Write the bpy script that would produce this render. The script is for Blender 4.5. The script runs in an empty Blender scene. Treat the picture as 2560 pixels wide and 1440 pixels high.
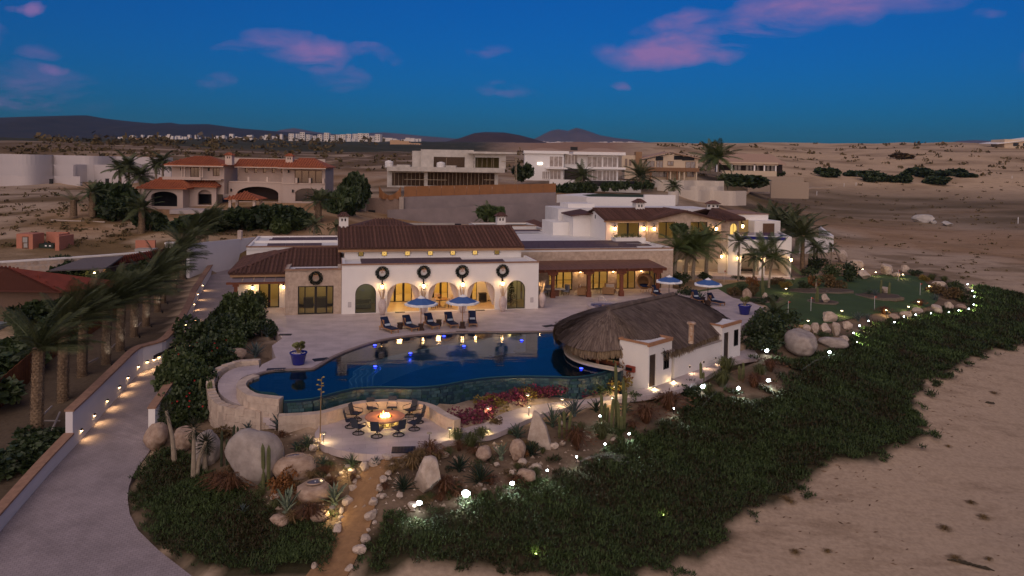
import bpy,bmesh,math,random
import numpy as np
from mathutils import Vector,Matrix,Euler
from mathutils.geometry import tessellate_polygon
random.seed(7)
SC=bpy.context.scene
COL=SC.collection
PI=math.pi
# ------------------------------------------------------------------ camera
F_PX,CY_PX,PITCH,ROLL,CAM_H=1890.0,465.0,0.0286,0.0161,14.0
cam_d=bpy.data.cameras.new('camera')
cam=bpy.data.objects.new('camera',cam_d)
COL.objects.link(cam)
cam_d.sensor_width=36.0
cam_d.lens=F_PX/2560*36
cam_d.shift_y=(CY_PX-720)/2560
cam_d.clip_start,cam_d.clip_end=0.5,40000
cam.matrix_world=Matrix.Translation((0,0,CAM_H)) @ Matrix.Rotation(PI/2-PITCH,4,'X') @ Matrix.Rotation(ROLL,4,'Z')
SC.camera=cam
SC.view_settings.view_transform='Standard'
SC.view_settings.look='None'
SC.view_settings.exposure=0.55
SC.view_settings.gamma=1.0
SC.cycles.use_denoising=True
SC.cycles.max_bounces=6
SC.cycles.transparent_max_bounces=10
SC.cycles.sample_clamp_indirect=2.0
SC.cycles.caustics_reflective=False
SC.cycles.caustics_refractive=False
# ------------------------------------------------------------------ sun (afterglow, low behind the camera on its left)
SUN_AZ=math.radians(192)      # compass-like, from +Y clockwise
SUN_EL=math.radians(38)
sun_d=bpy.data.lights.new('afterglow_sun','SUN')
sun_d.energy=1.45
sun_d.angle=math.radians(100)
sun_d.color=(1.0,0.76,0.65)
sun=bpy.data.objects.new('afterglow_sun',sun_d)
COL.objects.link(sun)
sdir=Vector((math.sin(SUN_AZ)*math.cos(SUN_EL),math.cos(SUN_AZ)*math.cos(SUN_EL),math.sin(SUN_EL)))
sun.rotation_euler=sdir.to_track_quat('Z','Y').to_euler()
sun.location=sdir*60
# ------------------------------------------------------------------ world
W=bpy.data.worlds.new('World');SC.world=W;W.use_nodes=True
wn=W.node_tree;wn.nodes.clear()
def wnode(t,**k):
    n=wn.nodes.new(t)
    for a,b in k.items():setattr(n,a,b)
    return n
def wl(a,b):wn.links.new(a,b)
def wm(op,a,b=None,c=None,clamp=False):
    n=wnode('ShaderNodeMath',operation=op);n.use_clamp=clamp
    for i,v in enumerate((a,b,c)):
        if v is None:continue
        if isinstance(v,(int,float)):n.inputs[i].default_value=v
        else:wl(v,n.inputs[i])
    return n.outputs[0]
sky=wnode('ShaderNodeTexSky',sky_type='NISHITA')
sky.sun_disc=False
sky.sun_elevation=math.radians(5.0)
sky.sun_rotation=SUN_AZ
sky.altitude=0;sky.air_density=1.0;sky.dust_density=0.6;sky.ozone_density=4.0
tc=wnode('ShaderNodeTexCoord')
sep=wnode('ShaderNodeSeparateXYZ');wl(tc.outputs['Generated'],sep.inputs[0])
az0=wm('ARCTAN2',sep.outputs[0],sep.outputs[1])
el0=wm('ARCSINE',sep.outputs[2])
wob=wnode('ShaderNodeTexNoise');wob.inputs['Scale'].default_value=9.0;wob.inputs['Detail'].default_value=5;wl(tc.outputs['Generated'],wob.inputs['Vector'])
ws=wnode('ShaderNodeSeparateColor');wl(wob.outputs['Color'],ws.inputs[0])
az=wm('ADD',az0,wm('MULTIPLY_ADD',ws.outputs[0],.16,-.08))
el=wm('ADD',el0,wm('MULTIPLY_ADD',ws.outputs[1],.07,-.035))
# dusk grade of the whole sky dome
grade=wnode('ShaderNodeMix',data_type='RGBA',blend_type='MULTIPLY');grade.inputs[0].default_value=1.0
wl(sky.outputs[0],grade.inputs[6])
# away from the set sun the dome is deep blue, towards it (behind the camera) it keeps its warm afterglow
sund=wm('ADD',wm('MULTIPLY',sep.outputs[0],math.sin(SUN_AZ)),wm('MULTIPLY',sep.outputs[1],math.cos(SUN_AZ)))
mrs=wnode('ShaderNodeMapRange',interpolation_type='SMOOTHSTEP');wl(sund,mrs.inputs[0]);mrs.inputs[1].default_value=-.45;mrs.inputs[2].default_value=.9
tint=wnode('ShaderNodeMix',data_type='RGBA');wl(mrs.outputs[0],tint.inputs[0]);tint.inputs[6].default_value=(0.015,0.42,0.92,1);tint.inputs[7].default_value=(0.80,0.62,0.70,1)
wl(tint.outputs[2],grade.inputs[7])
# clouds: soft lens shapes broken by stretched noise, all in direction space
comb=wnode('ShaderNodeCombineXYZ');wl(wm('MULTIPLY',az0,1.0),comb.inputs[0]);wl(wm('MULTIPLY',el0,3.0),comb.inputs[1])
nz=wnode('ShaderNodeTexNoise');nz.inputs['Scale'].default_value=7.5;nz.inputs['Detail'].default_value=9;nz.inputs['Roughness'].default_value=0.60;nz.inputs['Distortion'].default_value=0.35
wl(comb.outputs[0],nz.inputs['Vector'])
nf=nz.outputs['Fac']
def px_dir(u,v):
    a,b=(u-1280)/F_PX,(v-CY_PX)/F_PX
    a,b=a*math.cos(ROLL)+b*math.sin(ROLL),-a*math.sin(ROLL)+b*math.cos(ROLL)
    return Vector((a,math.cos(PITCH)-b*math.sin(PITCH),-math.sin(PITCH)-b*math.cos(PITCH))).normalized()
def px_azel(u,v):
    d=px_dir(u,v);return math.atan2(d.x,d.y),math.asin(d.z)
CLOUDS=[  # ends of the streak in the picture, half thickness, noise cut, strength
    ((1560,130),(1880,95),.026,.36,1.0),((1700,100),(2180,-10),.034,.36,.95),((1640,60),(1800,40),.018,.40,.8),
    ((620,122),(860,150),.022,.38,.95),((520,130),(760,135),.010,.40,.7),((760,195),(930,205),.016,.42,.6),((860,140),(1010,150),.010,.44,.6),
    ((40,10),(120,8),.010,.36,.8),((-60,215),(240,235),.030,.44,.40),((-60,240),(180,272),.010,.40,.85),((1190,140),(1270,145),.010,.44,.5),
    ((1545,208),(1600,212),.007,.40,.6),((100,180),(170,180),.008,.42,.6),((470,212),(560,222),.012,.44,.5),((2100,-60),(2500,-120),.05,.40,.8),((2440,22),(2560,26),.006,.42,.5),
    ((1160,228),(1320,234),.009,.42,.45),((60,140),(160,132),.010,.42,.45),((-300,60),(-60,90),.03,.4,.7),((2700,120),(3100,60),.04,.4,.7)]
acc=None
for (p,q,th,cut,st) in CLOUDS:
    a0,e0=px_azel(*p);a1,e1_=px_azel(*q)
    ca,ce=(a0+a1)/2,(e0+e1_)/2
    ln=math.hypot(a1-a0,e1_-e0)/2+th;an=math.atan2(e1_-e0,a1-a0)
    dx=wm('SUBTRACT',az,ca);dy=wm('SUBTRACT',el,ce)
    xr=wm('ADD',wm('MULTIPLY',dx,math.cos(an)/ln),wm('MULTIPLY',dy,math.sin(an)/ln))
    yr=wm('ADD',wm('MULTIPLY',dx,-math.sin(an)/th),wm('MULTIPLY',dy,math.cos(an)/th))
    r2=wm('ADD',wm('MULTIPLY',xr,xr),wm('MULTIPLY',yr,yr))
    body=wm('MAXIMUM',wm('SUBTRACT',1.0,r2),0.0)
    m=wm('MULTIPLY',wm('MULTIPLY',body,1.0),wm('MULTIPLY_ADD',nf,4.5,-4.5*cut),clamp=True)
    m=wm('MULTIPLY',m,st,clamp=True)
    acc=m if acc is None else wm('MAXIMUM',acc,m)
cl=wnode('ShaderNodeMix',data_type='RGBA');wl(acc,cl.inputs[0]);wl(grade.outputs[2],cl.inputs[6])
cloud_col=wnode('ShaderNodeRGB');cloud_col.outputs[0].default_value=(1.9,1.15,2.9,1)
wl(cloud_col.outputs[0],cl.inputs[7])
bg=wnode('ShaderNodeBackground');bg.inputs[1].default_value=0.09
wl(cl.outputs[2],bg.inputs[0])
wo=wnode('ShaderNodeOutputWorld');wl(bg.outputs[0],wo.inputs[0])
# ------------------------------------------------------------------ helpers
def vray(u,v):return px_dir(u,v)
def G(u,v,z=0.0):
    d=px_dir(u,v);t=(z-CAM_H)/d.z
    return Vector((d.x*t,d.y*t,z))
def AY(u,v,Y):
    d=px_dir(u,v);t=Y/d.y
    return Vector((d.x*t,Y,CAM_H+d.z*t))
def hash2(ix,iy,s):
    h=(ix.astype(np.int64)*374761393+iy.astype(np.int64)*668265263+s*1274126177) & 0x7fffffff
    h=((h ^ (h >> 13))*1274126177) & 0x7fffffff
    return ((h ^ (h >> 16)) & 0xffff)/65535.0
def vnoise(x,y,s=0):
    x=np.asarray(x,float);y=np.asarray(y,float)
    ix,iy=np.floor(x),np.floor(y);fx,fy=x-ix,y-iy
    fx,fy=fx*fx*(3-2*fx),fy*fy*(3-2*fy)
    a,b,c_,d=hash2(ix,iy,s),hash2(ix+1,iy,s),hash2(ix,iy+1,s),hash2(ix+1,iy+1,s)
    return (a*(1-fx)+b*fx)*(1-fy)+(c_*(1-fx)+d*fx)*fy
def fbm(x,y,o=4,s=0):
    t=0;a=.5
    for i in range(o):
        t=t+a*vnoise(x*2**i,y*2**i,s+i);a *= .5
    return t
def inpoly(x,y,poly):
    x=np.asarray(x,float);y=np.asarray(y,float);r=np.zeros(x.shape,bool)
    n=len(poly);j=n-1
    for i in range(n):
        xi,yi=poly[i][0],poly[i][1];xj,yj=poly[j][0],poly[j][1]
        if yi != yj:
            r ^= ((yi>y) != (yj>y)) & (x<(xj-xi)*(y-yi)/(yj-yi)+xi)
        j=i
    return r
def polydist(x,y,poly,closed=True):
    x=np.asarray(x,float);y=np.asarray(y,float);best=np.full(x.shape,1e9)
    n=len(poly)
    for i in range(n if closed else n-1):
        ax,ay=poly[i][0],poly[i][1];bx,by=poly[(i+1) % n][0],poly[(i+1) % n][1]
        dx,dy=bx-ax,by-ay;L2=dx*dx+dy*dy+1e-9
        t=np.clip(((x-ax)*dx+(y-ay)*dy)/L2,0,1)
        best=np.minimum(best,np.hypot(x-ax-t*dx,y-ay-t*dy))
    return best
def smooth(pts,n=4,closed=False):
    """Catmull-Rom through the points"""
    P=[Vector(p) for p in pts];out=[];m=len(P)
    rng=range(m if closed else m-1)
    for i in rng:
        p0=P[(i-1) % m] if closed or i>0 else P[i]
        p1=P[i];p2=P[(i+1) % m]
        p3=P[(i+2) % m] if closed or i+2<m else P[i+1]
        for k in range(n):
            t=k/n
            out.append(.5*((2*p1)+(-p0+p2)*t+(2*p0-5*p1+4*p2-p3)*t*t+(-p0+3*p1-3*p2+p3)*t**3))
    if not closed:out.append(P[-1].copy())
    return out
class MB:
    def __init__(s):s.v=[];s.f=[]
    def add(s,vs,fs):
        o=len(s.v);s.v+=[tuple(p) for p in vs];s.f+=[tuple(i+o for i in f) for f in fs];return s
    def box(s,x0,y0,z0,x1,y1,z1):
        return s.add([(x0,y0,z0),(x1,y0,z0),(x1,y1,z0),(x0,y1,z0),(x0,y0,z1),(x1,y0,z1),(x1,y1,z1),(x0,y1,z1)],
                     [(0,3,2,1),(4,5,6,7),(0,1,5,4),(1,2,6,5),(2,3,7,6),(3,0,4,7)])
    def obox(s,c,d,w,h,L):
        """bar of length L along unit dir d (horizontal), centre c, width w, height h"""
        d=Vector(d).normalized();n=Vector((-d.y,d.x,0));c=Vector(c);vs=[]
        for z in (-h/2,h/2):
            for (a,b) in ((-1,-1),(1,-1),(1,1),(-1,1)):
                vs.append(c+d*a*L/2+n*b*w/2+Vector((0,0,z)))
        return s.add(vs,[(0,3,2,1),(4,5,6,7),(0,1,5,4),(1,2,6,5),(2,3,7,6),(3,0,4,7)])
    def tube(s,pts,rad,n=6,cap=True):
        P=[Vector(p) for p in pts]
        if not hasattr(rad,'__len__'):rad=[rad]*len(P)
        vs=[];fs=[]
        for i,p in enumerate(P):
            t=(P[min(i+1,len(P)-1)]-P[max(i-1,0)])
            t=t.normalized() if t.length>1e-9 else Vector((0,0,1))
            a=t.cross(Vector((0,0,1)) if abs(t.z)<.9 else Vector((1,0,0))).normalized();b=t.cross(a)
            for k in range(n):
                g=2*PI*k/n;vs.append(p+(a*math.cos(g)+b*math.sin(g))*rad[i])
        for i in range(len(P)-1):
            for k in range(n):
                k2=(k+1) % n;fs.append((i*n+k,i*n+k2,(i+1)*n+k2,(i+1)*n+k))
        if cap:fs.append(tuple(range(n-1,-1,-1)));fs.append(tuple(range((len(P)-1)*n,len(P)*n)))
        return s.add(vs,fs)
    def lathe(s,prof,n=16,c=(0,0,0)):
        vs=[];fs=[]
        for (r,z) in prof:
            for k in range(n):
                g=2*PI*k/n;vs.append((c[0]+r*math.cos(g),c[1]+r*math.sin(g),c[2]+z))
        for i in range(len(prof)-1):
            for k in range(n):
                k2=(k+1) % n;fs.append((i*n+k,i*n+k2,(i+1)*n+k2,(i+1)*n+k))
        ring=prof[0]==prof[-1]
        if prof[0][0]>1e-6 and not ring:fs.append(tuple(range(n-1,-1,-1)))
        if prof[-1][0]>1e-6 and not ring:fs.append(tuple(range((len(prof)-1)*n,len(prof)*n)))
        return s.add(vs,fs)
    def prism(s,poly,z0,z1,holes=()):
        loops=[[(p[0],p[1]) for p in poly]]+[[(p[0],p[1]) for p in h] for h in holes]
        flat=[p for l in loops for p in l];N=len(flat)
        tris=tessellate_polygon([[Vector((p[0],p[1],0)) for p in l] for l in loops])
        vs=[(p[0],p[1],z1) for p in flat]+[(p[0],p[1],z0) for p in flat];fs=[]
        for t in tris:
            a,b,c=[Vector((*flat[i],0)) for i in t]
            up=(b-a).cross(c-a).z>0
            t=tuple(t) if up else (t[0],t[2],t[1])
            fs.append(t);fs.append((t[0]+N,t[2]+N,t[1]+N))
        o=0
        for l in loops:
            n=len(l)
            for i in range(n):
                j=(i+1) % n;fs.append((o+i,o+j,o+j+N,o+i+N))
            o+=n
        return s.add(vs,fs)
    def wall(s,outer,holes,b0,b1):
        """upright wall in the a-z plane between depths b0 (front) and b1 (back), with holes"""
        loops=[list(outer)]+[list(h) for h in holes]
        flat=[p for l in loops for p in l];N=len(flat)
        tris=tessellate_polygon([[Vector((p[0],p[1],0)) for p in l] for l in loops])
        vs=[(p[0],b0,p[1]) for p in flat]+[(p[0],b1,p[1]) for p in flat];fs=[]
        for t in tris:fs.append(tuple(t));fs.append((t[0]+N,t[2]+N,t[1]+N))
        o=0
        for l in loops:
            n=len(l)
            for i in range(n):j=(i+1) % n;fs.append((o+i,o+j,o+j+N,o+i+N))
            o+=n
        return s.add(vs,fs)
    def strip(s,left,right,z_thick=0.0):
        """road-like ribbon between two polylines of equal length"""
        n=len(left);vs=[tuple(p) for p in left]+[tuple(p) for p in right]
        fs=[(i,n+i,n+i+1,i+1) for i in range(n-1)]
        if z_thick:
            m=len(vs);vs+=[(p[0],p[1],p[2]-z_thick) for p in vs[:m]]
            for i in range(n-1):
                fs+=[(i,i+1,m+i+1,m+i),(n+i+1,n+i,m+n+i,m+n+i+1),(m+i,m+i+1,m+n+i+1,m+n+i)]
            fs+=[(0,m,m+n,n),(n-1,2*n-1,m+2*n-1,m+n-1)]
        return s.add(vs,fs)
    def ribbon_wall(s,path,th,z0,z1):
        """wall of thickness th along a path; z0, z1 numbers or lists"""
        P=[Vector((p[0],p[1],0)) for p in path];n=len(P)
        zz0=z0 if hasattr(z0,'__len__') else [z0]*n;zz1=z1 if hasattr(z1,'__len__') else [z1]*n
        vs=[]
        for i,p in enumerate(P):
            t=(P[min(i+1,n-1)]-P[max(i-1,0)]).normalized();nn=Vector((-t.y,t.x,0))*th/2
            for q,z in ((p+nn,zz0[i]),(p-nn,zz0[i]),(p-nn,zz1[i]),(p+nn,zz1[i])):vs.append((q.x,q.y,z))
        fs=[]
        for i in range(n-1):
            a,b=i*4,i*4+4
            for k in range(4):k2=(k+1) % 4;fs.append((a+k,a+k2,b+k2,b+k))
        fs+=[(3,2,1,0),tuple((n-1)*4+k for k in range(4))]
        return s.add(vs,fs)
    def mesh(s,name,smooth_=False):
        me=bpy.data.meshes.new(name);me.from_pydata(s.v,[],s.f);me.validate()
        bm=bmesh.new();bm.from_mesh(me);bmesh.ops.recalc_face_normals(bm,faces=bm.faces);bm.to_mesh(me);bm.free()
        if smooth_:
            for p in me.polygons:p.use_smooth=True
        return me
    def build(s,name,m,parent=None,smooth_=False,**k):
        return mobj(name,s.mesh(name,smooth_),m,parent,**k)
def mobj(name,me,m=None,parent=None,loc=None,rot=None,scale=None,**k):
    o=bpy.data.objects.new(name,me)
    if m is not None and not me.materials:me.materials.append(m)
    COL.objects.link(o)
    if parent is not None:o.parent=parent
    if loc is not None:o.location=loc
    if rot is not None:o.rotation_euler=rot
    if scale is not None:o.scale=scale if hasattr(scale,'__len__') else (scale,)*3
    tag(o,**k);return o
def tag(o,label=None,cat=None,group=None,kind=None):
    if label:o['label']=label
    if cat:o['category']=cat
    if group:o['group']=group
    if kind:o['kind']=kind
    return o
def thing(name,label,cat,loc=(0,0,0),rz=0.0,group=None):
    o=bpy.data.objects.new(name,None);COL.objects.link(o);o.empty_display_size=.2
    o.location=loc;o.rotation_euler=(0,0,rz)
    return tag(o,label,cat,group)
def copy_tree(o,parent=None):
    c=o.copy();COL.objects.link(c);c.parent=parent
    for ch in o.children:copy_tree(ch,c)
    return c
ORD=['first','second','third','fourth','fifth','sixth','seventh','eighth','ninth','tenth','eleventh','twelfth','thirteenth','fourteenth','fifteenth','sixteenth','seventeenth','eighteenth','nineteenth','twentieth']
# ------------------------------------------------------------------ materials
MATS={}
def mat(name,col,rough=.8,var=.12,scale=3.0,bump=0.0,bscale=None,col2=None,spec=.3,metal=0.0,objrand=0.0,emit=None,es=0.0,detail=5,coords='Object'):
    if name in MATS:return MATS[name]
    m=bpy.data.materials.new(name);m.use_nodes=True;nt=m.node_tree;b=nt.nodes['Principled BSDF']
    b.inputs['Roughness'].default_value=rough;b.inputs['Metallic'].default_value=metal
    b.inputs['Specular IOR Level'].default_value=spec
    c2=col2 or tuple(x*(1-var) for x in col)
    tcn=nt.nodes.new('ShaderNodeTexCoord');src=tcn.outputs[coords]
    if coords=='World':
        pass
    n=nt.nodes.new('ShaderNodeTexNoise');n.inputs['Scale'].default_value=scale;n.inputs['Detail'].default_value=detail;n.inputs['Roughness'].default_value=.62
    nt.links.new(src,n.inputs['Vector'])
    r=nt.nodes.new('ShaderNodeValToRGB');r.color_ramp.elements[0].position=.32;r.color_ramp.elements[1].position=.68
    r.color_ramp.elements[0].color=(*c2,1);r.color_ramp.elements[1].color=(*col,1)
    nt.links.new(n.outputs['Fac'],r.inputs[0]);outc=r.outputs[0]
    if objrand:
        oi=nt.nodes.new('ShaderNodeObjectInfo');mr=nt.nodes.new('ShaderNodeMapRange')
        mr.inputs[3].default_value=1-objrand;mr.inputs[4].default_value=1+objrand
        nt.links.new(oi.outputs['Random'],mr.inputs[0])
        mx=nt.nodes.new('ShaderNodeMix');mx.data_type='RGBA';mx.blend_type='MULTIPLY';mx.inputs[0].default_value=1
        nt.links.new(outc,mx.inputs[6]);nt.links.new(mr.outputs[0],mx.inputs[7]);outc=mx.outputs[2]
    nt.links.new(outc,b.inputs['Base Color'])
    if bump:
        n2=nt.nodes.new('ShaderNodeTexNoise');n2.inputs['Scale'].default_value=bscale or scale*4;n2.inputs['Detail'].default_value=4
        nt.links.new(src,n2.inputs['Vector'])
        bp=nt.nodes.new('ShaderNodeBump');bp.inputs['Strength'].default_value=bump;bp.inputs['Distance'].default_value=.03
        nt.links.new(n2.outputs['Fac'],bp.inputs['Height']);nt.links.new(bp.outputs[0],b.inputs['Normal'])
    if emit:
        b.inputs['Emission Color'].default_value=(*emit,1);b.inputs['Emission Strength'].default_value=es
    MATS[name]=m;return m
def glass_mat(name,tint=(.75,.8,.78),rough=.03,clear=.82):
    if name in MATS:return MATS[name]
    m=bpy.data.materials.new(name);m.use_nodes=True;nt=m.node_tree;nt.nodes.clear()
    t=nt.nodes.new('ShaderNodeBsdfTransparent');t.inputs[0].default_value=(*tint,1)
    g=nt.nodes.new('ShaderNodeBsdfGlossy');g.inputs['Roughness'].default_value=rough;g.inputs[0].default_value=(.9,.9,.9,1)
    fr=nt.nodes.new('ShaderNodeFresnel');fr.inputs[0].default_value=1.5
    mx=nt.nodes.new('ShaderNodeMixShader');nt.links.new(fr.outputs[0],mx.inputs[0]);nt.links.new(t.outputs[0],mx.inputs[1]);nt.links.new(g.outputs[0],mx.inputs[2])
    o=nt.nodes.new('ShaderNodeOutputMaterial');nt.links.new(mx.outputs[0],o.inputs[0])
    MATS[name]=m;return m
def emit_mat(name,col,s):
    if name in MATS:return MATS[name]
    m=bpy.data.materials.new(name);m.use_nodes=True;nt=m.node_tree;nt.nodes.clear()
    e=nt.nodes.new('ShaderNodeEmission');e.inputs[0].default_value=(*col,1);e.inputs[1].default_value=s
    o=nt.nodes.new('ShaderNodeOutputMaterial');nt.links.new(e.outputs[0],o.inputs[0])
    MATS[name]=m;return m
def leaf_mat(name,col,col2,rough=.55,scale=2.5,objrand=.15,trans=.0):
    m=mat(name,col,rough,scale=scale,col2=col2,spec=.35,objrand=objrand)
    return m
STUCCO=mat('white_stucco',(.80,.77,.73),.85,var=.06,scale=.9,bump=.15,bscale=18)
STUCCO_IN=mat('cream_plaster',(.78,.70,.55),.85,var=.05,scale=1)
ROOFDECK=mat('white_roof_membrane',(.74,.72,.70),.8,var=.12,scale=.7)
CAP=mat('cantera_cap',(.34,.20,.13),.8,var=.3,scale=3,bump=.2)
COQ=mat('coquina_stone',(.56,.44,.34),.9,col2=(.38,.29,.22),scale=2.2,bump=.8,bscale=5)
TILE=mat('clay_roof_tile',(.135,.066,.050),.85,col2=(.075,.040,.034),scale=1.3,objrand=.22,bump=.2)
TILE2=mat('orange_roof_tile',(.40,.125,.055),.85,col2=(.28,.09,.045),scale=1.0,objrand=.15)
WOODBEAM=mat('stained_timber',(.22,.072,.035),.6,var=.35,scale=2.5,bump=.2)
TEAK=mat('teak',(.42,.22,.10),.6,var=.3,scale=5)
FRAME=mat('dark_bronze_frame',(.022,.018,.015),.45,var=.2)
BLACKIRON=mat('black_iron',(.012,.012,.013),.5,var=.2)
GLASS=glass_mat('window_glass')
PAVER=mat('travertine',(.52,.43,.40),.62,var=.13,scale=.55,bump=.08,bscale=8,spec=.4)
CURTAIN=mat('pale_curtain',(.74,.62,.54),.9,var=.12,scale=6)
NAVY=mat('navy_cushion',(.012,.022,.065),.8,var=.25,scale=4)
WHITECLOTH=mat('white_cloth',(.80,.80,.80),.9,var=.05)
BLUECLOTH=mat('blue_canvas',(.055,.125,.33),.85,var=.12,scale=3)
COBALT=mat('cobalt_glaze',(.010,.018,.24),.18,var=.25,scale=2,spec=.6)
SOLAR=mat('solar_panel',(.12,.085,.095),.6,var=.25,scale=2,spec=.08)
BRONZE=mat('bronze_lantern',(.03,.022,.016),.5)
LAMPGLOW=emit_mat('lantern_glow',(1.0,.62,.25),22.0)
WHITEGLOW=emit_mat('spot_glow',(.80,.95,1.0),30.0)
WARMGLOW=emit_mat('path_glow',(1.0,.78,.42),26.0)
def point(name,loc,power,col,r=.05,parent=None):
    d=bpy.data.lights.new(name,'POINT');d.energy=power;d.color=col;d.shadow_soft_size=r
    o=bpy.data.objects.new(name,d);COL.objects.link(o);o.location=loc
    if parent:o.parent=parent
    return o
def spot(name,loc,aim,power,col,ang=70,blend=.7,r=.04,parent=None):
    d=bpy.data.lights.new(name,'SPOT');d.energy=power;d.color=col;d.shadow_soft_size=r;d.spot_size=math.radians(ang);d.spot_blend=blend
    o=bpy.data.objects.new(name,d);COL.objects.link(o);o.location=loc
    o.rotation_euler=(Vector(aim)-Vector(loc)).to_track_quat('-Z','Y').to_euler()
    if parent:o.parent=parent
    return o
WARM=(1.0,.66,.30)
# ------------------------------------------------------------------ main house frame
YAW=.2316
HO=Vector((-15.46,69.02,0));HE1=Vector((math.cos(YAW),math.sin(YAW),0));HE2=Vector((-math.sin(YAW),math.cos(YAW),0))
def HL(a,b,z=0.0):return HO+HE1*a+HE2*b+Vector((0,0,z))
# ------------------------------------------------------------------ terrain
CP=[(0,1440,-4.9),(480,1440,-4.5),(900,1440,-4.3),(1300,1440,-4.4),(1700,1440,-4.8),(2560,1440,-5.2),
      (400,1250,-3.7),(640,1250,-3.3),(850,1250,-3.15),(1100,1260,-3.1),(1300,1215,-2.9),(1500,1130,-2.7),(1700,1030,-2.3),(1900,980,-2.1),
      (800,1118,-1.46),(980,1142,-1.48),(1150,1102,-1.46),(1350,1047,-1.44),(1550,1003,-1.4),(1800,925,-1.3),(1890,893,-1.25),
      (450,1100,-2.6),(560,1060,-2.1),(490,980,-1.3),(500,900,-.9),(600,850,-.45),(620,800,-.2),(660,1100,-1.95),
      (2000,900,-1.7),(2200,850,-1.9),(2400,800,-1.9),(2560,760,-1.9),(2200,1000,-2.9),(2400,920,-2.8),(2200,1150,-4),(2000,1200,-4.2),(2560,1000,-4.1),(2560,1200,-4.9),(1800,1100,-3.1),(1800,1300,-4.3),
      (1900,760,-.3),(2100,770,-.5),(2300,720,-.5),(2050,690,-.15),(2300,690,-.4),(1850,710,-.1),(1650,720,-.1),(1960,830,-.8),(2080,810,-.8),
      (2560,650,-.9),(2300,620,-.5),(2200,580,0),(2560,560,.6),(2100,540,1.2),(2560,500,3.2),(2200,500,2.8),(1950,500,3.2),(1850,520,2.6),
      (190,1100,-2.9),(0,1330,-4.4),(410,905,-1.35),(500,720,-.15),(560,690,-.1),(60,1100,-3.5),(0,1000,-3.0),(150,850,-1.6),(0,850,-2),(300,740,-.4),(0,720,-.5),(380,690,0),
      (0,640,1.6),(90,630,1.8),(250,627,1.8),(400,640,1.7)]
CW=[(AY(450,545,114),None),(AY(600,540,114),None),(AY(760,548,112),None),(AY(850,560,110),None),(AY(500,600,103),None),(AY(620,592,105),None),(AY(330,580,108),None),(AY(230,545,112),None),(AY(100,590,103),None),(AY(200,500,132),None),(AY(0,525,125),None),(AY(60,470,165),None),(AY(0,600,101),None),(HL(0,5),0),(HL(18,5),0),(HL(9,20),0),(HL(30,20),0),(HL(50,30),.6),(HL(-8,12),0),(HL(0,35),.8),(HL(20,40),1.2),(HL(40,40),1.4),
      (Vector((-60,130,0)),6),(Vector((-30,130,0)),6),(Vector((-20,126,0)),4.0),(Vector((5,128,0)),3.6),(Vector((20,132,0)),3.4),(Vector((-15,160,0)),8.2),(Vector((5,160,0)),8.2),
      (Vector((30,185,0)),9),(Vector((10,190,0)),9),(Vector((50,205,0)),9.6),(Vector((70,240,0)),10.6),(Vector((40,150,0)),4.2),
      (AY(0,468,188),None),(AY(300,464,188),None),(AY(0,380,235),None),(AY(300,386,235),None),(AY(700,400,260),None),(AY(900,420,230),None),
      (AY(0,352,420),None),(AY(500,366,420),None),(AY(900,380,420),None),(AY(0,350,1200),None),(AY(500,352,1200),None),(AY(900,362,1000),None),(AY(0,345,3000),None),(AY(700,350,3000),None),
      (AY(1200,372,600),None),(AY(1200,360,1200),None),(AY(1400,362,1400),None),(AY(1500,361,4000),None),(AY(1100,356,4000),None),(AY(1500,372,420),None),
      (AY(1700,372,450),None),(AY(1700,357,800),None),(AY(2000,362,800),None),(AY(2400,361,800),None),(AY(2000,395,480),None),(AY(2400,395,520),None),(AY(2200,440,360),None),(AY(2560,450,360),None),(AY(2700,420,480),None),(AY(2700,360,800),None),(AY(1950,440,330),None),
      (AY(1700,366,1500),None),(AY(2400,372,1500),None),(AY(2000,390,6000),None),(AY(2500,400,6000),None),(AY(300,340,6000),None),(AY(1300,358,6000),None)]
P3=[tuple(G(*c)) for c in CP]+[(p.x,p.y,p.z if z is None else z) for p,z in CW]
P3=np.array(P3)
def warp(x,y):
    y=np.maximum(y,30.0);return np.clip(x/y,-1.3,1.3)*2.4,np.log(y/30.0)*1.15
_wx,_wy=warp(P3[:,0],P3[:,1])
_D=np.hypot(_wx[:,None]-_wx[None],_wy[:,None]-_wy[None])
_A=np.block([[-_D+0.006*np.eye(len(P3)),np.ones((len(P3),1))],[np.ones((1,len(P3))),np.zeros((1,1))]])
def squash(z):return np.sign(z-0)*np.log1p(np.abs(z)/6.0)*6.0
def unsq(s):return np.sign(s)*(np.exp(np.abs(s)/6.0)-1)*6.0
_w=np.linalg.solve(_A,np.concatenate([squash(P3[:,2]),[0]]))
def base_z(x,y):
    x=np.atleast_1d(np.asarray(x,float));y=np.atleast_1d(np.asarray(y,float))
    wx,wy=warp(x,y);out=np.zeros(x.shape)
    sh=x.shape;wx=wx.ravel();wy=wy.ravel();r=np.empty(wx.shape)
    for i in range(0,len(wx),20000):
        d=np.sqrt((wx[i:i+20000,None]-_wx[None])**2+(wy[i:i+20000,None]-_wy[None])**2+1e-4)
        r[i:i+20000]=-d @ _w[:-1]+_w[-1]
    z=unsq(r).reshape(sh)
    far=np.clip((y-105)/60,0,1)
    dune=np.clip((y-300)/200,0,1)
    z=z+(fbm(x/3.1,y/3.1,3,3)-.45)*.22+far*(fbm(x/17,y/17,4,9)-.45)*1.6+dune*(fbm(x/60,y/60,4,21)-.45)*9
    return z
FLATS=[]     # (polygon, z) platforms that press the soil down beneath them
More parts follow.
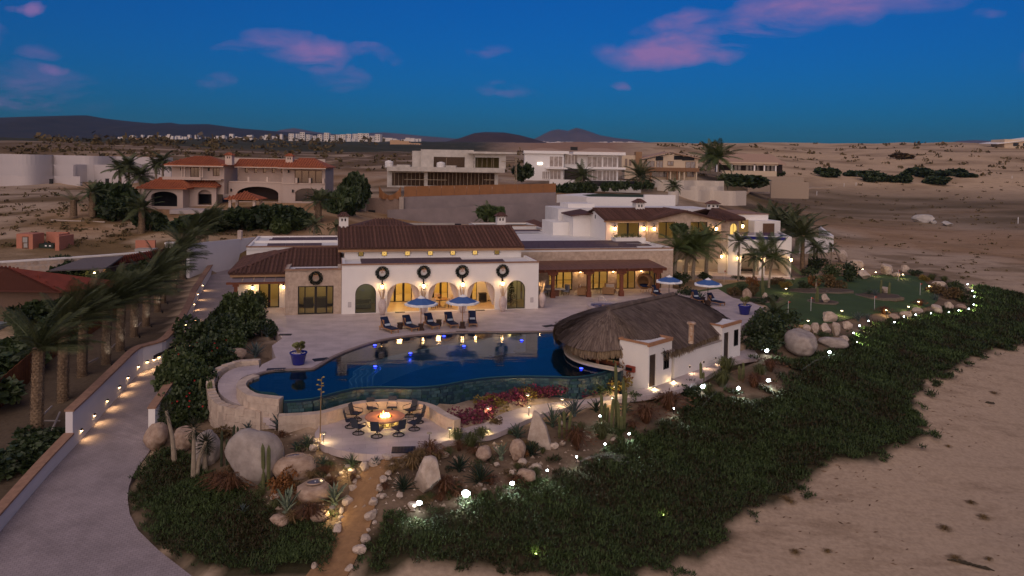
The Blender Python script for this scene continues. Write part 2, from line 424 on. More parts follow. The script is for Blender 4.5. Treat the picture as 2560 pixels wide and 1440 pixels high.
def ground_z(x,y):
    z=base_z(x,y);x=np.atleast_1d(np.asarray(x,float));y=np.atleast_1d(np.asarray(y,float))
    for poly,pz in FLATS:
        xs=[p[0] for p in poly];ys=[p[1] for p in poly]
        m=(x>min(xs)-3) & (x<max(xs)+3) & (y>min(ys)-3) & (y<max(ys)+3)
        if not m.any():continue
        ins=inpoly(x[m],y[m],poly)
        zz=z[m]
        if pz is None:pass
        elif callable(pz):zz[ins]=np.minimum(zz[ins],pz(x[m],y[m])[ins])
        else:zz[ins]=np.minimum(zz[ins],pz)
        z[m]=zz
    return z
def gz(x,y):return float(base_z(x,y)[0])
def PG(u,v):
    """pixel ray down to the natural ground"""
    d=px_dir(u,v);lo,hi=22.0,12000.0
    for n_ in (260,40,12):
        T=np.geomspace(lo,hi,n_);g=(CAM_H+d.z*T)-base_z(d.x*T,d.y*T);k=np.argmax(g<0)
        if not (g<0).any():k=n_-1
        k=max(k,1);lo,hi=T[k-1],T[k]
    p=Vector((d.x*hi,d.y*hi,0));p.z=gz(p.x,p.y);return p
# ---- outlines of the flat platforms
PF=[(622,957),(641,940),(685,929),(763,926),(788,921),(826,898),(872,878),(935,857),(997,845),(1091,836),(1185,832),(1290,832),(1390,830)]
POOL_FAR=[Vector((p.x,p.y,0)) for p in smooth([G(u,v,-.05) for u,v in PF],3)]
POOL_UNDER=[Vector((6.6,63.4,0)),Vector((8.8,62.0,0)),Vector((9.6,59.0,0)),Vector((9.2,55.5,0))]
PE=[(712,1002),(781,996),(844,980),(891,970),(953,967),(1031,968),(1094,964),(1156,953),(1219,944),(1300,940),(1381,941),(1444,942),(1506,931),(1547,914)]
POOL_EDGE=[Vector((p.x,p.y,0)) for p in smooth([G(u,v,-.05) for u,v in PE],3)]
PL=[(712,1002),(687,983),(650,980),(626,968),(622,957)]
POOL_LEFT=[Vector((p.x,p.y,0)) for p in smooth([G(u,v,-.05) for u,v in PL],2)]
POOL=POOL_FAR+POOL_UNDER+POOL_EDGE[::-1]+POOL_LEFT[1:-1]
TER_LEFT=[G(655,911),G(690,894),G(684,880),G(680,864),G(706,846),G(694,832),G(664,806),G(640,790),G(600,782)]
TERR=[HL(-10.5,2.5),HL(-10.5,6),HL(36.5,12),Vector((20.5,84.0,0)),G(1795,722),G(1832,744),G(1880,756),G(1908,768),G(1913,780),G(1898,795),G(1868,806),Vector((18.5,63.2,0)),Vector((13.5,60.0,0))]+POOL_UNDER[2::-1]+POOL_FAR[::-1]+TER_LEFT
FIRE_PX=[(700,1052),(735,1058),(797,1060),(787,1082),(790,1097),(812,1114),(875,1130),(937,1136),(987,1133),(1047,1124),(1094,1109),(1125,1100),(1150,1098),(1150,1073),(1120,1056),(1085,1022),(1035,1004),(970,1000),(905,1004),(850,1022),(760,1036)]
FIRE=[Vector((p.x,p.y,0)) for p in smooth([G(u,v,-1.35) for u,v in FIRE_PX],2,True)]
PATH_LO=[(1125,1101,-1.35),(1194,1092,-1.35),(1241,1083,-1.35),(1312,1051,-1.35),(1366,1031,-1.33),(1450,1012,-1.3),(1553,997,-1.26),(1616,989,-1.24),(1694,974,-1.22),(1760,945,-1.2),(1830,905,-1.2),(1900,893,-1.2)]
PATH_HI=[(1130,1071,-1.35),(1209,1058,-1.35),(1250,1036,-1.35),(1294,1021,-1.35),(1366,1008,-1.33),(1444,1000,-1.3),(1537,988,-1.26),(1600,973,-1.24),(1672,946,-1.22),(1735,920,-1.2),(1812,891,-1.2),(1880,868,-1.2)]
PATH_LO=smooth([G(*p) for p in PATH_LO],3);PATH_HI=smooth([G(*p) for p in PATH_HI],3)
# driveway along the wall
DW=[(503,727,0.0),(483,776,-.25),(462,829,-.6),(439,868,-.95),(412,903,-1.25),(382,919,-1.4),(341,938,-1.55),(296,989,-2.0),(234,1061,-2.6),(202,1100,-2.9),(120,1190,-3.45),(0,1330,-4.25),(-110,1460,-4.8)]
DRIVE_L=[G(*p) for p in DW]
DR=[(600,700,0.0),(575,790,-.25),(545,840,-.6),(520,885,-.95),(500,930,-1.25),(478,960,-1.4),(455,990,-1.55),(425,1040,-2.0),(392,1100,-2.6),(372,1130,-2.9),(322,1215,-3.45),(345,1325,-4.05),(520,1470,-4.6)]
DRIVE_R=[G(*p) for p in DR]
DRIVE_L=smooth([G(540,668,0.0)]+DRIVE_L,3);DRIVE_R=smooth([G(640,668,0.0)]+DRIVE_R,3)
def strip_z(L,R):
    C=np.array([((a+b)/2)[:] for a,b in zip(L,R)])
    def f(x,y):
        out=np.empty(len(x))
        for i in range(len(x)):
            k=np.argmin((C[:,0]-x[i])**2+(C[:,1]-y[i])**2);out[i]=C[k,2]-.28
        return out
    return f
FLATS+=[(TERR,-1.9),(POOL,-2.2),(FIRE,-1.75),(PATH_LO+PATH_HI[::-1],strip_z(PATH_LO,PATH_HI)),(DRIVE_L+DRIVE_R[::-1],strip_z(DRIVE_L,DRIVE_R))]
FLATS+=[([HL(-10,3),HL(38,5),HL(62,15),HL(62,32),HL(34,34),HL(-10,29)],-.4),([Vector((20,92,0)),Vector((38,91,0)),Vector((38,106,0)),Vector((20,106,0))],-.4)]
FLATS+=[([Vector((9,50.5,0)),Vector((20,60,0)),Vector((17,66,0)),Vector((4,60,0)),Vector((4,53,0))],-2.2)]
FLATS+=[([p for p in smooth([G(u,v,-1.6) for u,v in [(705,1000),(860,980),(1100,975),(1300,950),(1547,925),(1560,970),(1320,1000),(1112,1030),(960,990),(700,1036)]],1)],-2.1)]
GREEN_PX=[(1640,745),(1700,735),(1790,720),(1850,705),(1960,700),(2060,690),(2150,692),(2230,686),(2290,692),(2320,712),(2345,742),(2330,765),(2260,780),(2190,785),(2120,800),(2060,812),(1990,812),(1920,800),(1925,775),(1900,758),(1830,742),(1780,735)]
GREEN=smooth([PG(u,v) for u,v in GREEN_PX],2,True)
xs=np.concatenate([-np.geomspace(70,9000,44)[::-1][:-1],np.arange(-70,90.1,.9),np.geomspace(90.1,9000,42)[1:]])
ys=np.concatenate([np.linspace(-400,20,12),np.arange(24,132,.9),np.geomspace(132.5,9000,130)])
GX,GY=np.meshgrid(xs,ys);GZ=ground_z(GX,GY)
nx,ny=len(xs),len(ys)
gv=np.stack([GX.ravel(),GY.ravel(),GZ.ravel()],1)
ii=(np.arange(ny-1)[:,None]*nx+np.arange(nx-1)[None]).ravel()
gf=np.stack([ii,ii+1,ii+nx+1,ii+nx],1)
gme=bpy.data.meshes.new('ground');gme.from_pydata(gv.tolist(),[],gf.tolist())
for p in gme.polygons:p.use_smooth=True
# what the soil is where: beach sand, garden loam, dry scrub, far green plain
SAND=np.array((.42,.32,.225));SOIL=np.array((.14,.10,.068));SCRUB=np.array((.155,.105,.05));DUNE=np.array((.54,.395,.25));GPLAIN=np.array((.045,.050,.028));DRY=np.array((.33,.20,.10));BROWN=np.array((.34,.20,.125))
x_,y_=GX.ravel(),GY.ravel()
gc=np.tile(SAND,(len(x_),1))
def blend(mask,c):
    global gc
    gc=gc*(1-mask[:,None])+np.asarray(c)*mask[:,None]
GARDEN=[PG(u,v) for u,v in [(330,1250),(400,1110),(450,900),(560,800),(700,860),(620,1000),(720,1080),(990,1140),(1150,1090),(1330,1045),(1550,1000),(1700,985),(1880,905),(1870,830),(1960,800),(2100,690),(2330,680),(2420,720),(2430,800),(2150,870),(1990,990),(1800,1080),(1500,1150),(1250,1250),(1000,1310),(860,1440),(480,1440),(330,1300)]]
blend(inpoly(x_,y_,GARDEN)*(.75+.25*vnoise(x_/2,y_/2,4)),SOIL)
nn=fbm(x_/9,y_/5,4,31);n2=fbm(x_/30,y_/16,4,37)
left=np.clip((-x_/np.maximum(y_,1)+.0)*4+.5,0,1)
back=np.clip((y_-84)/14,0,1)
blend(np.clip((nn-.43)*9,0,1)*back*np.clip((330-y_)/60,0,1)*(.62+.35*left),SCRUB)
blend(np.clip((n2-.45)*8,0,1)*back*np.clip((300-y_)/60,0,1)*.6,DRY)
lf=np.clip((y_-195)/40,0,1)*np.clip((.02-x_/np.maximum(y_,1))*14,0,1)
blend(lf*np.clip((nn-.30)*7,0,1),(.15,.10,.052));blend(lf*np.clip((y_-330)/120,0,1)*(.80+.2*n2),GPLAIN)
LEFTBED=[G(u,v,-1.5) for u,v in ((-60,860),(330,735),(490,678),(500,700),(400,880),(180,1090),(-60,1330))]
blend(inpoly(x_,y_,LEFTBED)*.85,(.06,.045,.03))
mid=np.clip((y_-300)/150,0,1)*np.clip((.12-np.abs(x_/np.maximum(y_,1)-.08))*14,0,1)
blend(mid*.85,BROWN)
rt=np.clip((y_-290)/60,0,1)*np.clip((x_/np.maximum(y_,1)-.13)*14,0,1)
pln=np.clip((y_-165)/50,0,1)*np.clip((330-y_)/40,0,1)*np.clip((x_/np.maximum(y_,1)-.10)*12,0,1)
blend(pln*(.45+.5*np.clip((fbm(x_/26,y_/9,4,77)-.40)*7,0,1)),(.13,.095,.048))
blend(rt,DUNE);blend(rt*np.clip((fbm(x_/15,y_/12,5,51)-.52)*12,0,1)*.8,(.24,.16,.085))
COVER_PX=[[(880,1445),(905,1380),(945,1320),(970,1288),(1050,1288),(1130,1268),(1180,1246),(1290,1222),(1380,1188),(1450,1158),(1530,1118),(1600,1080),(1680,1050),(1730,1012),(1700,992),(1790,985),(1860,1003),(1960,978),(1995,930),(1900,903),(1990,900),(2090,880),(2130,852),(2180,812),(2300,790),(2400,775),(2440,740),(2430,716),(2500,725),(2600,750),(2600,845),(2450,885),(2380,918),(2320,955),(2290,1000),(2310,1090),(2230,1130),(2150,1165),(2090,1150),(2020,1190),(2010,1222),(1900,1270),(1850,1310),(1800,1370),(1700,1420),(1600,1450)],
            [(322,1235),(345,1180),(405,1122),(480,1150),(540,1190),(640,1250),(720,1300),(838,1330),(835,1380),(800,1445),(520,1445),(420,1385),(350,1320)]]
COVER=[[PG(u,v) for u,v in c] for c in COVER_PX]
for c in COVER:blend(inpoly(x_,y_,c)*.92,(.030,.030,.014))
ca=gme.color_attributes.new('soil','FLOAT_COLOR','POINT')
ca.data.foreach_set('color',np.concatenate([gc,np.ones((len(gc),1))],1).ravel())
def ground_mat():
    m=bpy.data.materials.new('sandy_ground');m.use_nodes=True;nt=m.node_tree;b=nt.nodes['Principled BSDF'];b.inputs['Roughness'].default_value=.95;b.inputs['Specular IOR Level'].default_value=.1
    at=nt.nodes.new('ShaderNodeAttribute');at.attribute_name='soil'
    ge=nt.nodes.new('ShaderNodeNewGeometry')
    def noise(s,d=6,vec=None,r=.65):
        n=nt.nodes.new('ShaderNodeTexNoise');n.inputs['Scale'].default_value=s;n.inputs['Detail'].default_value=d;n.inputs['Roughness'].default_value=r
        nt.links.new(vec or ge.outputs['Position'],n.inputs['Vector']);return n.outputs['Fac']
    mp=nt.nodes.new('ShaderNodeMapping');mp.inputs['Scale'].default_value=(.35,1.1,1);mp.inputs['Rotation'].default_value=(0,0,.45);nt.links.new(ge.outputs['Position'],mp.inputs[0])
    r1=nt.nodes.new('ShaderNodeValToRGB');nt.links.new(noise(.55,8,mp.outputs[0],.7),r1.inputs[0])
    r1.color_ramp.elements[0].position=.36;r1.color_ramp.elements[0].color=(.74,.72,.70,1);r1.color_ramp.elements[1].position=.50;r1.color_ramp.elements[1].color=(1,1,1,1)
    r2=nt.nodes.new('ShaderNodeValToRGB');nt.links.new(noise(4,5),r2.inputs[0]);r2.color_ramp.elements[0].position=.3;r2.color_ramp.elements[0].color=(.8,.78,.76,1);r2.color_ramp.elements[1].position=.6;r2.color_ramp.elements[1].color=(1.06,1.05,1.04,1)
    def mul(a,b_):
        x=nt.nodes.new('ShaderNodeMix');x.data_type='RGBA';x.blend_type='MULTIPLY';x.inputs[0].default_value=1;nt.links.new(a,x.inputs[6]);nt.links.new(b_,x.inputs[7]);return x.outputs[2]
    c=mul(mul(at.outputs['Color'],r1.outputs[0]),r2.outputs[0]);nt.links.new(c,b.inputs['Base Color'])
    bp=nt.nodes.new('ShaderNodeBump');bp.inputs['Strength'].default_value=.6;bp.inputs['Distance'].default_value=.06;nt.links.new(noise(1.6,7,mp.outputs[0]),bp.inputs['Height']);nt.links.new(bp.outputs[0],b.inputs['Normal'])
    return m
gme.materials.append(ground_mat())
tag(mobj('ground',gme),kind='structure',label='sandy ground running from the beach to the dunes')
# ------------------------------------------------------------------ hills and far mountain
ROCKHILL=mat('scrubby_hillside',(.045,.033,.022),.95,col2=(.018,.015,.011),scale=.012,detail=10,bump=.0)
ROCKMT=mat('bare_mountain',(.16,.11,.09),.95,col2=(.07,.055,.05),scale=.0016,detail=10)
def ridge(name,prof,Y,depth,m,label,rough=.12,base=20.0):
    """a mountain range whose crest passes behind the given skyline points, a real massif with slopes to both sides"""
    crest=[AY(u,v,Y) for u,v in prof];N=90;M=15;mb=MB()
    cu=np.array([p.x for p in crest]);cz=np.array([p.z for p in crest])
    X=np.linspace(cu[0],cu[-1],N);Zc=np.interp(X,cu,cz);vs=[]
    for j in range(M):
        t=(j/(M-1))*2-1
        for i in range(N):
            k=1-abs(t)**1.25
            n=fbm(np.array([X[i]/(depth*.22)]),np.array([t*4.0+3]),5,5)[0]-.45
            h=base+(Zc[i]-base)*max(k,0)*(1+(0 if abs(t)<.05 else rough*n*4*(1-k)))
            vs.append((X[i]+n*depth*.1*(1-k),Y+t*depth,h if abs(t)<.99 else base-22))
    fs=[(j*N+i,j*N+i+1,(j+1)*N+i+1,(j+1)*N+i) for j in range(M-1) for i in range(N-1)]
    mb.add(vs,fs);o=mb.build(name,m,smooth_=True);tag(o,label=label,kind='structure');return o
ridge('hills',[(-700,330),(-300,305),(-60,296),(60,292),(130,290),(215,288),(260,296),(330,304),(400,310),(425,306),(450,311),(520,310),(600,321),(700,329),(800,335),(900,342),(1000,352)],3600,1300,ROCKHILL,'dark scrub covered hills behind the neighbouring villa')
ridge('hill',[(1100,358),(1150,345),(1185,333),(1210,330),(1260,331),(1300,338),(1330,346),(1380,360)],3000,500,mat('brown_hillside',(.075,.042,.028),.95,col2=(.04,.024,.018),scale=.02,detail=9),'low brown hill left of the blue mountain')
ridge('mountain',[(1290,362),(1340,345),(1375,327),(1395,323),(1420,327),(1440,319),(1460,324),(1500,338),(1540,345),(1580,349),(1640,358),(1700,362)],7600,900,ROCKMT,'blue hazy double peaked mountain on the horizon',rough=.2,base=100)
ridge('distant_hills',[(640,346),(700,325),(735,320),(790,330),(840,336),(960,331),(1000,334),(1060,340),(1120,345),(1200,352)],7600,700,ROCKMT,'faint blue hills behind the white apartment blocks',base=100)
ridge('far_hills',[(2330,362),(2400,352),(2440,350),(2500,354),(2600,362)],7600,600,ROCKMT,'faint blue ridge beyond the right dunes',base=100)
# ------------------------------------------------------------------ terrace, pool, paths
def paver_mat(name,col,mort,s,bw=1.2,bh=.6,rough=.6,bump=.12,rot=YAW):
    m=bpy.data.materials.new(name);m.use_nodes=True;nt=m.node_tree;b=nt.nodes['Principled BSDF'];b.inputs['Roughness'].default_value=rough;b.inputs['Specular IOR Level'].default_value=.35
    ge=nt.nodes.new('ShaderNodeNewGeometry');mp=nt.nodes.new('ShaderNodeMapping');mp.inputs['Rotation'].default_value=(0,0,-rot);nt.links.new(ge.outputs['Position'],mp.inputs[0])
    br=nt.nodes.new('ShaderNodeTexBrick');br.inputs['Scale'].default_value=s;br.inputs['Brick Width'].default_value=bw;br.inputs['Row Height'].default_value=bh;br.inputs['Mortar Size'].default_value=.012
    br.inputs['Color1'].default_value=(*col,1);br.inputs['Color2'].default_value=(*[c*.86 for c in col],1);br.inputs['Mortar'].default_value=(*mort,1);br.inputs['Bias'].default_value=-.2
    nt.links.new(mp.outputs[0],br.inputs['Vector'])
    n=nt.nodes.new('ShaderNodeTexNoise');n.inputs['Scale'].default_value=.7;n.inputs['Detail'].default_value=7;nt.links.new(ge.outputs['Position'],n.inputs['Vector'])
    r=nt.nodes.new('ShaderNodeValToRGB');r.color_ramp.elements[0].position=.3;r.color_ramp.elements[0].color=(.80,.79,.78,1);r.color_ramp.elements[1].position=.65;r.color_ramp.elements[1].color=(1.05,1.04,1.03,1);nt.links.new(n.outputs['Fac'],r.inputs[0])
    x=nt.nodes.new('ShaderNodeMix');x.data_type='RGBA';x.blend_type='MULTIPLY';x.inputs[0].default_value=1;nt.links.new(br.outputs['Color'],x.inputs[6]);nt.links.new(r.outputs[0],x.inputs[7]);nt.links.new(x.outputs[2],b.inputs['Base Color'])
    bp=nt.nodes.new('ShaderNodeBump');bp.inputs['Strength'].default_value=bump;bp.inputs['Distance'].default_value=.01;nt.links.new(br.outputs['Fac'],bp.inputs['Height']);bp.invert=True;nt.links.new(bp.outputs[0],b.inputs['Normal'])
    return m
TERM=paver_mat('travertine_pavers',(.51,.435,.43),(.40,.335,.325),1.0,1.2,.6)
MB().prism(TERR,-1.7,0.0).build('terrace',TERM,kind='structure',label='pale travertine pool terrace')
MB().prism(FIRE,-1.75,-1.35).build('fire_pit_terrace',TERM,kind='structure',label='round sunken travertine terrace around the fire pit')
MB().strip([p-Vector((0,0,.006)) for p in PATH_LO],[p-Vector((0,0,.006)) for p in PATH_HI],.3).build('garden_path',TERM,kind='structure',label='winding pale paved path from the fire pit to the bar')
# pool shell
def rnd_island(m_name,cols,rough=.3,spec=.5,bump=0):
    m=bpy.data.materials.new(m_name);m.use_nodes=True;nt=m.node_tree;b=nt.nodes['Principled BSDF'];b.inputs['Roughness'].default_value=rough;b.inputs['Specular IOR Level'].default_value=spec
    ge=nt.nodes.new('ShaderNodeNewGeometry');r=nt.nodes.new('ShaderNodeValToRGB');nt.links.new(ge.outputs['Random Per Island'],r.inputs[0])
    el_=r.color_ramp.elements
    for i,c in enumerate(cols):
        p=i/(len(cols)-1)
        e=el_[0] if i==0 else (el_[1] if i==1 else el_.new(p))
        e.position=p;e.color=(*c,1)
    if len(cols)>2:el_[len(cols)-1].position=1
    nt.links.new(r.outputs[0],b.inputs['Base Color']);return m
POOLTILE=rnd_island('blue_stone_tile',[(.012,.035,.055),(.03,.075,.10),(.02,.06,.055),(.05,.11,.13),(.018,.045,.075)],.3)
FLOORT=mat('pool_plaster',(.03,.11,.14),.6,var=.35,scale=.6)
shell=thing('swimming_pool','freeform infinity pool with dark blue water and tiled overflow wall','pool',(0,0,0))
pm=MB();pm.prism(POOL,-1.75,-1.45).build('pool_floor',FLOORT,shell)
closed=POOL+[POOL[0]]
rim=MB();n_=len(POOL)
vs=[(p.x,p.y,-.01) for p in POOL]+[(p.x,p.y,-1.6) for p in POOL]
rim.add(vs,[(i,(i+1) % n_,n_+(i+1) % n_,n_+i) for i in range(n_)]);rim.build('pool_wall',FLOORT,shell)
# coping stones along the far rim
cop=MB();cop.ribbon_wall([p+Vector((0,.16,0)) for p in POOL_FAR],.30,-.12,.035);cop.build('coping',mat('dark_coping',(.27,.20,.17),.6,var=.3,scale=2),shell)
# broad curved steps down into the water
STEPM=mat('step_edge_tile',(.80,.85,.85),.4)
for k in range(5):
    st_p=smooth([G(880+k*13,968-k*2,-.3),G(874+k*15,955-k*2,-.3),G(890+k*16,942-k*3,-.3),G(884+k*17,934-k*3,-.3),G(920+k*19,915-k*3,-.3),G(985+k*20,893-k*3,-.3),G(1090+k*24,872-k*4,-.3),G(1210+k*26,860-k*4,-.3)],4)
    MB().ribbon_wall(st_p,.07,-1.5,-.085-.02*(4-k)).build('pool_step',STEPM,shell)
# overflow wall: core and hundreds of stone tiles
WALLC=mat('overflow_wall_core',(.012,.03,.045),.4)
edge=POOL_EDGE
MB().ribbon_wall([p+Vector((0,-.14,0)) for p in edge],.28,-1.75,-.075).build('overflow_wall',WALLC,shell)
tl=MB();rnd=random.Random(3)
def along(path):
    d=[0.0]
    for i in range(1,len(path)):d.append(d[-1]+(path[i]-path[i-1]).length)
    return d
dl=along(edge);tot=dl[-1]
def at_len(path,d,s):
    s=max(0,min(s,d[-1]-1e-6));i=max(0,np.searchsorted(d,s,side='right')-1);i=min(i,len(path)-2)
    t=(s-d[i])/max(d[i+1]-d[i],1e-9);p=path[i].lerp(path[i+1],t);tg=(path[i+1]-path[i]).normalized();return p,tg
z=-.10
while z>-1.6:
    h=rnd.choice((.16,.21,.26));s=rnd.uniform(0,.2)
    while s<tot-.25:
        w=rnd.uniform(.18,.42);p,tg=at_len(edge,dl,s+w/2);nn_=Vector((tg.y,-tg.x,0))
        c=p+nn_*(.285+rnd.uniform(0,.02))+Vector((0,0,z-h/2));tl.obox(c,tg,.02,h-.018,w-.018);s+=w
    z-=h
tl.build('stone_tile',POOLTILE,shell,kind='stuff')
# water
def water_mat(name,deep,tint,wave=.09,wscale=1.0,clear=.75):
    m=bpy.data.materials.new(name);m.use_nodes=True;nt=m.node_tree;nt.nodes.clear()
    ge=nt.nodes.new('ShaderNodeNewGeometry');mp=nt.nodes.new('ShaderNodeMapping');mp.inputs['Scale'].default_value=(.40,1.3,1);nt.links.new(ge.outputs['Position'],mp.inputs[0])
    n=nt.nodes.new('ShaderNodeTexNoise');n.inputs['Scale'].default_value=wscale;n.inputs['Detail'].default_value=4;nt.links.new(mp.outputs[0],n.inputs['Vector'])
    bp=nt.nodes.new('ShaderNodeBump');bp.inputs['Strength'].default_value=wave;bp.inputs['Distance'].default_value=.12;nt.links.new(n.outputs['Fac'],bp.inputs['Height'])
    t=nt.nodes.new('ShaderNodeBsdfTransparent');t.inputs[0].default_value=(*tint,1)
    df=nt.nodes.new('ShaderNodeBsdfDiffuse');df.inputs[0].default_value=(*deep,1)
    g=nt.nodes.new('ShaderNodeBsdfGlossy');g.inputs['Roughness'].default_value=.02;nt.links.new(bp.outputs[0],g.inputs['Normal'])
    m1=nt.nodes.new('ShaderNodeMixShader');m1.inputs[0].default_value=clear;nt.links.new(df.outputs[0],m1.inputs[1]);nt.links.new(t.outputs[0],m1.inputs[2])
    fr=nt.nodes.new('ShaderNodeFresnel');fr.inputs[0].default_value=1.36;nt.links.new(bp.outputs[0],fr.inputs['Normal'])
    fm=nt.nodes.new('ShaderNodeMath');fm.operation='MULTIPLY_ADD';fm.inputs[1].default_value=.85;fm.inputs[2].default_value=.02;fm.use_clamp=True;nt.links.new(fr.outputs[0],fm.inputs[0])
    m2=nt.nodes.new('ShaderNodeMixShader');nt.links.new(fm.outputs[0],m2.inputs[0]);nt.links.new(m1.outputs[0],m2.inputs[1]);nt.links.new(g.outputs[0],m2.inputs[2])
    o=nt.nodes.new('ShaderNodeOutputMaterial');nt.links.new(m2.outputs[0],o.inputs[0]);return m
WATER=water_mat('pool_water',(.004,.020,.036),(.35,.6,.7))
wm_=MB();wm_.prism(POOL,-.07,-.055);
wsheet=MB();flat=[(p.x,p.y) for p in POOL];tr=tessellate_polygon([[Vector((*p,0)) for p in flat]])
wsheet.add([(*p,-.06) for p in flat],[tuple(t) for t in tr]);me=wsheet.mesh('water')
bm=bmesh.new();bm.from_mesh(me)
for f in bm.faces:
    if f.normal.z<0:f.normal_flip()
bm.to_mesh(me);bm.free()
mobj('water',me,WATER,None,kind='structure',label='dark blue pool water mirroring the lit villa')
# catch basin under the overflow wall
BAS=[G(u,v,-1.5) for u,v in [(702,1032),(781,1022),(859,1004),(960,985),(1100,985),(1300,965),(1440,960),(1547,935),(1556,958),(1540,978),(1450,990),(1319,1000),(1230,1012),(1180,1030),(1125,1045),(1080,1035),(1020,1030),(960,1028),(890,1032),(830,1048),(706,1058)]]
MB().prism(BAS,-1.75,-1.5).build('catch_basin',mat('basin_water',(.008,.016,.028),.08,var=.3,scale=.5,spec=.6),kind='structure',label='dark catch basin below the overflow wall')
kb=smooth([G(u,v,-1.38) for u,v in [(1112,1030),(1180,1026),(1240,1010),(1319,994),(1450,984),(1530,974),(1552,955)]],3)
MB().ribbon_wall(kb,.16,-2.1,-1.36).build('basin_kerb',mat('kerb_stone',(.5,.42,.38),.8,var=.2),kind='structure')
# blue pool lamps
BLUE=emit_mat('pool_lamp_glow',(.03,.05,1.0),5.0)
for i,(u,v) in enumerate([(937,865),(1110,842),(1026,885),(1160,867),(938,918),(1304,853),(1453,923)]):
    p=G(u,v,-.06);t=thing('pool_lamp',f'blue underwater pool lamp, {ORD[i]} counted from the left far side','lamp',(p.x,p.y,0),0,'blue lamps in the pool')
    MB().lathe([(0,-.06),(.16,-.05),(.18,-.02),(.14,.0)],12,(0,0,-.02)).build('housing',mat('chrome',(.5,.5,.5),.2,metal=1),t)
    MB().lathe([(.001,.0),(.12,-.01),(.10,.035),(.0,.05)],12).build('lens',BLUE,t)
    point('pool_lamp_light',(0,0,-.5),5,(.05,.10,1.0),.15,t)
# ------------------------------------------------------------------ coquina retaining walls
def stone_wall(name,px,th,z0,z1,label,piece=.62,rows=None,cap=True,seed=1):
    """curved wall of individually laid stone blocks on a core"""
    pts=[G(*p) for p in px];path=smooth(pts,5);n=len(path)
    t=thing(name,label,'wall')
    zt=z1 if hasattr(z1,'__len__') else [z1]*len(px);zb=z0 if hasattr(z0,'__len__') else [z0]*len(px)
    xi=np.linspace(0,1,n);ztp=np.interp(xi,np.linspace(0,1,len(px)),zt);zbp=np.interp(xi,np.linspace(0,1,len(px)),zb)
    MB().ribbon_wall(path,th-.06,list(zbp),list(ztp-.05)).build('core',mat('wall_mortar',(.45,.36,.29),.95,var=.2),t)
    d=along(path);r=random.Random(seed);H=float(np.max(ztp-zbp));nr=rows or max(1,round(H/.42));s=0
    zf=lambda q:(float(np.interp(q/d[-1],xi,zbp)),float(np.interp(q/d[-1],xi,ztp)))
    for row in range(nr):
        s=-r.uniform(0,piece)
        while s<d[-1]:
            w=piece*r.uniform(.7,1.4);a=max(s,0);b=min(s+w,d[-1]);s+=w
            if b-a<.12:continue
            p0,tg0=at_len(path,d,a+.004);p1,tg1=at_len(path,d,b-.004)
            za,ta=zf((a+b)/2);lo=za+(ta-za)*row/nr+.004;hi=za+(ta-za)*(row+1)/nr-.004
            n0=Vector((-tg0.y,tg0.x,0))*(th/2+r.uniform(-.01,.015));n1=Vector((-tg1.y,tg1.x,0))*(th/2+r.uniform(-.01,.015))
            q=[p0+n0,p0-n0,p1-n1,p1+n1]
            vs=[(v.x,v.y,lo) for v in q]+[(v.x,v.y,hi) for v in q]
            MB().add(vs,[(0,3,2,1),(4,5,6,7),(0,1,5,4),(1,2,6,5),(2,3,7,6),(3,0,4,7)]).build('stone',COQS,t)
    return t
COQS=mat('coquina_block',(.60,.49,.39),.9,col2=(.44,.34,.27),scale=2.0,bump=.8,bscale=7,objrand=.05)
stone_wall('stone_wall',[(650,905,.1),(600,910,.0),(556,925,-.1),(528,950,-.3),(530,985,-.5),(556,1010,-.6),(610,1021,-.7),(657,1028,-.75)],.5,[-.3,-.6,-1.0,-1.5,-1.9,-2.2,-2.3,-2.4],[.28,.22,.1,-.1,-.35,-.55,-.65,-.7],'long curved coquina wall outside the ramp left of the pool',seed=4)
stone_wall('stone_wall',[(640,937,.12),(612,948,.12),(603,964,.12),(626,983,.12),(662,990,.12),(703,994,.12)],.55,-1.9,.12,'short curved coquina wall wrapping the left tip of the pool',seed=5)
stone_wall('stone_wall',[(697,1037,-.62),(760,1034,-.62),(812,1028,-.62),(859,1014,-.62),(906,1004,-.62),(969,1000,-.62),(1031,1003,-.62),(1078,1014,-.62),(1109,1033,-.62),(1143,1049,-.62)],.5,-1.7,-.62,'low curving coquina seat wall behind the fire pit',rows=2,seed=6)
# ramp on the left
RAMP_L=smooth([G(648,912,0),G(595,918,-.03),G(562,934,-.15),(G(545,958,-.3)),G(552,985,-.5),G(585,1006,-.65),G(635,1022,-.85),G(668,1040,-1.0)],3)
RAMP_R=smooth([G(648,930,0),G(618,938,-.03),G(600,948,-.15),(G(592,962,-.3)),G(600,982,-.5),G(630,998,-.65),G(672,1010,-.85),G(697,1026,-1.0)],3)
MB().strip(RAMP_L,RAMP_R,.6).build('ramp',TERM,kind='structure',label='curved pale ramp between two stone walls left of the pool')
for k in range(3):
    a=RAMP_L[-1].lerp(G(690,1060,-1.35),(k+.5)/3);b=RAMP_R[-1].lerp(G(722,1046,-1.35),(k+.5)/3)
    c=(a+b)/2;MB().obox((c.x,c.y,-1.18-k*.12),(b-a),.5,.3,(b-a).length+.4).build('step',TERM,kind='structure')
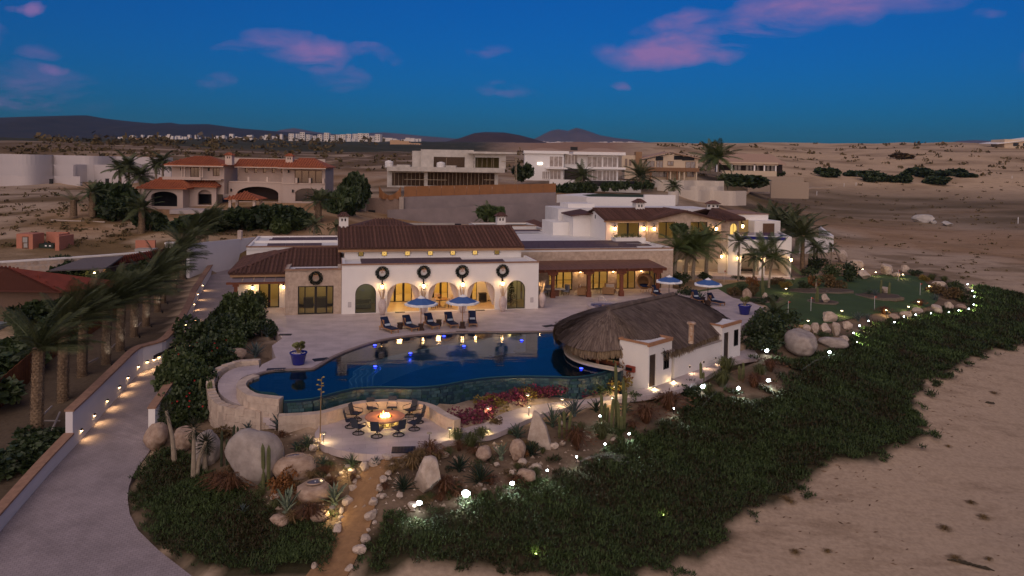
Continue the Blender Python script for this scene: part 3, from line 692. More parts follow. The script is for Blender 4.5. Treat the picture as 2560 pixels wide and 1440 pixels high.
# golf green
GRASSM=mat('putting_turf',(.050,.085,.026),.9,col2=(.038,.066,.021),scale=.35,bump=.3,bscale=40)
gm=MB();gp=[(p.x,p.y) for p in GREEN];tr=tessellate_polygon([[Vector((*p,0)) for p in gp]])
bm=bmesh.new();vv=[bm.verts.new((*p,0)) for p in gp];bm.faces.new(vv);bmesh.ops.triangulate(bm,faces=bm.faces)
for _ in range(4):bmesh.ops.subdivide_edges(bm,edges=[e for e in bm.edges if e.calc_length()>2.2],cuts=1,use_grid_fill=True);bmesh.ops.triangulate(bm,faces=bm.faces)
zz=base_z(np.array([v.co.x for v in bm.verts]),np.array([v.co.y for v in bm.verts]))
for v,z_ in zip(bm.verts,zz):v.co.z=z_+.07
for f in bm.faces:
    if f.normal.z<0:f.normal_flip()
me=bpy.data.meshes.new('putting_green');bm.to_mesh(me);bm.free()
mobj('putting_green',me,GRASSM,kind='structure',label='smooth green putting turf right of the villa')
# drains set in the paving
for i,(u,v,z_,w,d_,yaw) in enumerate([(713,837,0,1.0,.5,0.1),(803,899,0,1.1,.7,.5),(690,924,0,1.2,.6,.2),(1156,829,0,1.0,.3,.2),(1009,1125,-1.35,1.25,.9,.1),(1000,781,0,.9,.35,.23),(1200,776,0,.9,.35,.23),(1372,815,0,1.1,.6,.6)]):
    p=G(u,v,z_);t=thing('drain_grate',['dark drain grate at the edge of the agave bed','dark drain grate beside the pool behind the near blue pot','dark drain grate by the left tip of the pool','narrow dark drain below the right end lounger','large dark grate at the front rim of the fire pit terrace','dark door mat in front of the left open arch','dark door mat in front of the right open arch','dark drain grate left of the thatched roof'][i],'grate',(p.x,p.y,z_),yaw)
    MB().box(-w/2,-d_/2,.002,w/2,d_/2,.03).build('tray',BLACKIRON,t)
    g=MB()
    for k in range(7):x=-w/2+w*(k+.5)/7;g.box(x-.03,-d_/2+.04,.0305,x+.03,d_/2-.04,.045)
    g.build('bars',mat('grate_iron',(.03,.028,.028),.5),t)
# ------------------------------------------------------------------ building kit
_colcache={}
def tile_column_mesh(L,pitch,m):
    n=max(1,round(L/.40));key=(n,round(pitch,3),m.name)
    if key in _colcache:return _colcache[key]
    mb=MB();r=pitch*.30;tl_=L/n;rr=random.Random(n)
    for i in range(n):
        y0=i*tl_-.02;y1=(i+1)*tl_+.03;vs=[]
        jx=rr.uniform(-.012,.012);lift=.035+rr.uniform(0,.012)
        for (y,rad,z) in ((y0,r*1.08,lift),(y1,r*.88,.006)):
            for k in range(6):
                g=PI*k/5;vs.append((jx+rad*math.cos(g),y,z+rad*math.sin(g)*.95))
        fs=[(k,k+1,7+k,6+k) for k in range(5)]+[(5,4,3,2,1,0)]
        mb.add(vs,fs)
    me=bpy.data.meshes.new('tile_row');me.from_pydata(mb.v,[],mb.f)
    for p in me.polygons:p.use_smooth=len(p.vertices)==4
    me.materials.append(m);_colcache[key]=me;return me
def slope(roof,p0,along_v,up_v,width,lo,hi,pitch=.39,m=None,joined=False,mbj=None):
    """cover one roof plane with tile rows; p0 eave corner, along_v/up_v unit vectors, lo/hi(s) ends measured up the slope"""
    m=m or TILE;p0=Vector(p0);A=Vector(along_v).normalized();U=Vector(up_v).normalized();N=A.cross(U).normalized()
    if N.z<0:N=-N;
    n=max(1,int(width/pitch))
    for i in range(n):
        s=(i+.5)*width/n;a,b=lo(s),hi(s)
        if b-a<.25:continue
        me=tile_column_mesh(b-a,pitch,m);k=(b-a)/(max(1,round((b-a)/.40))*.40)
        M=Matrix((A,U,A.cross(U))).transposed().to_4x4()
        if A.cross(U).z<0:M=Matrix((-A,U,(-A).cross(U))).transposed().to_4x4()
        M.translation=p0+A*s+U*a+N*.01
        if joined:
            mbj.add([M @ v.co for v in me.vertices],[tuple(p.vertices) for p in me.polygons])
        else:
            o=bpy.data.objects.new('tile_row',me);COL.objects.link(o);o.parent=roof;o.matrix_local=M
def deck(poly3,th=.14):
    """thick sloped slab from a planar polygon"""
    mb=MB();n=len(poly3);vs=[tuple(p) for p in poly3]+[(p[0],p[1],p[2]-th) for p in poly3]
    mb.add(vs,[tuple(range(n)),tuple(range(2*n-1,n-1,-1))]+[(i,i+n,(i+1) % n+n,(i+1) % n) for i in range(n)]);return mb
def arch(a0,a1,z0,z1,rise=None,n=12):
    w=(a1-a0)/2;rise=rise or min(w,(z1-z0)*.6);zs=z1-rise;c=(a0+a1)/2
    return [(a0,z0),(a1,z0)]+[(c+w*math.cos(PI*k/n),zs+rise*math.sin(PI*k/n)) for k in range(n+1)]
def rect(a0,a1,z0,z1):return [(a0,z0),(a1,z0),(a1,z1),(a0,z1)]
def ring(mb,outer,inner,b0,b1):
    n=len(outer);vs=[]
    for b in (b0,b1):
        vs+=[(p[0],b,p[1]) for p in outer]+[(p[0],b,p[1]) for p in inner]
    fs=[]
    for i in range(n):
        j=(i+1) % n
        fs+=[(i,j,n+j,n+i),(2*n+j,2*n+i,3*n+i,3*n+j),(i,2*n+i,2*n+j,j),(n+j,3*n+j,3*n+i,n+i)]
    mb.add(vs,fs)
def window(parent,shape,a0,a1,z0,z1,b,mull=(),bars=(),fw=.07,fm=None,pane=None,name='window',rise=None,depth=.08):
    fm=fm or FRAME;mb=MB()
    if shape=='arch':
        w=(a1-a0)/2;rise=rise or min(w,(z1-z0)*.6)
        o_=arch(a0,a1,z0,z1,rise);i_=arch(a0+fw,a1-fw,z0+fw,z1-fw,rise-fw*.6)
    else:o_=rect(a0,a1,z0,z1);i_=rect(a0+fw,a1-fw,z0+fw,z1-fw)
    ring(mb,o_,i_,b,b+depth);c=(a0+a1)/2;w=(a1-a0)/2
    def top(a):
        if shape != 'arch':return z1-fw
        t=min(1,abs(a-c)/max(w-fw,.01));return (z1-rise)+(rise-fw)*math.sqrt(max(0,1-t*t))
    for (a,wd) in mull:mb.box(a-wd/2,b+.005,z0+fw,a+wd/2,b+depth-.005,top(a))
    for (z_,hd) in bars:mb.box(a0+fw,b+.01,z_-hd/2,a1-fw,b+depth-.01,z_+hd/2)
    f=mb.build(name,fm,parent)
    # one pane per light between the mullions
    es=[a0+fw]+sorted(a for a,_ in mull)+[a1-fw]
    if shape=='arch' or len(es)==2:
        MB().add([(p[0],b+depth/2,p[1]) for p in i_],[tuple(range(len(i_)))]).build('pane',pane or GLASS,f)
    else:
        for k in range(len(es)-1):
            MB().add([(p[0],b+depth/2,p[1]) for p in rect(es[k],es[k+1],z0+fw,z1-fw)],[(0,1,2,3)]).build('pane',pane or GLASS,f)
    return f
def boxpart(parent,name,m,*bx):
    mb=MB()
    for b in bx:mb.box(*b)
    return mb.build(name,m,parent)
def parapet(parent,a0,a1,b0,b1,zt,th=.3,depth=.45,wall_m=None,sides='fblr',cap_h=.14,deckz=None):
    """raised rim round a flat roof with a stone cap, roof deck inside"""
    wm2=wall_m or STUCCO;mb=MB();cp=MB();o=.05
    if 'f' in sides:mb.box(a0,b0,zt-depth,a1,b0+th,zt-cap_h);cp.box(a0-o,b0-o,zt-cap_h,a1+o,b0+th*.25,zt)
    if 'b' in sides:mb.box(a0,b1-th,zt-depth,a1,b1,zt-cap_h+.1);cp.box(a0-o,b1-th-.01,zt-cap_h+.1,a1+o,b1+o,zt)
    if 'l' in sides:mb.box(a0,b0+th,zt-depth,a0+th,b1-th,zt-cap_h+.1);cp.box(a0-o,b0+th*.25,zt-cap_h+.1,a0+.02,b1-th,zt)
    if 'r' in sides:mb.box(a1-th,b0+th,zt-depth,a1,b1-th,zt-cap_h+.1);cp.box(a1-.02,b0+th*.25,zt-cap_h+.1,a1+o,b1-th,zt)
    mb.build('parapet',wm2,parent);cp.build('parapet_cap',CAP,parent)
    dz=deckz if deckz is not None else zt-depth
    boxpart(parent,'roof_deck',ROOFDECK,(a0+.01,b0+.01,dz-.2,a1-.01,b1-.01,dz))
def solar(n,label,a0,b0,z_,cols,parent_loc=None,w=1.95,d=1.0,tilt=.10,gap=.03):
    p=HL(a0,b0,z_);t=thing('solar_array',label,'solar panels',p,YAW)
    me=None
    for i in range(cols):
        x=i*(w+gap)
        o=MB().add([(0,0,.06),(w,0,.06),(w,d,.06+d*tilt),(0,d,.06+d*tilt),(0,0,.02),(w,0,.02),(w,d,.02+d*tilt),(0,d,.02+d*tilt)],[(0,1,2,3),(7,6,5,4),(0,4,5,1),(1,5,6,2),(2,6,7,3),(3,7,4,0)]) if me is None else None
        if me is None:me=o.mesh('panel');me.materials.append(SOLAR)
        q=mobj('panel',me,None,t,loc=(x,0,0))
    MB().box(0,.1,0,cols*(w+gap),.16,.03).box(0,d-.16,0,cols*(w+gap),d-.1,.06+d*tilt-.05).build('rail',mat('aluminium',(.5,.5,.52),.4,metal=.8),t)
    return t
def chimney(a,b,z0,z1,label,w=.95,parent_rz=YAW,loc=None,roofm=None,wallm=None,s=1.0):
    p=loc or HL(a,b,0);t=thing('chimney',label,'chimney',(p.x,p.y,0),parent_rz);wm3=wallm or STUCCO;h=w/2
    MB().box(-h,-h,z0,h,h,z1).build('shaft',wm3,t)
    mb=MB()
    for x in (-.17*s,.17*s):mb.box(x-.08*s,-h-.006,z1-.50*s,x+.08*s,-h+.1,z1-.22*s)
    mb.build('vent',BLACKIRON,t)
    c=MB().add([(-h-.22,-h-.22,z1),(h+.22,-h-.22,z1),(h+.22,h+.22,z1),(-h-.22,h+.22,z1),(-.2*s,-.05,z1+.42*s),(.2*s,-.05,z1+.42*s),(.2*s,.05,z1+.42*s),(-.2*s,.05,z1+.42*s)],
                 [(3,2,1,0),(0,1,5,4),(1,2,6,5),(2,3,7,6),(3,0,4,7),(4,5,6,7)])
    cap_=c.build('cap',roofm or TILE,t)
    for k in range(5):
        x=-h-.1+(2*h+.2)*k/4
        MB().tube([(x,-h-.26,z1+.03),(x*.35,-.06,z1+.42*s)],[.075,.05],6).build('tile',roofm or TILE,cap_)
    return t
def lantern(p,label,power=26,rz=YAW,s=1.0,grp='lit wall lanterns'):
    """hanging bracket lantern: scroll arm, roof cap, caged glowing glass, finial"""
    t=thing('wall_lantern',label,'lantern',p,rz,grp)
    MB().tube([(0,.16*s,.52*s),(0,.02*s,.62*s),(0,-.12*s,.60*s),(0,-.16*s,.48*s)],.022*s,6).box(-.06*s,.14*s,.30*s,.06*s,.18*s,.70*s).build('bracket',BRONZE,t)
    MB().lathe([(.02*s,.50*s),(.05*s,.42*s),(.09*s,.36*s),(.19*s,.26*s),(.20*s,.235*s),(.02*s,.23*s)],8,(0,-.16*s,0)).build('cap',BRONZE,t)
    cg=MB()
    for k in range(6):
        g=PI*k/3;cg.tube([(.155*s*math.cos(g),-.16*s+.155*s*math.sin(g),.235*s),(.10*s*math.cos(g),-.16*s+.10*s*math.sin(g),-.14*s)],.010*s,4)
    cg.lathe([(.02*s,-.28*s),(.03*s,-.20*s),(.11*s,-.15*s),(.11*s,-.13*s)],8,(0,-.16*s,0));cg.build('cage',BRONZE,t)
    MB().lathe([(0,-.12*s),(.075*s,-.10*s),(.125*s,.10*s),(.12*s,.18*s),(0,.22*s)],10,(0,-.16*s,0)).build('glass',LAMPGLOW if power>1 else GLASS,t)
    point('lantern_light',(0,-.42*s,-.02),power,(1.0,.60,.28),.12,t)
    return t
# ------------------------------------------------------------------ 1. arched pavilion (white block with clerestory)
V=thing('arched_pavilion','white arcaded pavilion with clerestory windows under a long brown tiled roof','building',HO,YAW)
ARCHES=[(4.14,7.16),(7.97,10.88),(11.68,14.38)]
holes=[arch(1.22,3.12,.02,2.76,.95)]+[arch(a,b,.02,2.78,1.05) for a,b in ARCHES]+[arch(15.57,17.39,.02,2.80,.91)]
MB().wall(rect(0,18.69,-.4,4.40),holes,0,.38).build('facade',STUCCO,V)
for bx_ in ((0,.38,-.4,.3,16.4,4.2),(18.39,.38,-.4,18.69,5.2,4.2),(17.9,5.46,-.4,18.2,16.4,5.5)):boxpart(V,'side_wall',STUCCO,bx_)
for bx_ in ((3.55,.38,0,3.7,5.2,3.6),(14.85,.38,0,15.0,5.2,3.6)):boxpart(V,'partition',STUCCO_IN,bx_)
boxpart(V,'ceiling',STUCCO_IN,(.3,.39,3.6,18.38,10.5,3.75))
boxpart(V,'interior_floor',mat('warm_stone_floor',(.60,.46,.32),.35,var=.12,scale=1.2),(.31,.01,-.3,18.38,10.5,.012))
parapet(V,0,18.69,0,5.2,4.63,depth=.26,sides='flr')
# loggia back wall with three lit glass doors
MB().wall(rect(.3,18.2,-.2,5.4),[rect(4.4,6.95,.03,2.75),rect(8.35,10.6,.03,2.75),rect(11.9,13.6,.03,2.75)]+[rect(1.88+i*2.29-.26,1.88+i*2.29+.26,4.68,5.20) for i in range(7)],5.2,5.45).build('rear_wall',STUCCO,V)
for a0,a1 in ((4.4,6.95),(8.35,10.6),(11.9,13.6)):
    w=a1-a0;window(V,'rect',a0,a1,.03,2.75,5.26,mull=[(a0+w/3,.22),(a0+2*w/3,.22)],name='glass_door')
for i in range(7):
    c=1.88+i*2.29
    wd=window(V,'rect',c-.26,c+.26,4.68,5.20,5.17,fw=.05,depth=.06,name='clerestory_window',pane=emit_mat('clerestory_glow'+str(min(i,6-i)>0),(1.0,.60,.17),.62 if 0<i<5 else .16))
    g=MB();
    for k in range(8):
        an=k*PI/4;g.obox((c,5.185,4.94),(1,0,0),.02,.015,.02)
    for an in (PI/4,3*PI/4):g.tube([(c-.2*math.cos(an),5.18,4.94-.2*math.sin(an)),(c+.2*math.cos(an),5.18,4.94+.2*math.sin(an))],.012,4)
    for (x0,z0,x1,z1) in ((c,5.2,c,5.36),(c,4.68,c,4.55),(c-.26,4.94,c-.42,4.94),(c+.26,4.94,c+.42,4.94)):g.tube([(x0,5.16,z0),(x1,5.16,z1)],.014,4)
    g.build('grille',BLACKIRON,wd)
# side rooms glazed towards the pool
window(V,'arch',1.22,3.12,.02,2.76,.20,name='arched_window',rise=.95,pane=glass_mat('grey_glass',(.42,.50,.46)))
window(V,'arch',15.57,17.39,.02,2.80,.20,mull=[(16.6,.05)],name='arched_window',rise=.91,pane=glass_mat('grey_glass2',(.62,.68,.60)))
# big room behind
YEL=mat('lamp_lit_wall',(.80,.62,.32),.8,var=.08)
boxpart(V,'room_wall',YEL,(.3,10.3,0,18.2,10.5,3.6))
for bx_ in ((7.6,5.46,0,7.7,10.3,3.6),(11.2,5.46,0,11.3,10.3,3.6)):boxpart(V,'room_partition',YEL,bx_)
for a,b,pw in ((5.7,7.9,210),(9.5,7.9,210),(12.8,7.9,170),(16.4,7.9,60)):point('room_light',(a,b,3.2),pw,(1.0,.68,.22),.3,V)
for a,pw in ((5.6,95),(9.4,95),(13.0,95)):point('loggia_light',(a,3.2,3.3),pw,(1.0,.56,.20),.25,V)
point('side_room_light',(2.0,3.4,3.0),16,(1.0,.80,.45),.3,V);point('side_room_light',(16.6,3.6,3.0),30,(1.0,.72,.30),.3,V)
# main tiled roof
ze,zr,be,br,bb=5.55,7.15,4.75,10.7,16.65
roof=deck([(-.35,be,ze),(18.45,be,ze),(18.45,br,zr),(-.35,br,zr)],.16).build('roof',mat('roof_underlay',(.10,.05,.035),.9),V)
deck([(-.35,br,zr),(18.45,br,zr),(18.45,bb,ze),(-.35,bb,ze)],.16).build('rear_roof_slope',mat('roof_underlay',(.1,.05,.035)),V)
Ls=math.hypot(br-be,zr-ze)
slope(roof,(-.35,be,ze),(1,0,0),(0,br-be,zr-ze),18.8,lambda s:-.08,lambda s:Ls)
slope(roof,(-.35,bb,ze),(1,0,0),(0,br-bb,zr-ze),18.8,lambda s:0,lambda s:Ls,pitch=.6)
rc=MB()
for k in range(47):rc.tube([(-.35+k*.4,br,zr+.03),(-.35+k*.4+.44,br,zr+.045)],[.13,.11],8)
rc.build('ridge_tiles',TILE,roof)
boxpart(V,'fascia',mat('eave_moulding',(.40,.24,.13),.8,var=.2),(-.33,be+.02,ze-.40,18.43,be+.2,ze-.162),(-.2,be+.2,ze-.40,18.3,5.2,ze-.25))
MB().add([(18.05,be+.3,ze-.2),(18.05,bb-.3,ze-.2),(18.05,br,zr-.2),(18.25,be+.3,ze-.2),(18.25,bb-.3,ze-.2),(18.25,br,zr-.2)],[(0,2,1),(3,4,5),(0,1,4,3),(1,2,5,4),(2,0,3,5)]).build('gable',STUCCO,V)
MB().add([(-.1,be+.3,ze-.2),(-.1,bb-.3,ze-.2),(-.1,br,zr-.2),(.1,be+.3,ze-.2),(.1,bb-.3,ze-.2),(.1,br,zr-.2)],[(0,1,2),(3,5,4),(0,3,4,1),(1,4,5,2),(2,5,3,0)]).build('gable',STUCCO,V)
solar(0,'long row of solar panels on the flat roof above the wreaths',1.8,1.2,4.38,7,d=1.3,tilt=.10)
solar(0,'second long row of solar panels just under the clerestory windows',1.8,3.2,4.38,5,d=1.2,tilt=.10)
chimney(.25,10.9,6.5,8.25,'white chimney with two vents at the left end of the long tiled roof')
chimney(17.6,12.6,6.0,8.15,'white chimney with two vents at the right end of the long tiled roof')
# wreaths, lanterns, vases along the facade
WRM=leaf_mat('fir_green',(.012,.030,.014),(.006,.014,.008),.7)
def wreath_mesh():
    mb=MB();r=random.Random(5)
    for k in range(1500):
        t=r.uniform(0,2*PI);ph=r.uniform(0,2*PI);R=.48;q=.09*math.sqrt(r.random())+.03
        c=Vector(((R+q*math.cos(ph))*math.cos(t),-.05+q*math.sin(ph)*.8,(R+q*math.cos(ph))*math.sin(t)))
        d=Vector((math.cos(t)*math.cos(ph),math.sin(ph),math.sin(t)*math.cos(ph)))*.09+Vector((r.uniform(-.05,.05),r.uniform(-.05,.03),r.uniform(-.05,.05)))
        s_=d.cross(Vector((r.uniform(-1,1),r.uniform(-1,1),r.uniform(-1,1)))).normalized()*.028
        mb.add([c-s_,c+s_,c+d],[(0,1,2)])
    me=bpy.data.meshes.new('greenery');me.from_pydata(mb.v,[],mb.f);me.materials.append(WRM);return me
WRE=wreath_mesh();BOWM=mat('cream_ribbon',(.50,.30,.20),.6);GOLD=mat('gold_bauble',(.45,.25,.06),.3,metal=.6)
def wreath(p,label):
    t=thing('wreath',label,'wreath',p,YAW,'Christmas wreaths on the facade');mobj('greenery',WRE,WRM,t)
    MB().lathe([(.46,-.02),(.50,-.02),(.50,.02),(.46,.02),(.46,-.02)],20).build('hoop',BLACKIRON,t,rot=(PI/2,0,0))
    b=MB();b.add([(0,-.2,.26),(-.20,-.22,.38),(-.22,-.2,.18)],[(0,1,2)]);b.add([(0,-.2,.26),(.20,-.22,.38),(.22,-.2,.18)],[(0,2,1)]);b.add([(0,-.2,.26),(-.12,-.21,.02),(-.03,-.21,.0)],[(0,1,2)]);b.add([(0,-.2,.26),(.12,-.21,.02),(.03,-.21,.0)],[(0,2,1)]);b.lathe([(0,-.06),(.06,0),(0,.06)],8,(0,-.22,.26))
    b.build('bow',BOWM,t)
    for x,z_ in ((-.16,.30),(.15,.33),(.02,.42)):MB().lathe([(0,-.06),(.055,-.02),(.055,.02),(0,.06)],8,(x,-.2,z_)).build('bauble',GOLD,t)
for a,z_,l in ((3.65,3.74,'first wreath on the white facade, above the left arched window'),(7.5,3.76,'second wreath on the white facade, left of the middle arch'),(11.14,3.75,'third wreath on the white facade, right of the middle arch'),(15.07,3.75,'fourth wreath on the white facade, nearest the right arched window')):
    wreath(HL(a,-.04,z_),l)
wreath(HL(-2.32,.18,3.35),'wreath hanging alone on the stone wing above its glass doors')
for i,(a,z_) in enumerate(((3.66,2.45),(7.48,2.42),(11.18,2.5),(15.05,2.5))):
    lantern(HL(a,-.2,z_),f'lit lantern under the {ORD[i]} wreath of the white facade',9)
VASEM=mat('white_clay_vase',(.66,.56,.52),.75,col2=(.42,.33,.30),scale=2.2,bump=.3)
DRIFT=mat('pampas_stalk',(.60,.43,.28),.85,var=.3)
def vase(p,label):
    t=thing('floor_vase',label,'vase',p,random.uniform(0,6),'tall vases of dried stalks');r=random.Random(hash(label) & 0xffff)
    MB().lathe([(0,0),(.20,0),(.27,.25),(.36,.65),(.38,.95),(.33,1.2),(.22,1.36),(.20,1.42),(.24,1.50),(.20,1.50),(.16,1.40),(.0,1.38)],18).build('pot',VASEM,t,smooth_=True)
    for k in range(11):
        g=r.uniform(0,2*PI);q=r.uniform(.12,.46);h=r.uniform(2.2,2.75)
        MB().tube([(.06*math.cos(g),.06*math.sin(g),1.3),(q*.6*math.cos(g),q*.6*math.sin(g),1.9),(q*math.cos(g),q*math.sin(g),h)],[.02,.03,.022],5).build('stalk',DRIFT,t)
for i,(a,b) in enumerate(((3.65,-.85),(7.44,-.8),(11.07,-.9),(14.95,-.95),(19.2,.45))):
    vase(HL(a,b),['tall white vase of stalks beside the left arched window','tall white vase of stalks behind the left blue umbrella','tall white vase of stalks behind the right blue umbrella','tall white vase of stalks beside the right arched window','tall white vase of stalks round the right corner by the pergola'][i])
point('vase_lamp',HL(19.0,.2,2.3),14,WARM,.06)
# curtains in the open arches
def curtain(a_top,a_bot,side,label):
    t=MB();n=9;m_=16;vs=[]
    for i in range(n+1):
        z_=2.70-i/n*2.35
        tie=i/n;wtop=.95;e=a_top;
        for j in range(m_+1):
            s_=j/m_;wd=wtop*(1-tie)+.16*tie
            pull=(1-(1-tie)**2)
            a=e+side*(s_*wd*(1.0 if tie<.8 else 1.1)) ;a=a if True else a
            vs.append((a,.62+.07*math.sin(s_*26)*(1-.4*tie),z_))
    fs=[(i*(m_+1)+j,i*(m_+1)+j+1,(i+1)*(m_+1)+j+1,(i+1)*(m_+1)+j) for i in range(n) for j in range(m_)]
    o=t.add(vs,fs).build('curtain',CURTAIN,None,smooth_=True,label=label,cat='curtain',group='tied back curtains in the open arches')
    o.location=HO;o.rotation_euler=(0,0,YAW)
for i,(a,b) in enumerate(ARCHES):
    nm=['left','middle','right'][i]
    curtain(a-.05,a,1,f'pale curtain tied to the left jamb of the {nm} open arch');curtain(b+.05,b,-1,f'pale curtain tied to the right jamb of the {nm} open arch')
# a few things inside the loggia
def dining_chair(p,rz,label):
    t=thing('dining_chair',label,'chair',p,rz,'dining chairs in the loggia');m_=mat('linen_chair',(.62,.52,.42),.9)
    MB().box(-.25,-.25,.40,.25,.25,.50).build('seat',m_,t);MB().box(-.25,.20,.50,.25,.28,1.02).build('backrest',m_,t)
    for x in (-.21,.21):
        for y in (-.21,.21):MB().box(x-.02,y-.02,0,x+.02,y+.02,.40).build('leg',BLACKIRON,t)
tb=thing('dining_table','round dining table with flowers in the middle open arch','table',HL(9.4,2.6),YAW)
MB().lathe([(.05,.72),(.8,.72),(.8,.77),(0,.77)],20).build('top',TEAK,tb);MB().lathe([(.3,0),(.08,.1),(.08,.72),(.05,.72)],10).build('pedestal',TEAK,tb)
fl=thing('flower_bowl','orange flower bowl on the loggia dining table','flowers',HL(9.4,2.6,.77),0)
MB().lathe([(0,0),(.12,0),(.22,.14),(.20,.14),(0,.05)],12).build('bowl',BRONZE,fl)
fb=MB();rr=random.Random(2)
for k in range(60):
    c=Vector((rr.gauss(0,.15),rr.gauss(0,.15),rr.uniform(.12,.42)));fb.add([c+Vector((rr.uniform(-.06,.06),rr.uniform(-.06,.06),rr.uniform(-.06,.06))) for _ in range(3)],[(0,1,2)])
fb.build('petals',mat('orange_petals',(.55,.16,.03),.7),fl)
for k in range(5):
    g=2*PI*k/5-.9;p=HL(9.4+1.15*math.cos(g),2.6+1.15*math.sin(g));dining_chair(p,YAW+g-PI/2 ,['right','far right','far left','left','nearest'][k-1]+' linen chair at the round loggia table')
ct=thing('christmas_tree','dark Christmas tree behind the right arched window','tree',HL(16.4,1.8),0)
cm=MB();rr=random.Random(8)
for k in range(700):
    z_=rr.uniform(.3,2.5);R=.75*(1-z_/2.7);g=rr.uniform(0,2*PI);q=R*math.sqrt(rr.random());c=Vector((q*math.cos(g),q*math.sin(g),z_));d=Vector((math.cos(g),math.sin(g),-.3))*.2;s_=Vector((-math.sin(g),math.cos(g),0))*.05;cm.add([c-s_,c+s_,c+d],[(0,1,2)])
cm.build('crown',WRM,ct);MB().tube([(0,0,0),(0,0,2.4)],[.06,.02],6).build('trunk',TEAK,ct)
ch=thing('grill_cart','dark boxy cart by the right jamb inside the right arch','cart',HL(14.0,4.2),YAW)
MB().box(-.35,-.3,.1,.35,.3,.85).build('body',BLACKIRON,ch);MB().box(-.4,-.33,.85,.4,.33,.92).build('lid',BLACKIRON,ch)
for nm,a0,b0,w,d_,h in (('left',.9,2.2,1.9,.9,.8),('right',15.4,3.6,1.6,.9,.8)):
    sf=thing('sofa',f'pale sofa behind the {nm} arched window','sofa',HL(a0,b0),YAW);m_=mat('beige_sofa',(.45,.40,.32),.9)
    MB().box(0,0,.1,w,d_,.42).build('seat',m_,sf);MB().box(0,d_-.2,.42,w,d_,h).build('backrest',m_,sf)
    for x in (0,w-.18):MB().box(x,0,.42,x+.18,d_-.2,.6).build('armrest',m_,sf)
# wall speakers low on the facade
for a,l in ((.72,'left'),(18.05,'right')):
    sp=thing('wall_speaker',f'small grey grille low on the {l} end of the white facade','grille',HL(a,-.03,.62),YAW);MB().box(-.15,0,0,.15,.028,.48).build('frame',mat('grille_grey',(.45,.42,.42),.6),sp);MB().box(-.12,-.006,.04,.12,0,.44).build('mesh',mat('grille_mesh',(.55,.51,.50),.7),sp)
# ------------------------------------------------------------------ 2. stone wing with double doors
S=thing('stone_wing','low coquina stone wing with black framed glass doors','building',HL(-5.0,.22),YAW)
MB().wall(rect(0,4.98,-.4,4.0),[rect(1.12,4.27,.02,2.62)],0,.35).build('facade',COQ,S)
for bx_ in ((0,.35,-.4,.3,5.6,4.0),(4.68,.35,-.4,4.98,5.6,3.9)):boxpart(S,'side_wall',COQ,bx_)
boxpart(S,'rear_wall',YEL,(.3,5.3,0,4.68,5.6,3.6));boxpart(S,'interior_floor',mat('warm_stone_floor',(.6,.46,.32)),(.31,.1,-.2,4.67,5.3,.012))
parapet(S,0,4.95,0,3.6,4.20,depth=.3,sides='flr',wall_m=COQ);boxpart(S,'ceiling',STUCCO_IN,(.3,.36,3.3,4.68,5.3,3.4))
window(S,'rect',1.12,4.27,.02,2.62,.14,mull=[(1.12+.62,.10),(1.12+1.57,.22),(1.12+2.53,.14)],name='glass_door',fw=.10,pane=glass_mat('grey_glass3',(.62,.66,.60)))
for x in (1.5,2.7):boxpart(S,'counter',mat('dark_cabinet',(.10,.09,.07),.6),(x,3.2,0,x+.9,4.0,.95))
point('kitchen_light',(2.5,3.0,2.9),42,(1.0,.78,.42),.25,S)
solar(0,'dark flat solar panel behind the stone wing parapet',-4.2,1.0,3.92,2,d=1.0,tilt=.05)
# ------------------------------------------------------------------ 3. left wing with hipped tile roof and porch
Lw=thing('porch_wing','white wing with hipped brown tile roof and a small timber porch','building',HO,YAW)
MB().wall(rect(-9.6,-5.02,-.4,3.3),[rect(-7.59,-5.75,.02,2.55)],4.0,4.3).build('facade',STUCCO,Lw)
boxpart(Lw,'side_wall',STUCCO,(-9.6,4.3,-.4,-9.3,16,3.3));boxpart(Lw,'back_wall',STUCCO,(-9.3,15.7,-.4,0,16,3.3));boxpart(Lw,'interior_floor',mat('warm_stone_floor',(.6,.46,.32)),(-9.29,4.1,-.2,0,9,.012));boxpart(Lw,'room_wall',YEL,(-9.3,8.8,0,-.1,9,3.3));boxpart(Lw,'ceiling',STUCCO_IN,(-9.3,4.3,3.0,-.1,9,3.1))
window(Lw,'rect',-7.59,-5.75,.02,2.55,4.08,mull=[(-6.67,.22)],name='glass_door',fw=.10)
point('room_light',(-6.6,6.4,2.7),40,(1.0,.74,.34),.25,Lw)
r2=deck([(-10.2,3.2,3.45),(0,3.2,3.45),(0,9.9,5.0),(-4.7,9.9,5.0)]).build('roof',mat('roof_underlay',(.1,.05,.035)),Lw)
deck([(-10.2,16.4,3.45),(-10.2,3.2,3.45),(-4.7,9.9,5.0)]).build('hip_slope',mat('roof_underlay',(.1,.05,.035)),Lw)
deck([(0,16.4,3.45),(-10.2,16.4,3.45),(-4.7,9.9,5.0),(0,9.9,5.0)]).build('rear_slope',mat('roof_underlay',(.1,.05,.035)),Lw)
L2=math.hypot(6.7,1.55)
slope(r2,(-10.2,3.2,3.45),(1,0,0),(0,6.7,1.55),10.2,lambda s:-.06,lambda s:L2*min(1,s/5.5))
L3=math.hypot(5.5,1.55)
slope(r2,(-10.2,3.2,3.45),(0,1,0),(5.5,0,1.55),13.2,lambda s:-.06,lambda s:L3*min(1,s/6.7,(13.2-s)/6.5))
hp=MB()
for k in range(22):
    t0,t1=k/22,(k+1.1)/22;a,b=Vector((-10.2,3.2,3.5)),Vector((-4.7,9.9,5.06));hp.tube([a.lerp(b,t0),a.lerp(b,min(t1,1))+Vector((0,0,.02))],[.13,.11],8)
for k in range(12):hp.tube([(-4.7+k*.4,9.9,5.03),(-4.7+k*.4+.43,9.9,5.05)],[.12,.105],8)
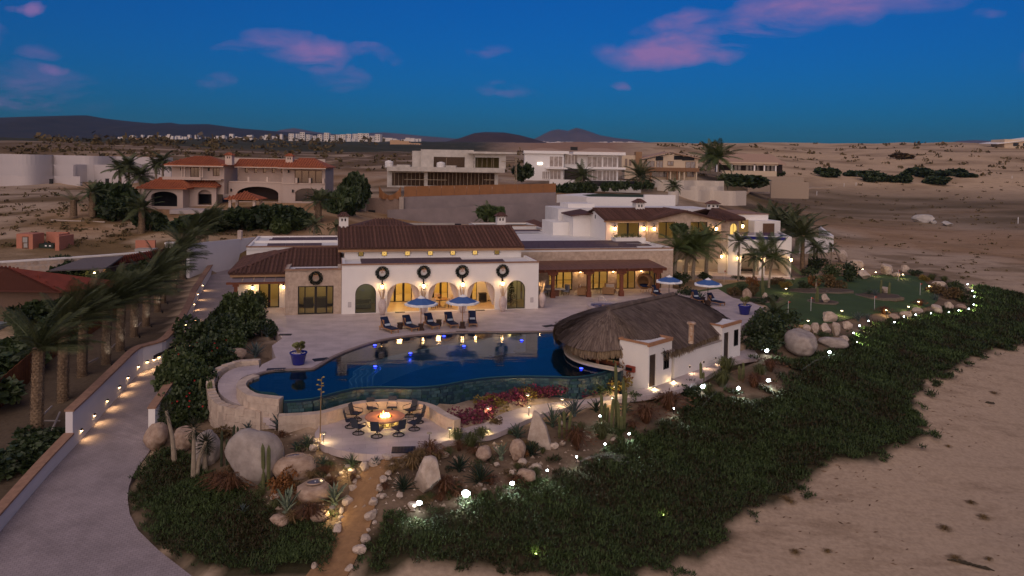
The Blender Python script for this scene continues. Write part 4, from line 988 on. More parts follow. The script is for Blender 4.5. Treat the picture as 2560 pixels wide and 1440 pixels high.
hp.build('ridge_tiles',TILE,r2)
boxpart(Lw,'fascia',mat('eave_moulding',(.40,.24,.13)),(-10.1,3.26,3.08,-5.03,3.5,3.30),(-10.1,3.5,3.08,-9.9,16.3,3.30))
# porch
PANEL=mat('zinc_panel',(.28,.24,.27),.45,var=.15,metal=.3)
for k in range(5):
    x=-9.9+k*.97;MB().add([(x+.02,2.2,2.82),(x+.93,2.2,2.82),(x+.93,4.0,3.06),(x+.02,4.0,3.06),(x+.02,2.2,2.78),(x+.93,2.2,2.78),(x+.93,4.0,3.02),(x+.02,4.0,3.02)],[(0,1,2,3),(7,6,5,4),(0,4,5,1),(1,5,6,2),(2,6,7,3),(3,7,4,0)]).build('porch_panel',PANEL,Lw)
boxpart(Lw,'porch_beam',WOODBEAM,(-10.3,2.25,2.56,-5.03,2.47,2.77),(-9.9,2.47,2.62,-9.7,4.0,2.77))
boxpart(Lw,'porch_bracket',WOODBEAM,(-9.75,2.3,2.36,-9.2,2.42,2.56))
MB().box(-9.62,2.24,.42,-9.32,2.54,2.36).box(-9.68,2.18,.42,-9.26,2.60,.95).build('porch_post',WOODBEAM,Lw);boxpart(Lw,'plinth',STUCCO,(-10.0,2.0,-.5,-9.1,2.9,.42))
for a,l in ((-8.15,'left'),(-5.35,'right')):lantern(HL(a,3.84,1.95),f'lit lantern {l} of the porch door under the small timber canopy',14,s=.85)
# ------------------------------------------------------------------ 4. flat roofed service block behind
K=thing('service_block','white flat roofed block with parapet and solar panels behind the hipped roof','building',HL(-10.0,15.6),YAW)
boxpart(K,'wall',STUCCO,(0,.4,-.4,10.0,12.4,4.18));parapet(K,0,10.0,0.3,12.5,4.62,depth=.22);boxpart(K,'dividing_wall',STUCCO,(.3,5.4,4.41,9.7,5.7,4.68))
solar(0,'front row of solar panels on the white service block',-8.0,17.6,4.41,3,tilt=.16);solar(0,'middle row of solar panels on the white service block',-8.2,22.4,4.41,4,tilt=.16);solar(0,'back row of solar panels on the white service block',-8.0,24.6,4.41,4,tilt=.16)
# hipped tile roof of the garage behind the ridge
Gg=thing('garage_wing','garage wing with low hipped tile roof showing behind the long ridge','building',HL(1.5,30),YAW)
boxpart(Gg,'wall',STUCCO,(0,0,-.3,9,9,4.7));rg=deck([(-.4,-.4,4.9),(9.4,-.4,4.9),(6,4.5,6.2),(3,4.5,6.2)]).build('roof',TILE,Gg)
slope(rg,(-.4,-.4,4.9),(1,0,0),(0,4.9,1.3),9.8,lambda s:0,lambda s:5.05*min(1,s/3.4,(9.8-s)/3.4))
deck([(-.4,9.4,4.9),(-.4,-.4,4.9),(3,4.5,6.2)]).build('hip_slope',TILE,Gg);deck([(9.4,-.4,4.9),(9.4,9.4,4.9),(6,4.5,6.2)]).build('hip_slope',TILE,Gg);deck([(9.4,9.4,4.9),(-.4,9.4,4.9),(3,4.5,6.2),(6,4.5,6.2)]).build('rear_slope',TILE,Gg)
# ------------------------------------------------------------------ 5. pergola wing (stone, flat roof with solar field)
Pw=thing('pergola_wing','long coquina wing with arched glass doors, timber pergola and solar roof','building',HO,YAW)
DOORS=[(22.6,25.35),(27.0,29.55),(30.6,32.9),(34.0,36.1)]
MB().wall(rect(18.7,37.5,-.4,4.35),[arch(a,b,.02,2.72,.9) for a,b in DOORS],9.85,10.2).build('facade',COQ,Pw)
boxpart(Pw,'side_wall',COQ,(37.2,10.2,-.4,37.5,34,4.35));boxpart(Pw,'room_wall',YEL,(18.7,14.5,0,37.2,14.7,3.6));boxpart(Pw,'ceiling',STUCCO_IN,(18.7,10.2,3.3,37.2,14.5,3.4));boxpart(Pw,'interior_floor',mat('warm_stone_floor',(.6,.46,.32)),(18.7,9.9,-.2,37.2,14.5,.012))
parapet(Pw,18.72,37.5,9.85,34.5,4.70,depth=.24,sides='fbr',wall_m=STUCCO)
for i,(a0,a1) in enumerate(DOORS):
    w=a1-a0;window(Pw,'arch',a0,a1,.02,2.72,9.98,mull=[(a0+w*.34,.16),(a0+w*.62,.16)],bars=[(1.15,.06)] if i==0 else (),name='arched_glass_door',rise=.9,fw=.09)
for a,pw in ((21,50),(24.2,80),(28.3,60),(31.8,34),(35,12)):point('room_light',(a,12.4,2.9),pw,(1.0,.70,.26),.25,Pw)
for i,a in enumerate((26.15,30.05,33.45)):lantern(HL(a,9.7,2.15),f'lit lantern on the stone wall between pergola doors, {ORD[i]} from left',22,s=1.15)
PERG=mat('pergola_roof_boards',(.20,.10,.065),.7,var=.3,scale=2)
pg=thing('pergola','red-brown timber pergola with four carved posts','pergola',HO,YAW)
for k in range(34):
    a=19.0+k*.455;MB().add([(a,5.0,3.06),(a+.425,5.0,3.06),(a+.425,9.84,3.36),(a,9.84,3.36),(a,5.0,3.02),(a+.425,5.0,3.02),(a+.425,9.84,3.32),(a,9.84,3.32)],[(0,1,2,3),(7,6,5,4),(0,4,5,1),(1,5,6,2),(2,6,7,3),(3,7,4,0)]).build('roof_board',PERG,pg)
boxpart(pg,'front_beam',WOODBEAM,(18.9,5.45,2.68,34.7,5.72,3.01))
for a in (21.8,25.8,29.5,33.7):
    MB().box(a-.17,5.42,0,a+.17,5.76,2.42).box(a-.24,5.35,0,a+.24,5.83,.55).box(a-.25,5.36,2.30,a+.25,5.82,2.42).build('post',WOODBEAM,pg)
    MB().box(a-.55,5.46,2.43,a+.55,5.72,2.67).build('corbel',WOODBEAM,pg)
for k in range(12):a=19.4+k*1.33;MB().box(a-.06,4.75,2.86,a+.06,5.45,3.0).build('rafter_tail',WOODBEAM,pg)
for i,(b,n) in enumerate(((12.2,7),(13.5,8),(15.2,7),(16.5,8),(17.8,7))):
    solar(0,f'{ORD[i]} row of the solar field on the pergola wing, counted from the pool',20.2+(i % 2)*.4,b,4.47,n,d=1.15,tilt=.10)
solar(0,'small row of solar panels on the far roof behind the right chimney',19.5,30.5,4.72,4)
# things under the pergola
def rattan_chair(p,rz,label,w=.95):
    t=thing('rattan_armchair',label,'armchair',p,rz,'rattan seats under the pergola');rt_=mat('rattan',(.36,.20,.09),.8,var=.35,scale=14,bump=.5)
    MB().box(-w/2,-.42,.12,w/2,.42,.36).build('seat',rt_,t);MB().box(-w/2,.30,.36,w/2,.42,.86).build('backrest',rt_,t)
    for x in (-w/2,w/2-.12):MB().box(x,-.42,.36,x+.12,.30,.62).build('armrest',rt_,t)
    MB().box(-w/2+.13,-.40,.361,w/2-.13,.29,.48).build('cushion',mat('cream_cushion',(.70,.62,.54),.9),t)
    MB().box(-w/2+.16,.18,.481,w/2-.16,.298,.82).build('back_cushion',mat('cream_cushion',(.7,.62,.54)),t)
for (a,b,rz,l) in ((26.0,8.3,1.2,'rattan armchair behind the second pergola post'),(29.3,8.4,-.3,'rattan armchair with pale cushions behind the third pergola post'),(28.4,6.5,2.6,'rattan armchair with its back to the pool left of the third post'),(25.3,6.4,2.8,'rattan armchair with its back to the pool near the second post')):
    rattan_chair(HL(a,b),YAW+rz,l,1.25 if 'third' in l else .95)
bt=thing('side_table','small dark table between the rattan armchairs','table',HL(27.6,7.6),YAW);MB().lathe([(0,.5),(.35,.5),(.35,.55),(0,.55)],14).build('top',BLACKIRON,bt)
for k in range(3):g=2*PI*k/3;MB().tube([(.25*math.cos(g),.25*math.sin(g),.5),(.3*math.cos(g),.3*math.sin(g),0)],.02,5).build('leg',BLACKIRON,bt)
dt=thing('dining_table','stone topped outdoor table by the first pergola post','table',HL(22.4,6.7),YAW);MB().box(-1,-.5,.70,1,.5,.77).build('top',mat('table_stone',(.55,.5,.46),.6),dt);MB().box(-.35,-.3,0,.35,.3,.70).build('pedestal',mat('table_base',(.16,.07,.04),.7),dt)
for i,(a,b,rz) in enumerate(((23.6,7.0,-1.4),(22.0,7.7,0.1),(21.2,6.8,1.6),(24.0,7.9,-.8))):
    t=thing('outdoor_chair',['grey cushioned chair right of the stone topped table','grey cushioned chair behind the stone topped table','grey cushioned chair left of the stone topped table','grey cushioned chair by the first arched pergola door'][i],'chair',HL(a,b),YAW+rz,'chairs at the outdoor table');gm_=mat('slate_cushion',(.22,.23,.28),.9)
    MB().box(-.3,-.3,.38,.3,.3,.48).build('seat',gm_,t);MB().box(-.3,.22,.48,.3,.32,.95).build('backrest',gm_,t)
    for x in (-.26,.26):
        for y in (-.26,.26):MB().box(x-.02,y-.02,0,x+.02,y+.02,.38).build('leg',BLACKIRON,t)
# egg chair
eg=thing('egg_chair','round woven egg chair on thin legs near the fourth pergola post','chair',HL(33.0,7.4),YAW);EGG=mat('wicker',(.40,.22,.09),.75,var=.35,scale=10,bump=.5)
mb=MB();NU,NV=20,10;vs=[];open_d=Vector((-.55,-.75,.05)).normalized()
for shell_r in (.95,.90):
    for i in range(NV+1):
        th_=math.radians(44)+(PI-math.radians(44))*i/NV
        for j in range(NU):
            ph=2*PI*j/NU;vs.append(Vector((math.sin(th_)*math.cos(ph),math.sin(th_)*math.sin(ph),math.cos(th_)))*shell_r)
q=Vector((0,0,1)).rotation_difference(open_d)
vs=[q @ v for v in vs];vs=[Vector((v.x,v.y*.85,v.z*.95+1.25)) for v in vs];fs=[];o2=(NV+1)*NU
for i in range(NV):
    for j in range(NU):
        k=(j+1) % NU;fs+=[(i*NU+j,i*NU+k,(i+1)*NU+k,(i+1)*NU+j),(o2+i*NU+k,o2+i*NU+j,o2+(i+1)*NU+j,o2+(i+1)*NU+k)]
fs+=[(j,o2+j,o2+(j+1) % NU,(j+1) % NU) for j in range(NU)]
mb.add(vs,fs).build('shell',EGG,eg,smooth_=True)
MB().lathe([(0,.62),(.5,.66),(.62,.80),(.5,.92),(0,.95)],16,(-.08,-.12,0)).build('cushion',NAVY,eg,smooth_=True)
for k in range(4):g=PI/4+PI/2*k;MB().tube([(.35*math.cos(g),.35*math.sin(g),.45),(.55*math.cos(g),.55*math.sin(g),0)],.022,6).build('leg',TEAK,eg)
# ------------------------------------------------------------------ 6. guest villa (two storeys)
U=thing('guest_villa','white and stone upper villa with cross gabled brown tile roof and cupola','building',HO,YAW)
und=mat('roof_underlay',(.1,.05,.035))
MB().wall(rect(33,38.4,2.0,7.1),[rect(34.55,37.5,4.72,6.75)],20,20.3).build('facade',mat('pink_stucco',(.74,.60,.52),.85,var=.06),U)  # pinkish lantern glow painted into this wall's stucco colour
window(U,'rect',34.55,37.5,4.72,6.75,20.1,mull=[(36.0,.25)],name='glass_door')
MB().add([(33,20.3,0),(33,28.3,0),(33,28.3,7.1),(33,24.15,8.1),(33,20.3,7.15),(33.3,20.3,0),(33.3,28.3,0),(33.3,28.3,7.1),(33.3,24.15,8.1),(33.3,20.3,7.15)],[(0,4,3,2,1),(5,6,7,8,9),(0,1,6,5),(1,2,7,6),(2,3,8,7),(3,4,9,8),(4,0,5,9)]).build('gable_wall',STUCCO,U)
boxpart(U,'gable_slit',BLACKIRON,(32.97,24.0,7.0,33.0,24.25,7.5))
MB().wall([(38.4,2),(48.8,2),(48.8,7.0),(43.4,8.15),(38.4,7.05)],[rect(39.9,42.2,4.75,6.9),rect(44.4,46.8,4.75,6.9)],19.4,19.8).build('stone_gable',COQ,U)
for a0,a1 in ((39.9,42.2),(44.4,46.8)):window(U,'rect',a0,a1,4.75,6.9,19.52,mull=[((a0+a1)/2,.12)],name='glass_door')
boxpart(U,'room_wall',YEL,(33.3,24,4.7,49,24.2,7));boxpart(U,'room_floor',STUCCO_IN,(33.3,19.9,4.3,52,24,4.7));boxpart(U,'ceiling',STUCCO_IN,(33.3,20.3,6.95,49,24,7.05))
for a,pw in ((36,9),(41,11),(45.6,11)):point('room_light',(a,22,6.6),pw,(1.0,.70,.28),.25,U)
# roof planes
rr_=deck([(32.6,19.5,7.18),(38.6,19.5,7.18),(43.4,24.15,8.32),(32.6,24.15,8.32)]).build('roof',und,U)
Lq=math.hypot(4.65,1.14)
slope(rr_,(32.6,19.5,7.18),(1,0,0),(0,4.65,1.14),10.8,lambda s:Lq*max(0,(s-6.0)/4.8),lambda s:Lq)
deck([(32.6,24.15,8.32),(43.4,24.15,8.32),(43.4,28.8,7.18),(32.6,28.8,7.18)]).build('rear_slope',und,U)
# cross gable over the stone wall
Ld=math.hypot(5.0,1.22)
cg_=deck([(38.2,18.9,7.08),(43.4,18.9,8.32),(43.4,24.15,8.32),(38.4,19.5,7.14)]).build('cross_gable',und,U)
slope(cg_,(38.2,18.9,7.10),(0,1,0),(5.2,0,1.24),5.2,lambda s:5.3*max(0,(s-.6)/4.65),lambda s:5.34)
deck([(43.4,18.9,8.32),(49.2,18.9,7.0),(49.2,26,7.0),(43.4,26,8.32)]).build('right_slope',und,U)
slope(cg_,(49.2,18.9,7.02),(0,1,0),(-5.8,0,1.32),7.1,lambda s:0,lambda s:5.95,pitch=.42)
boxpart(U,'fascia',mat('eave_moulding',(.4,.24,.13)),(32.6,19.6,6.86,38.3,19.75,7.03))
rt_=MB()
for k in range(26):rt_.tube([(32.6+k*.42,24.15,8.36),(33.05+k*.42,24.15,8.38)],[.12,.10],8)
for k in range(13):rt_.tube([(43.4,18.9+k*.42,8.36),(43.4,19.35+k*.42,8.38)],[.12,.10],8)
rt_.build('ridge_tiles',TILE,rr_)
# side lean-to roof at the far left
deck([(30.2,25.8,7.3),(33.0,25.0,7.7),(33.0,30.5,7.9),(30.2,30.5,7.4)]).build('side_roof',TILE,U);boxpart(U,'side_block',STUCCO,(30.6,26.2,0,33.0,31,7.3))
boxpart(U,'low_block',STUCCO,(28.3,28.0,0,30.58,33.5,6.2))
# stone rotunda with hipped cupola roof
for k,(a0,b0,a1,b1) in enumerate(((48.9,21.0,50.6,20.6),(50.6,20.6,52.6,21.6),(52.6,21.6,53.6,23.6))):
    d=Vector((a1-a0,b1-b0,0));Ln=d.length;an=math.atan2(d.y,d.x)
    w_=MB().wall(rect(0,Ln,2,7.0),[arch(.25,Ln-.25,4.8,6.6,.7)] if k==1 else [],0,.3).build('rotunda_wall',COQ,U,loc=(a0,b0,0),rot=(0,0,an))
    if k==1:window(w_,'arch',.25,Ln-.25,4.8,6.6,.1,mull=[(Ln/2,.06)],name='arched_window',rise=.7,pane=emit_mat('lit_pane',(1.0,.62,.16),.75))
boxpart(U,'rear_block',STUCCO,(48.9,24,0,53.6,30,7.0))
apex=Vector((50.6,25.2,8.55));ring_=[(46.8,20.4,7.1),(50.2,19.9,7.05),(53.2,20.9,7.05),(54.4,23.4,7.1),(54.4,29.5,7.1),(47.5,29.5,7.1)]
hr=MB()
for i in range(5):deck([ring_[i],ring_[i+1],tuple(apex)],.12).build('cupola_roof',und,U)
tj=MB()
for i in range(4):
    a=Vector(ring_[i]);b=Vector(ring_[i+1]);m_=int((b-a).length/.4)
    for k in range(m_):
        p=a.lerp(b,(k+.5)/m_);tj.tube([p+Vector((0,0,.06)),p.lerp(apex,.93)+Vector((0,0,.05))],[.10,.07],5,cap=False)
tj.build('tiles',TILE,U,kind='stuff')
cu=thing('cupola','small white vented cupola on the hipped roof of the guest villa','cupola',HL(50.6,25.2),YAW)
MB().lathe([(.85,8.2),(.85,8.95),(.80,8.95),(.0,8.95)],8).build('drum',STUCCO,cu)
for k in range(8):g=2*PI*(k+.5)/8;MB().obox((.80*math.cos(g),.80*math.sin(g),8.68),(-math.sin(g),math.cos(g),0),.06,.26,.26).build('vent',BLACKIRON,cu)
MB().lathe([(1.15,8.96),(1.2,9.02),(.35,9.42),(.0,9.46)],8).build('roof',TILE,cu)
chimney(39.2,24.4,7.9,9.15,'white chimney with square vents on the ridge of the guest villa',w=1.25,s=1.2)
# flat blocks at the right end
boxpart(U,'right_block',STUCCO,(54.5,27.0,0,60.4,36,7.35));boxpart(U,'right_block_cap',CAP,(54.4,26.9,7.352,60.5,36.1,7.45));boxpart(U,'corner_tower',STUCCO,(57.2,25.3,0,61.3,31,6.55));boxpart(U,'shutter',mat('brown_shutter',(.15,.085,.05),.7,var=.3,scale=6),(58.5,25.22,4.75,60.3,25.28,6.2))
boxpart(U,'recess',mat('ochre_plaster',(.45,.34,.13),.8),(54.6,26.9,4.6,57.15,26.98,6.6))
boxpart(U,'rear_wall',STUCCO,(33.3,28.3,0,49,28.6,7.1));boxpart(U,'rear_flat_roof',ROOFDECK,(30,31.2,0,54,38,7.9));boxpart(U,'roof_tank_screen',STUCCO,(32,33,7.9,36,37,8.5),)
for i,(a,b,z_) in enumerate(((34.1,19.9,5.95),(38.05,19.9,5.95),(39.2,19.3,5.95),(47.9,19.3,5.95),(53.9,23.0,5.95))):
    lantern(HL(a,b,z_),['lit lantern left of the upper glass door on the pink wall','lit lantern right of the upper glass door on the pink wall','lit lantern at the left end of the upper stone gable','lit lantern at the right end of the upper stone gable','lit lantern beside the arched rotunda window'][i],16,s=1.25)
pb=thing('planter','white rooftop planter with shrubs beside the upper glass door','planter',HL(33.4,17.6,4.3),YAW);boxpart(pb,'box',STUCCO,(0,0,0,4.0,1.6,.75))
# lower arcade
AR0=Vector((29.31,98.57,0));AYAW=math.atan2(97.38-98.57,36.23-29.31)
A=thing('arcade_terrace','white ground floor arcade with rooftop plunge pool at the right end','building',AR0,AYAW)
MB().wall(rect(0,7.02,-.4,5.2),[arch(.78,3.05,.02,2.95,.8),arch(3.75,6.85,.02,2.95,.8)],0,.55).build('facade',STUCCO,A)
MB().wall(rect(-7.4,-.01,-.4,4.4),[arch(-6.6,-2.0,.02,3.0,1.3),arch(-1.0,-.25,.02,2.9,.35)],1.4,1.9).build('left_facade',STUCCO,A)
boxpart(A,'pier',STUCCO,(-.9,.0,-.4,-.01,1.4,5.2));boxpart(A,'side_wall',STUCCO,(6.72,.55,-.4,7.02,9,5.2));boxpart(A,'back_wall',STUCCO,(-10,8.0,0,6.72,8.3,4.3));boxpart(A,'ceiling',STUCCO,(-7.4,1.9,3.3,6.71,8,4.2));boxpart(A,'roof_terrace',ROOFDECK,(-10,1.9,4.2,-.02,9.5,4.42))
boxpart(A,'inner_wall',STUCCO,(3.2,5.0,0,3.5,8,3.3));boxpart(A,'connecting_wall',mat('pink_stucco',(.74,.60,.52)),(-10.5,2.6,-.2,-7.41,3.0,4.3))  # connecting wall takes the same painted lantern glow
boxpart(A,'doorway',BLACKIRON,(-4.6,7.93,0,-3.7,7.99,2.3));boxpart(A,'small_window',BLACKIRON,(1.6,7.94,1.3,2.2,7.99,2.6))
MB().prism([(-10,-1.8),(7.2,-1.8),(7.2,8),(-10,8)],-.6,.012).build('patio',TERM,A)
boxpart(A,'pool_tank',mat('white_roof_membrane',(.74,.72,.70)),(-.0,.56,4.4,6.71,6.5,4.6))
boxpart(A,'plunge_pool',mat('plunge_water',(.02,.03,.22),.1,spec=.6),(.6,.16,4.61,6.4,5.8,5.19));boxpart(A,'pool_rim',STUCCO,(.0,.56,4.61,.59,6.5,5.35))
MB().add([(.75,-.012,4.72),(6.3,-.012,4.72),(6.3,-.012,5.14),(.75,-.012,5.14)],[(0,1,2,3)]).build('pool_glass_front',mat('blue_pool_front',(.02,.025,.20),.15,spec=.6,var=.3,scale=2),A)
for x in range(5):
    MB().tube([(-7.2+x*1.4,2.0,4.42),(-7.2+x*1.4,2.0,5.3)],.03,5).build('baluster',BLACKIRON,A)
MB().box(-7.2,1.97,5.3,-1.4,2.03,5.36).build('handrail',BLACKIRON,A)
for a,b,pw in ((-4.5,5.2,60),(-1.0,5.0,30),(1.6,4.0,30),(5.2,3.4,36)):point('arcade_light',(a,b,3.0),pw,(1.0,.66,.34),.25,A)
for i,(x,y,z_) in enumerate(((-1.6,1.2,2.2),(.35,-.18,2.2),(3.4,-.18,2.2),(6.95,-.18,2.2),(-7.0,1.2,2.3))):
    p=AR0+Vector((x*math.cos(AYAW)-y*math.sin(AYAW),x*math.sin(AYAW)+y*math.cos(AYAW),z_));lantern(p,f'lit lantern on the white arcade, {["second from left", "middle", "fourth from left", "rightmost", "leftmost behind the palms"][i]}',18,AYAW,1.15)
lg=thing('lounge_bed','dark lounge bed inside the right arch of the arcade','lounger',AR0+Vector((2.2,3.0,0)),AYAW);MB().box(-1.2,-.5,.2,1.2,.5,.4).build('seat',BLACKIRON,lg);MB().add([(-1.2,-.5,.4),(-1.2,.5,.4),(-1.9,.5,1.0),(-1.9,-.5,1.0),(-1.15,-.5,.35),(-1.15,.5,.35),(-1.85,.5,.95),(-1.85,-.5,.95)],[(0,1,2,3),(7,6,5,4),(0,3,7,4),(1,5,6,2),(2,6,7,3),(0,4,5,1)]).build('backrest',BLACKIRON,lg)
for x in (-1,1):
    for y in (-.4,.4):MB().box(x-.04,y-.04,0,x+.04,y+.04,.2).build('leg',BLACKIRON,lg)
pj=thing('patio_tree','slim dark potted cypress against the arcade back wall','plant',AR0+Vector((-2.6,6.6,0)),0);MB().lathe([(0,.4),(.28,.6),(.22,1.4),(0,2.2)],8).build('foliage',WRM,pj);MB().lathe([(0,0),(.2,0),(.28,.4),(0,.4)],10).build('pot',VASEM,pj)
# white end box far right
eb=thing('garden_wall','white boundary wall at the far right end of the estate','wall',(0,0,0));q0,q1=G(2000,642),G(2080,632)
MB().ribbon_wall([q0,q1,q1+Vector((6,20,0))],.4,-.5,2.9).build('panel',STUCCO,eb)
# court walls and planters behind the house
cw=thing('court_wall','long white planter wall behind the villa roofs','wall',(0,0,0));p0=Vector((10,122,0));p1=Vector((33,128,0))
MB().ribbon_wall([p0,p1],.4,.5,4.6).build('panel',STUCCO,cw);MB().ribbon_wall([p0+Vector((0,2,0)),p1+Vector((0,2,0))],.4,.5,5.4).build('rear_panel',STUCCO,cw)
gh=thing('gate_lodge','small white lodge with brown pyramid roof behind the solar roofs','building',HL(27,42),YAW);boxpart(gh,'wall',STUCCO,(0,0,0,6,5,3.9));deck([(-.6,-.6,4.0),(6.6,-.6,4.0),(3,2.5,5.4)]).build('roof',TILE,gh);deck([(6.6,-.6,4.0),(6.6,5.6,4.0),(3,2.5,5.4)]).build('roof',TILE,gh);deck([(-.6,5.6,4.0),(-.6,-.6,4.0),(3,2.5,5.4)]).build('roof',TILE,gh);deck([(6.6,5.6,4.0),(-.6,5.6,4.0),(3,2.5,5.4)]).build('roof',TILE,gh)
for (l,a0,b0,a1,b1,z_) in (('low white block behind the long ridge',14.5,36,30,44,4.5),('white flat roof block left of the guest villa',19,35.5,28,41,5.2)):
    t=thing('rear_block',l,'building',HO,YAW);boxpart(t,'wall',STUCCO,(a0,b0,0,a1,b1,z_-.3));parapet(t,a0,a1,b0-.02,b1+.02,z_,depth=.3)
cwall=thing('screen_wall','pale stone screen wall with dark gap behind the long ridge','wall',HL(10,42),YAW);boxpart(cwall,'panel',mat('weathered_stucco',(.46,.41,.36),.9,var=.2,scale=2),(0,0,0,7.0,.4,5.0));boxpart(cwall,'return_panel',mat('weathered_stucco',(.46,.41,.36)),(-2.6,-1.2,0,-.01,.4,5.0));boxpart(cwall,'gate',BLACKIRON,(7.0,.0,0,8.0,.4,4.9))
car=thing('parked_car','dark car parked in the rear court beside the shrubs','car',(6.5,121,2.2),.3)
MB().box(-2.2,-.9,.45,2.2,.9,1.0).add([(-1.5,-.85,1.0),(1.2,-.85,1.0),(1.2,.85,1.0),(-1.5,.85,1.0),(-1.0,-.75,1.6),(.6,-.75,1.6),(.6,.75,1.6),(-1.0,.75,1.6)],[(0,1,5,4),(1,2,6,5),(2,3,7,6),(3,0,4,7),(4,5,6,7)]).build('body',mat('black_car_paint',(.012,.012,.015),.25,spec=.6),car)
for x in (-1.4,1.4):
    for y in (-.85,.85):MB().lathe([(0,-.1),(.34,-.1),(.34,.1),(0,.1)],14).build('wheel',BLACKIRON,car,loc=(x,y,.34),rot=(PI/2,0,0))
# ------------------------------------------------------------------ neighbouring villa on the left, behind
NZ=6.0;NB=AY(340,520,123.0);NS=123.0/F_PX/5.3333   # metres per zoomed pixel
Nv=thing('neighbour_villa','beige two storey neighbour villa with orange tiled roofs and arches','building',(NB.x,123.0,0),0.02)
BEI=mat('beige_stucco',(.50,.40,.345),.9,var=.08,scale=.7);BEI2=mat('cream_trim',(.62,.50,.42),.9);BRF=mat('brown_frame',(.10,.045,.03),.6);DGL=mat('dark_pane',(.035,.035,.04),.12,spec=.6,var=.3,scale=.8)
def nx_(x):return x*NS
def nz_(y):return NZ+(815-y)*NS
def NW(x0,x1,y0,y1):return rect(nx_(x0),nx_(x1),nz_(y1),nz_(y0))
def NA(x0,x1,y0,y1,r):return arch(nx_(x0),nx_(x1),nz_(y1),nz_(y0),r)
# lower left pavilion
MB().wall(rect(nx_(110),nx_(620),NZ-2,nz_(555)),[NA(195,545,595,795,.9)],0,.5).build('pavilion_wall',BEI,Nv)
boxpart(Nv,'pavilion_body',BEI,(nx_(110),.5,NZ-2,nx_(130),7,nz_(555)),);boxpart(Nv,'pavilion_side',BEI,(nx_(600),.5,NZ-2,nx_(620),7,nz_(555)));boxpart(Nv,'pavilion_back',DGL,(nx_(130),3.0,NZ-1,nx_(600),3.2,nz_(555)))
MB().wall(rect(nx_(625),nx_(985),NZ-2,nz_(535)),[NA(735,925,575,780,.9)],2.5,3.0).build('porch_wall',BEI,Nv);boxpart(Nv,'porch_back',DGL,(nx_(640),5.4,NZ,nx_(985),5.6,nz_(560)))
for (x0,x1,b0,b1,yv,yr) in ((25,690,-.7,6.5,548,440),(480,1025,1.6,8.0,525,440)):
    a0,a1,z0,z1=nx_(x0),nx_(x1),nz_(yv),nz_(yr)+.35;mc=(b0+b1)/2;ins=(a1-a0)*.30
    jm=MB();rf=deck([(a0,b0,z0),(a1,b0,z0),(a1-ins,mc,z1),(a0+ins,mc,z1)],.15).build('roof',TILE2,Nv)
    deck([(a1,b0,z0),(a1,b1,z0),(a1-ins,mc,z1)],.15).build('roof_end',TILE2,Nv);deck([(a0,b1,z0),(a0,b0,z0),(a0+ins,mc,z1)],.15).build('roof_end',TILE2,Nv)
    LL=math.hypot(mc-b0,z1-z0);slope(rf,(a0,b0,z0),(1,0,0),(0,mc-b0,z1-z0),a1-a0,lambda s:0,lambda s:LL*min(1,s/ins,(a1-a0-s)/ins),pitch=.42,m=TILE2,joined=True,mbj=jm)
    slope(rf,(a1,b0,z0),(0,1,0),(-ins,0,z1-z0),b1-b0,lambda s:0,lambda s:math.hypot(ins,z1-z0)*min(1,s/(mc-b0),(b1-b0-s)/(mc-b0)),pitch=.42,m=TILE2,joined=True,mbj=jm)
    jm.build('tiles',TILE2,Nv,kind='stuff')
# upper left block
MB().wall(rect(nx_(350),nx_(1065),NZ+2.2,nz_(235)),[NW(600,755,272,405),NW(908,1000,275,387)],3.5,3.9).build('upper_wall',BEI,Nv);boxpart(Nv,'upper_body',BEI,(nx_(350),3.9,NZ+2.2,nx_(1065),10,nz_(240)))
window(Nv,'rect',nx_(600),nx_(755),nz_(405),nz_(272),3.6,mull=[(nx_(650),.05),(nx_(700),.05)],fm=BRF,pane=DGL,name='balcony_door');window(Nv,'rect',nx_(908),nx_(1000),nz_(387),nz_(275),3.6,mull=[(nx_(954),.05)],fm=BRF,pane=DGL)
for x in (515,552,765,795):MB().lathe([(.16,nz_(405)),(.16,nz_(395)),(.11,nz_(390)),(.09,nz_(285)),(.16,nz_(275)),(.16,nz_(262))],8,(nx_(x),2.6,0)).build('column',BEI2,Nv)
boxpart(Nv,'balcony_parapet',BEI,(nx_(280),1.9,nz_(440),nx_(795),2.15,nz_(400)));boxpart(Nv,'balcony_floor',BEI,(nx_(290),2.15,nz_(440),nx_(1060),3.5,nz_(425)))
for (x0,x1,b0,b1,yv,yr,lbl) in ((300,1105,1.8,9.5,232,148,0),(1150,1985,5.2,10.5,238,175,1),(1830,2490,1.8,9.5,240,152,2)):
    a0,a1,z0,z1=nx_(x0),nx_(x1),nz_(yv),nz_(yr)+.45;mc=(b0+b1)/2;ins=0.01 if lbl==1 else (a1-a0)*.36
    jm=MB();rf=deck([(a0,b0,z0),(a1,b0,z0),(a1-ins,mc,z1),(a0+ins,mc,z1)],.15).build('roof',TILE2,Nv)
    if lbl != 1:
        deck([(a1,b0,z0),(a1,b1,z0),(a1-ins,mc,z1)],.15).build('roof_end',TILE2,Nv);deck([(a0,b1,z0),(a0,b0,z0),(a0+ins,mc,z1)],.15).build('roof_end',TILE2,Nv)
    LL=math.hypot(mc-b0,z1-z0);slope(rf,(a0,b0,z0),(1,0,0),(0,mc-b0,z1-z0),a1-a0,lambda s:0,lambda s:LL*min(1,s/ins,(a1-a0-s)/ins),pitch=.42,m=TILE2,joined=True,mbj=jm);jm.build('tiles',TILE2,Nv,kind='stuff')
    MB().box(a0+.05,b0+.02,z0-.32,a1-.05,b0+.16,z0-.16).build('cornice',BEI2,Nv)
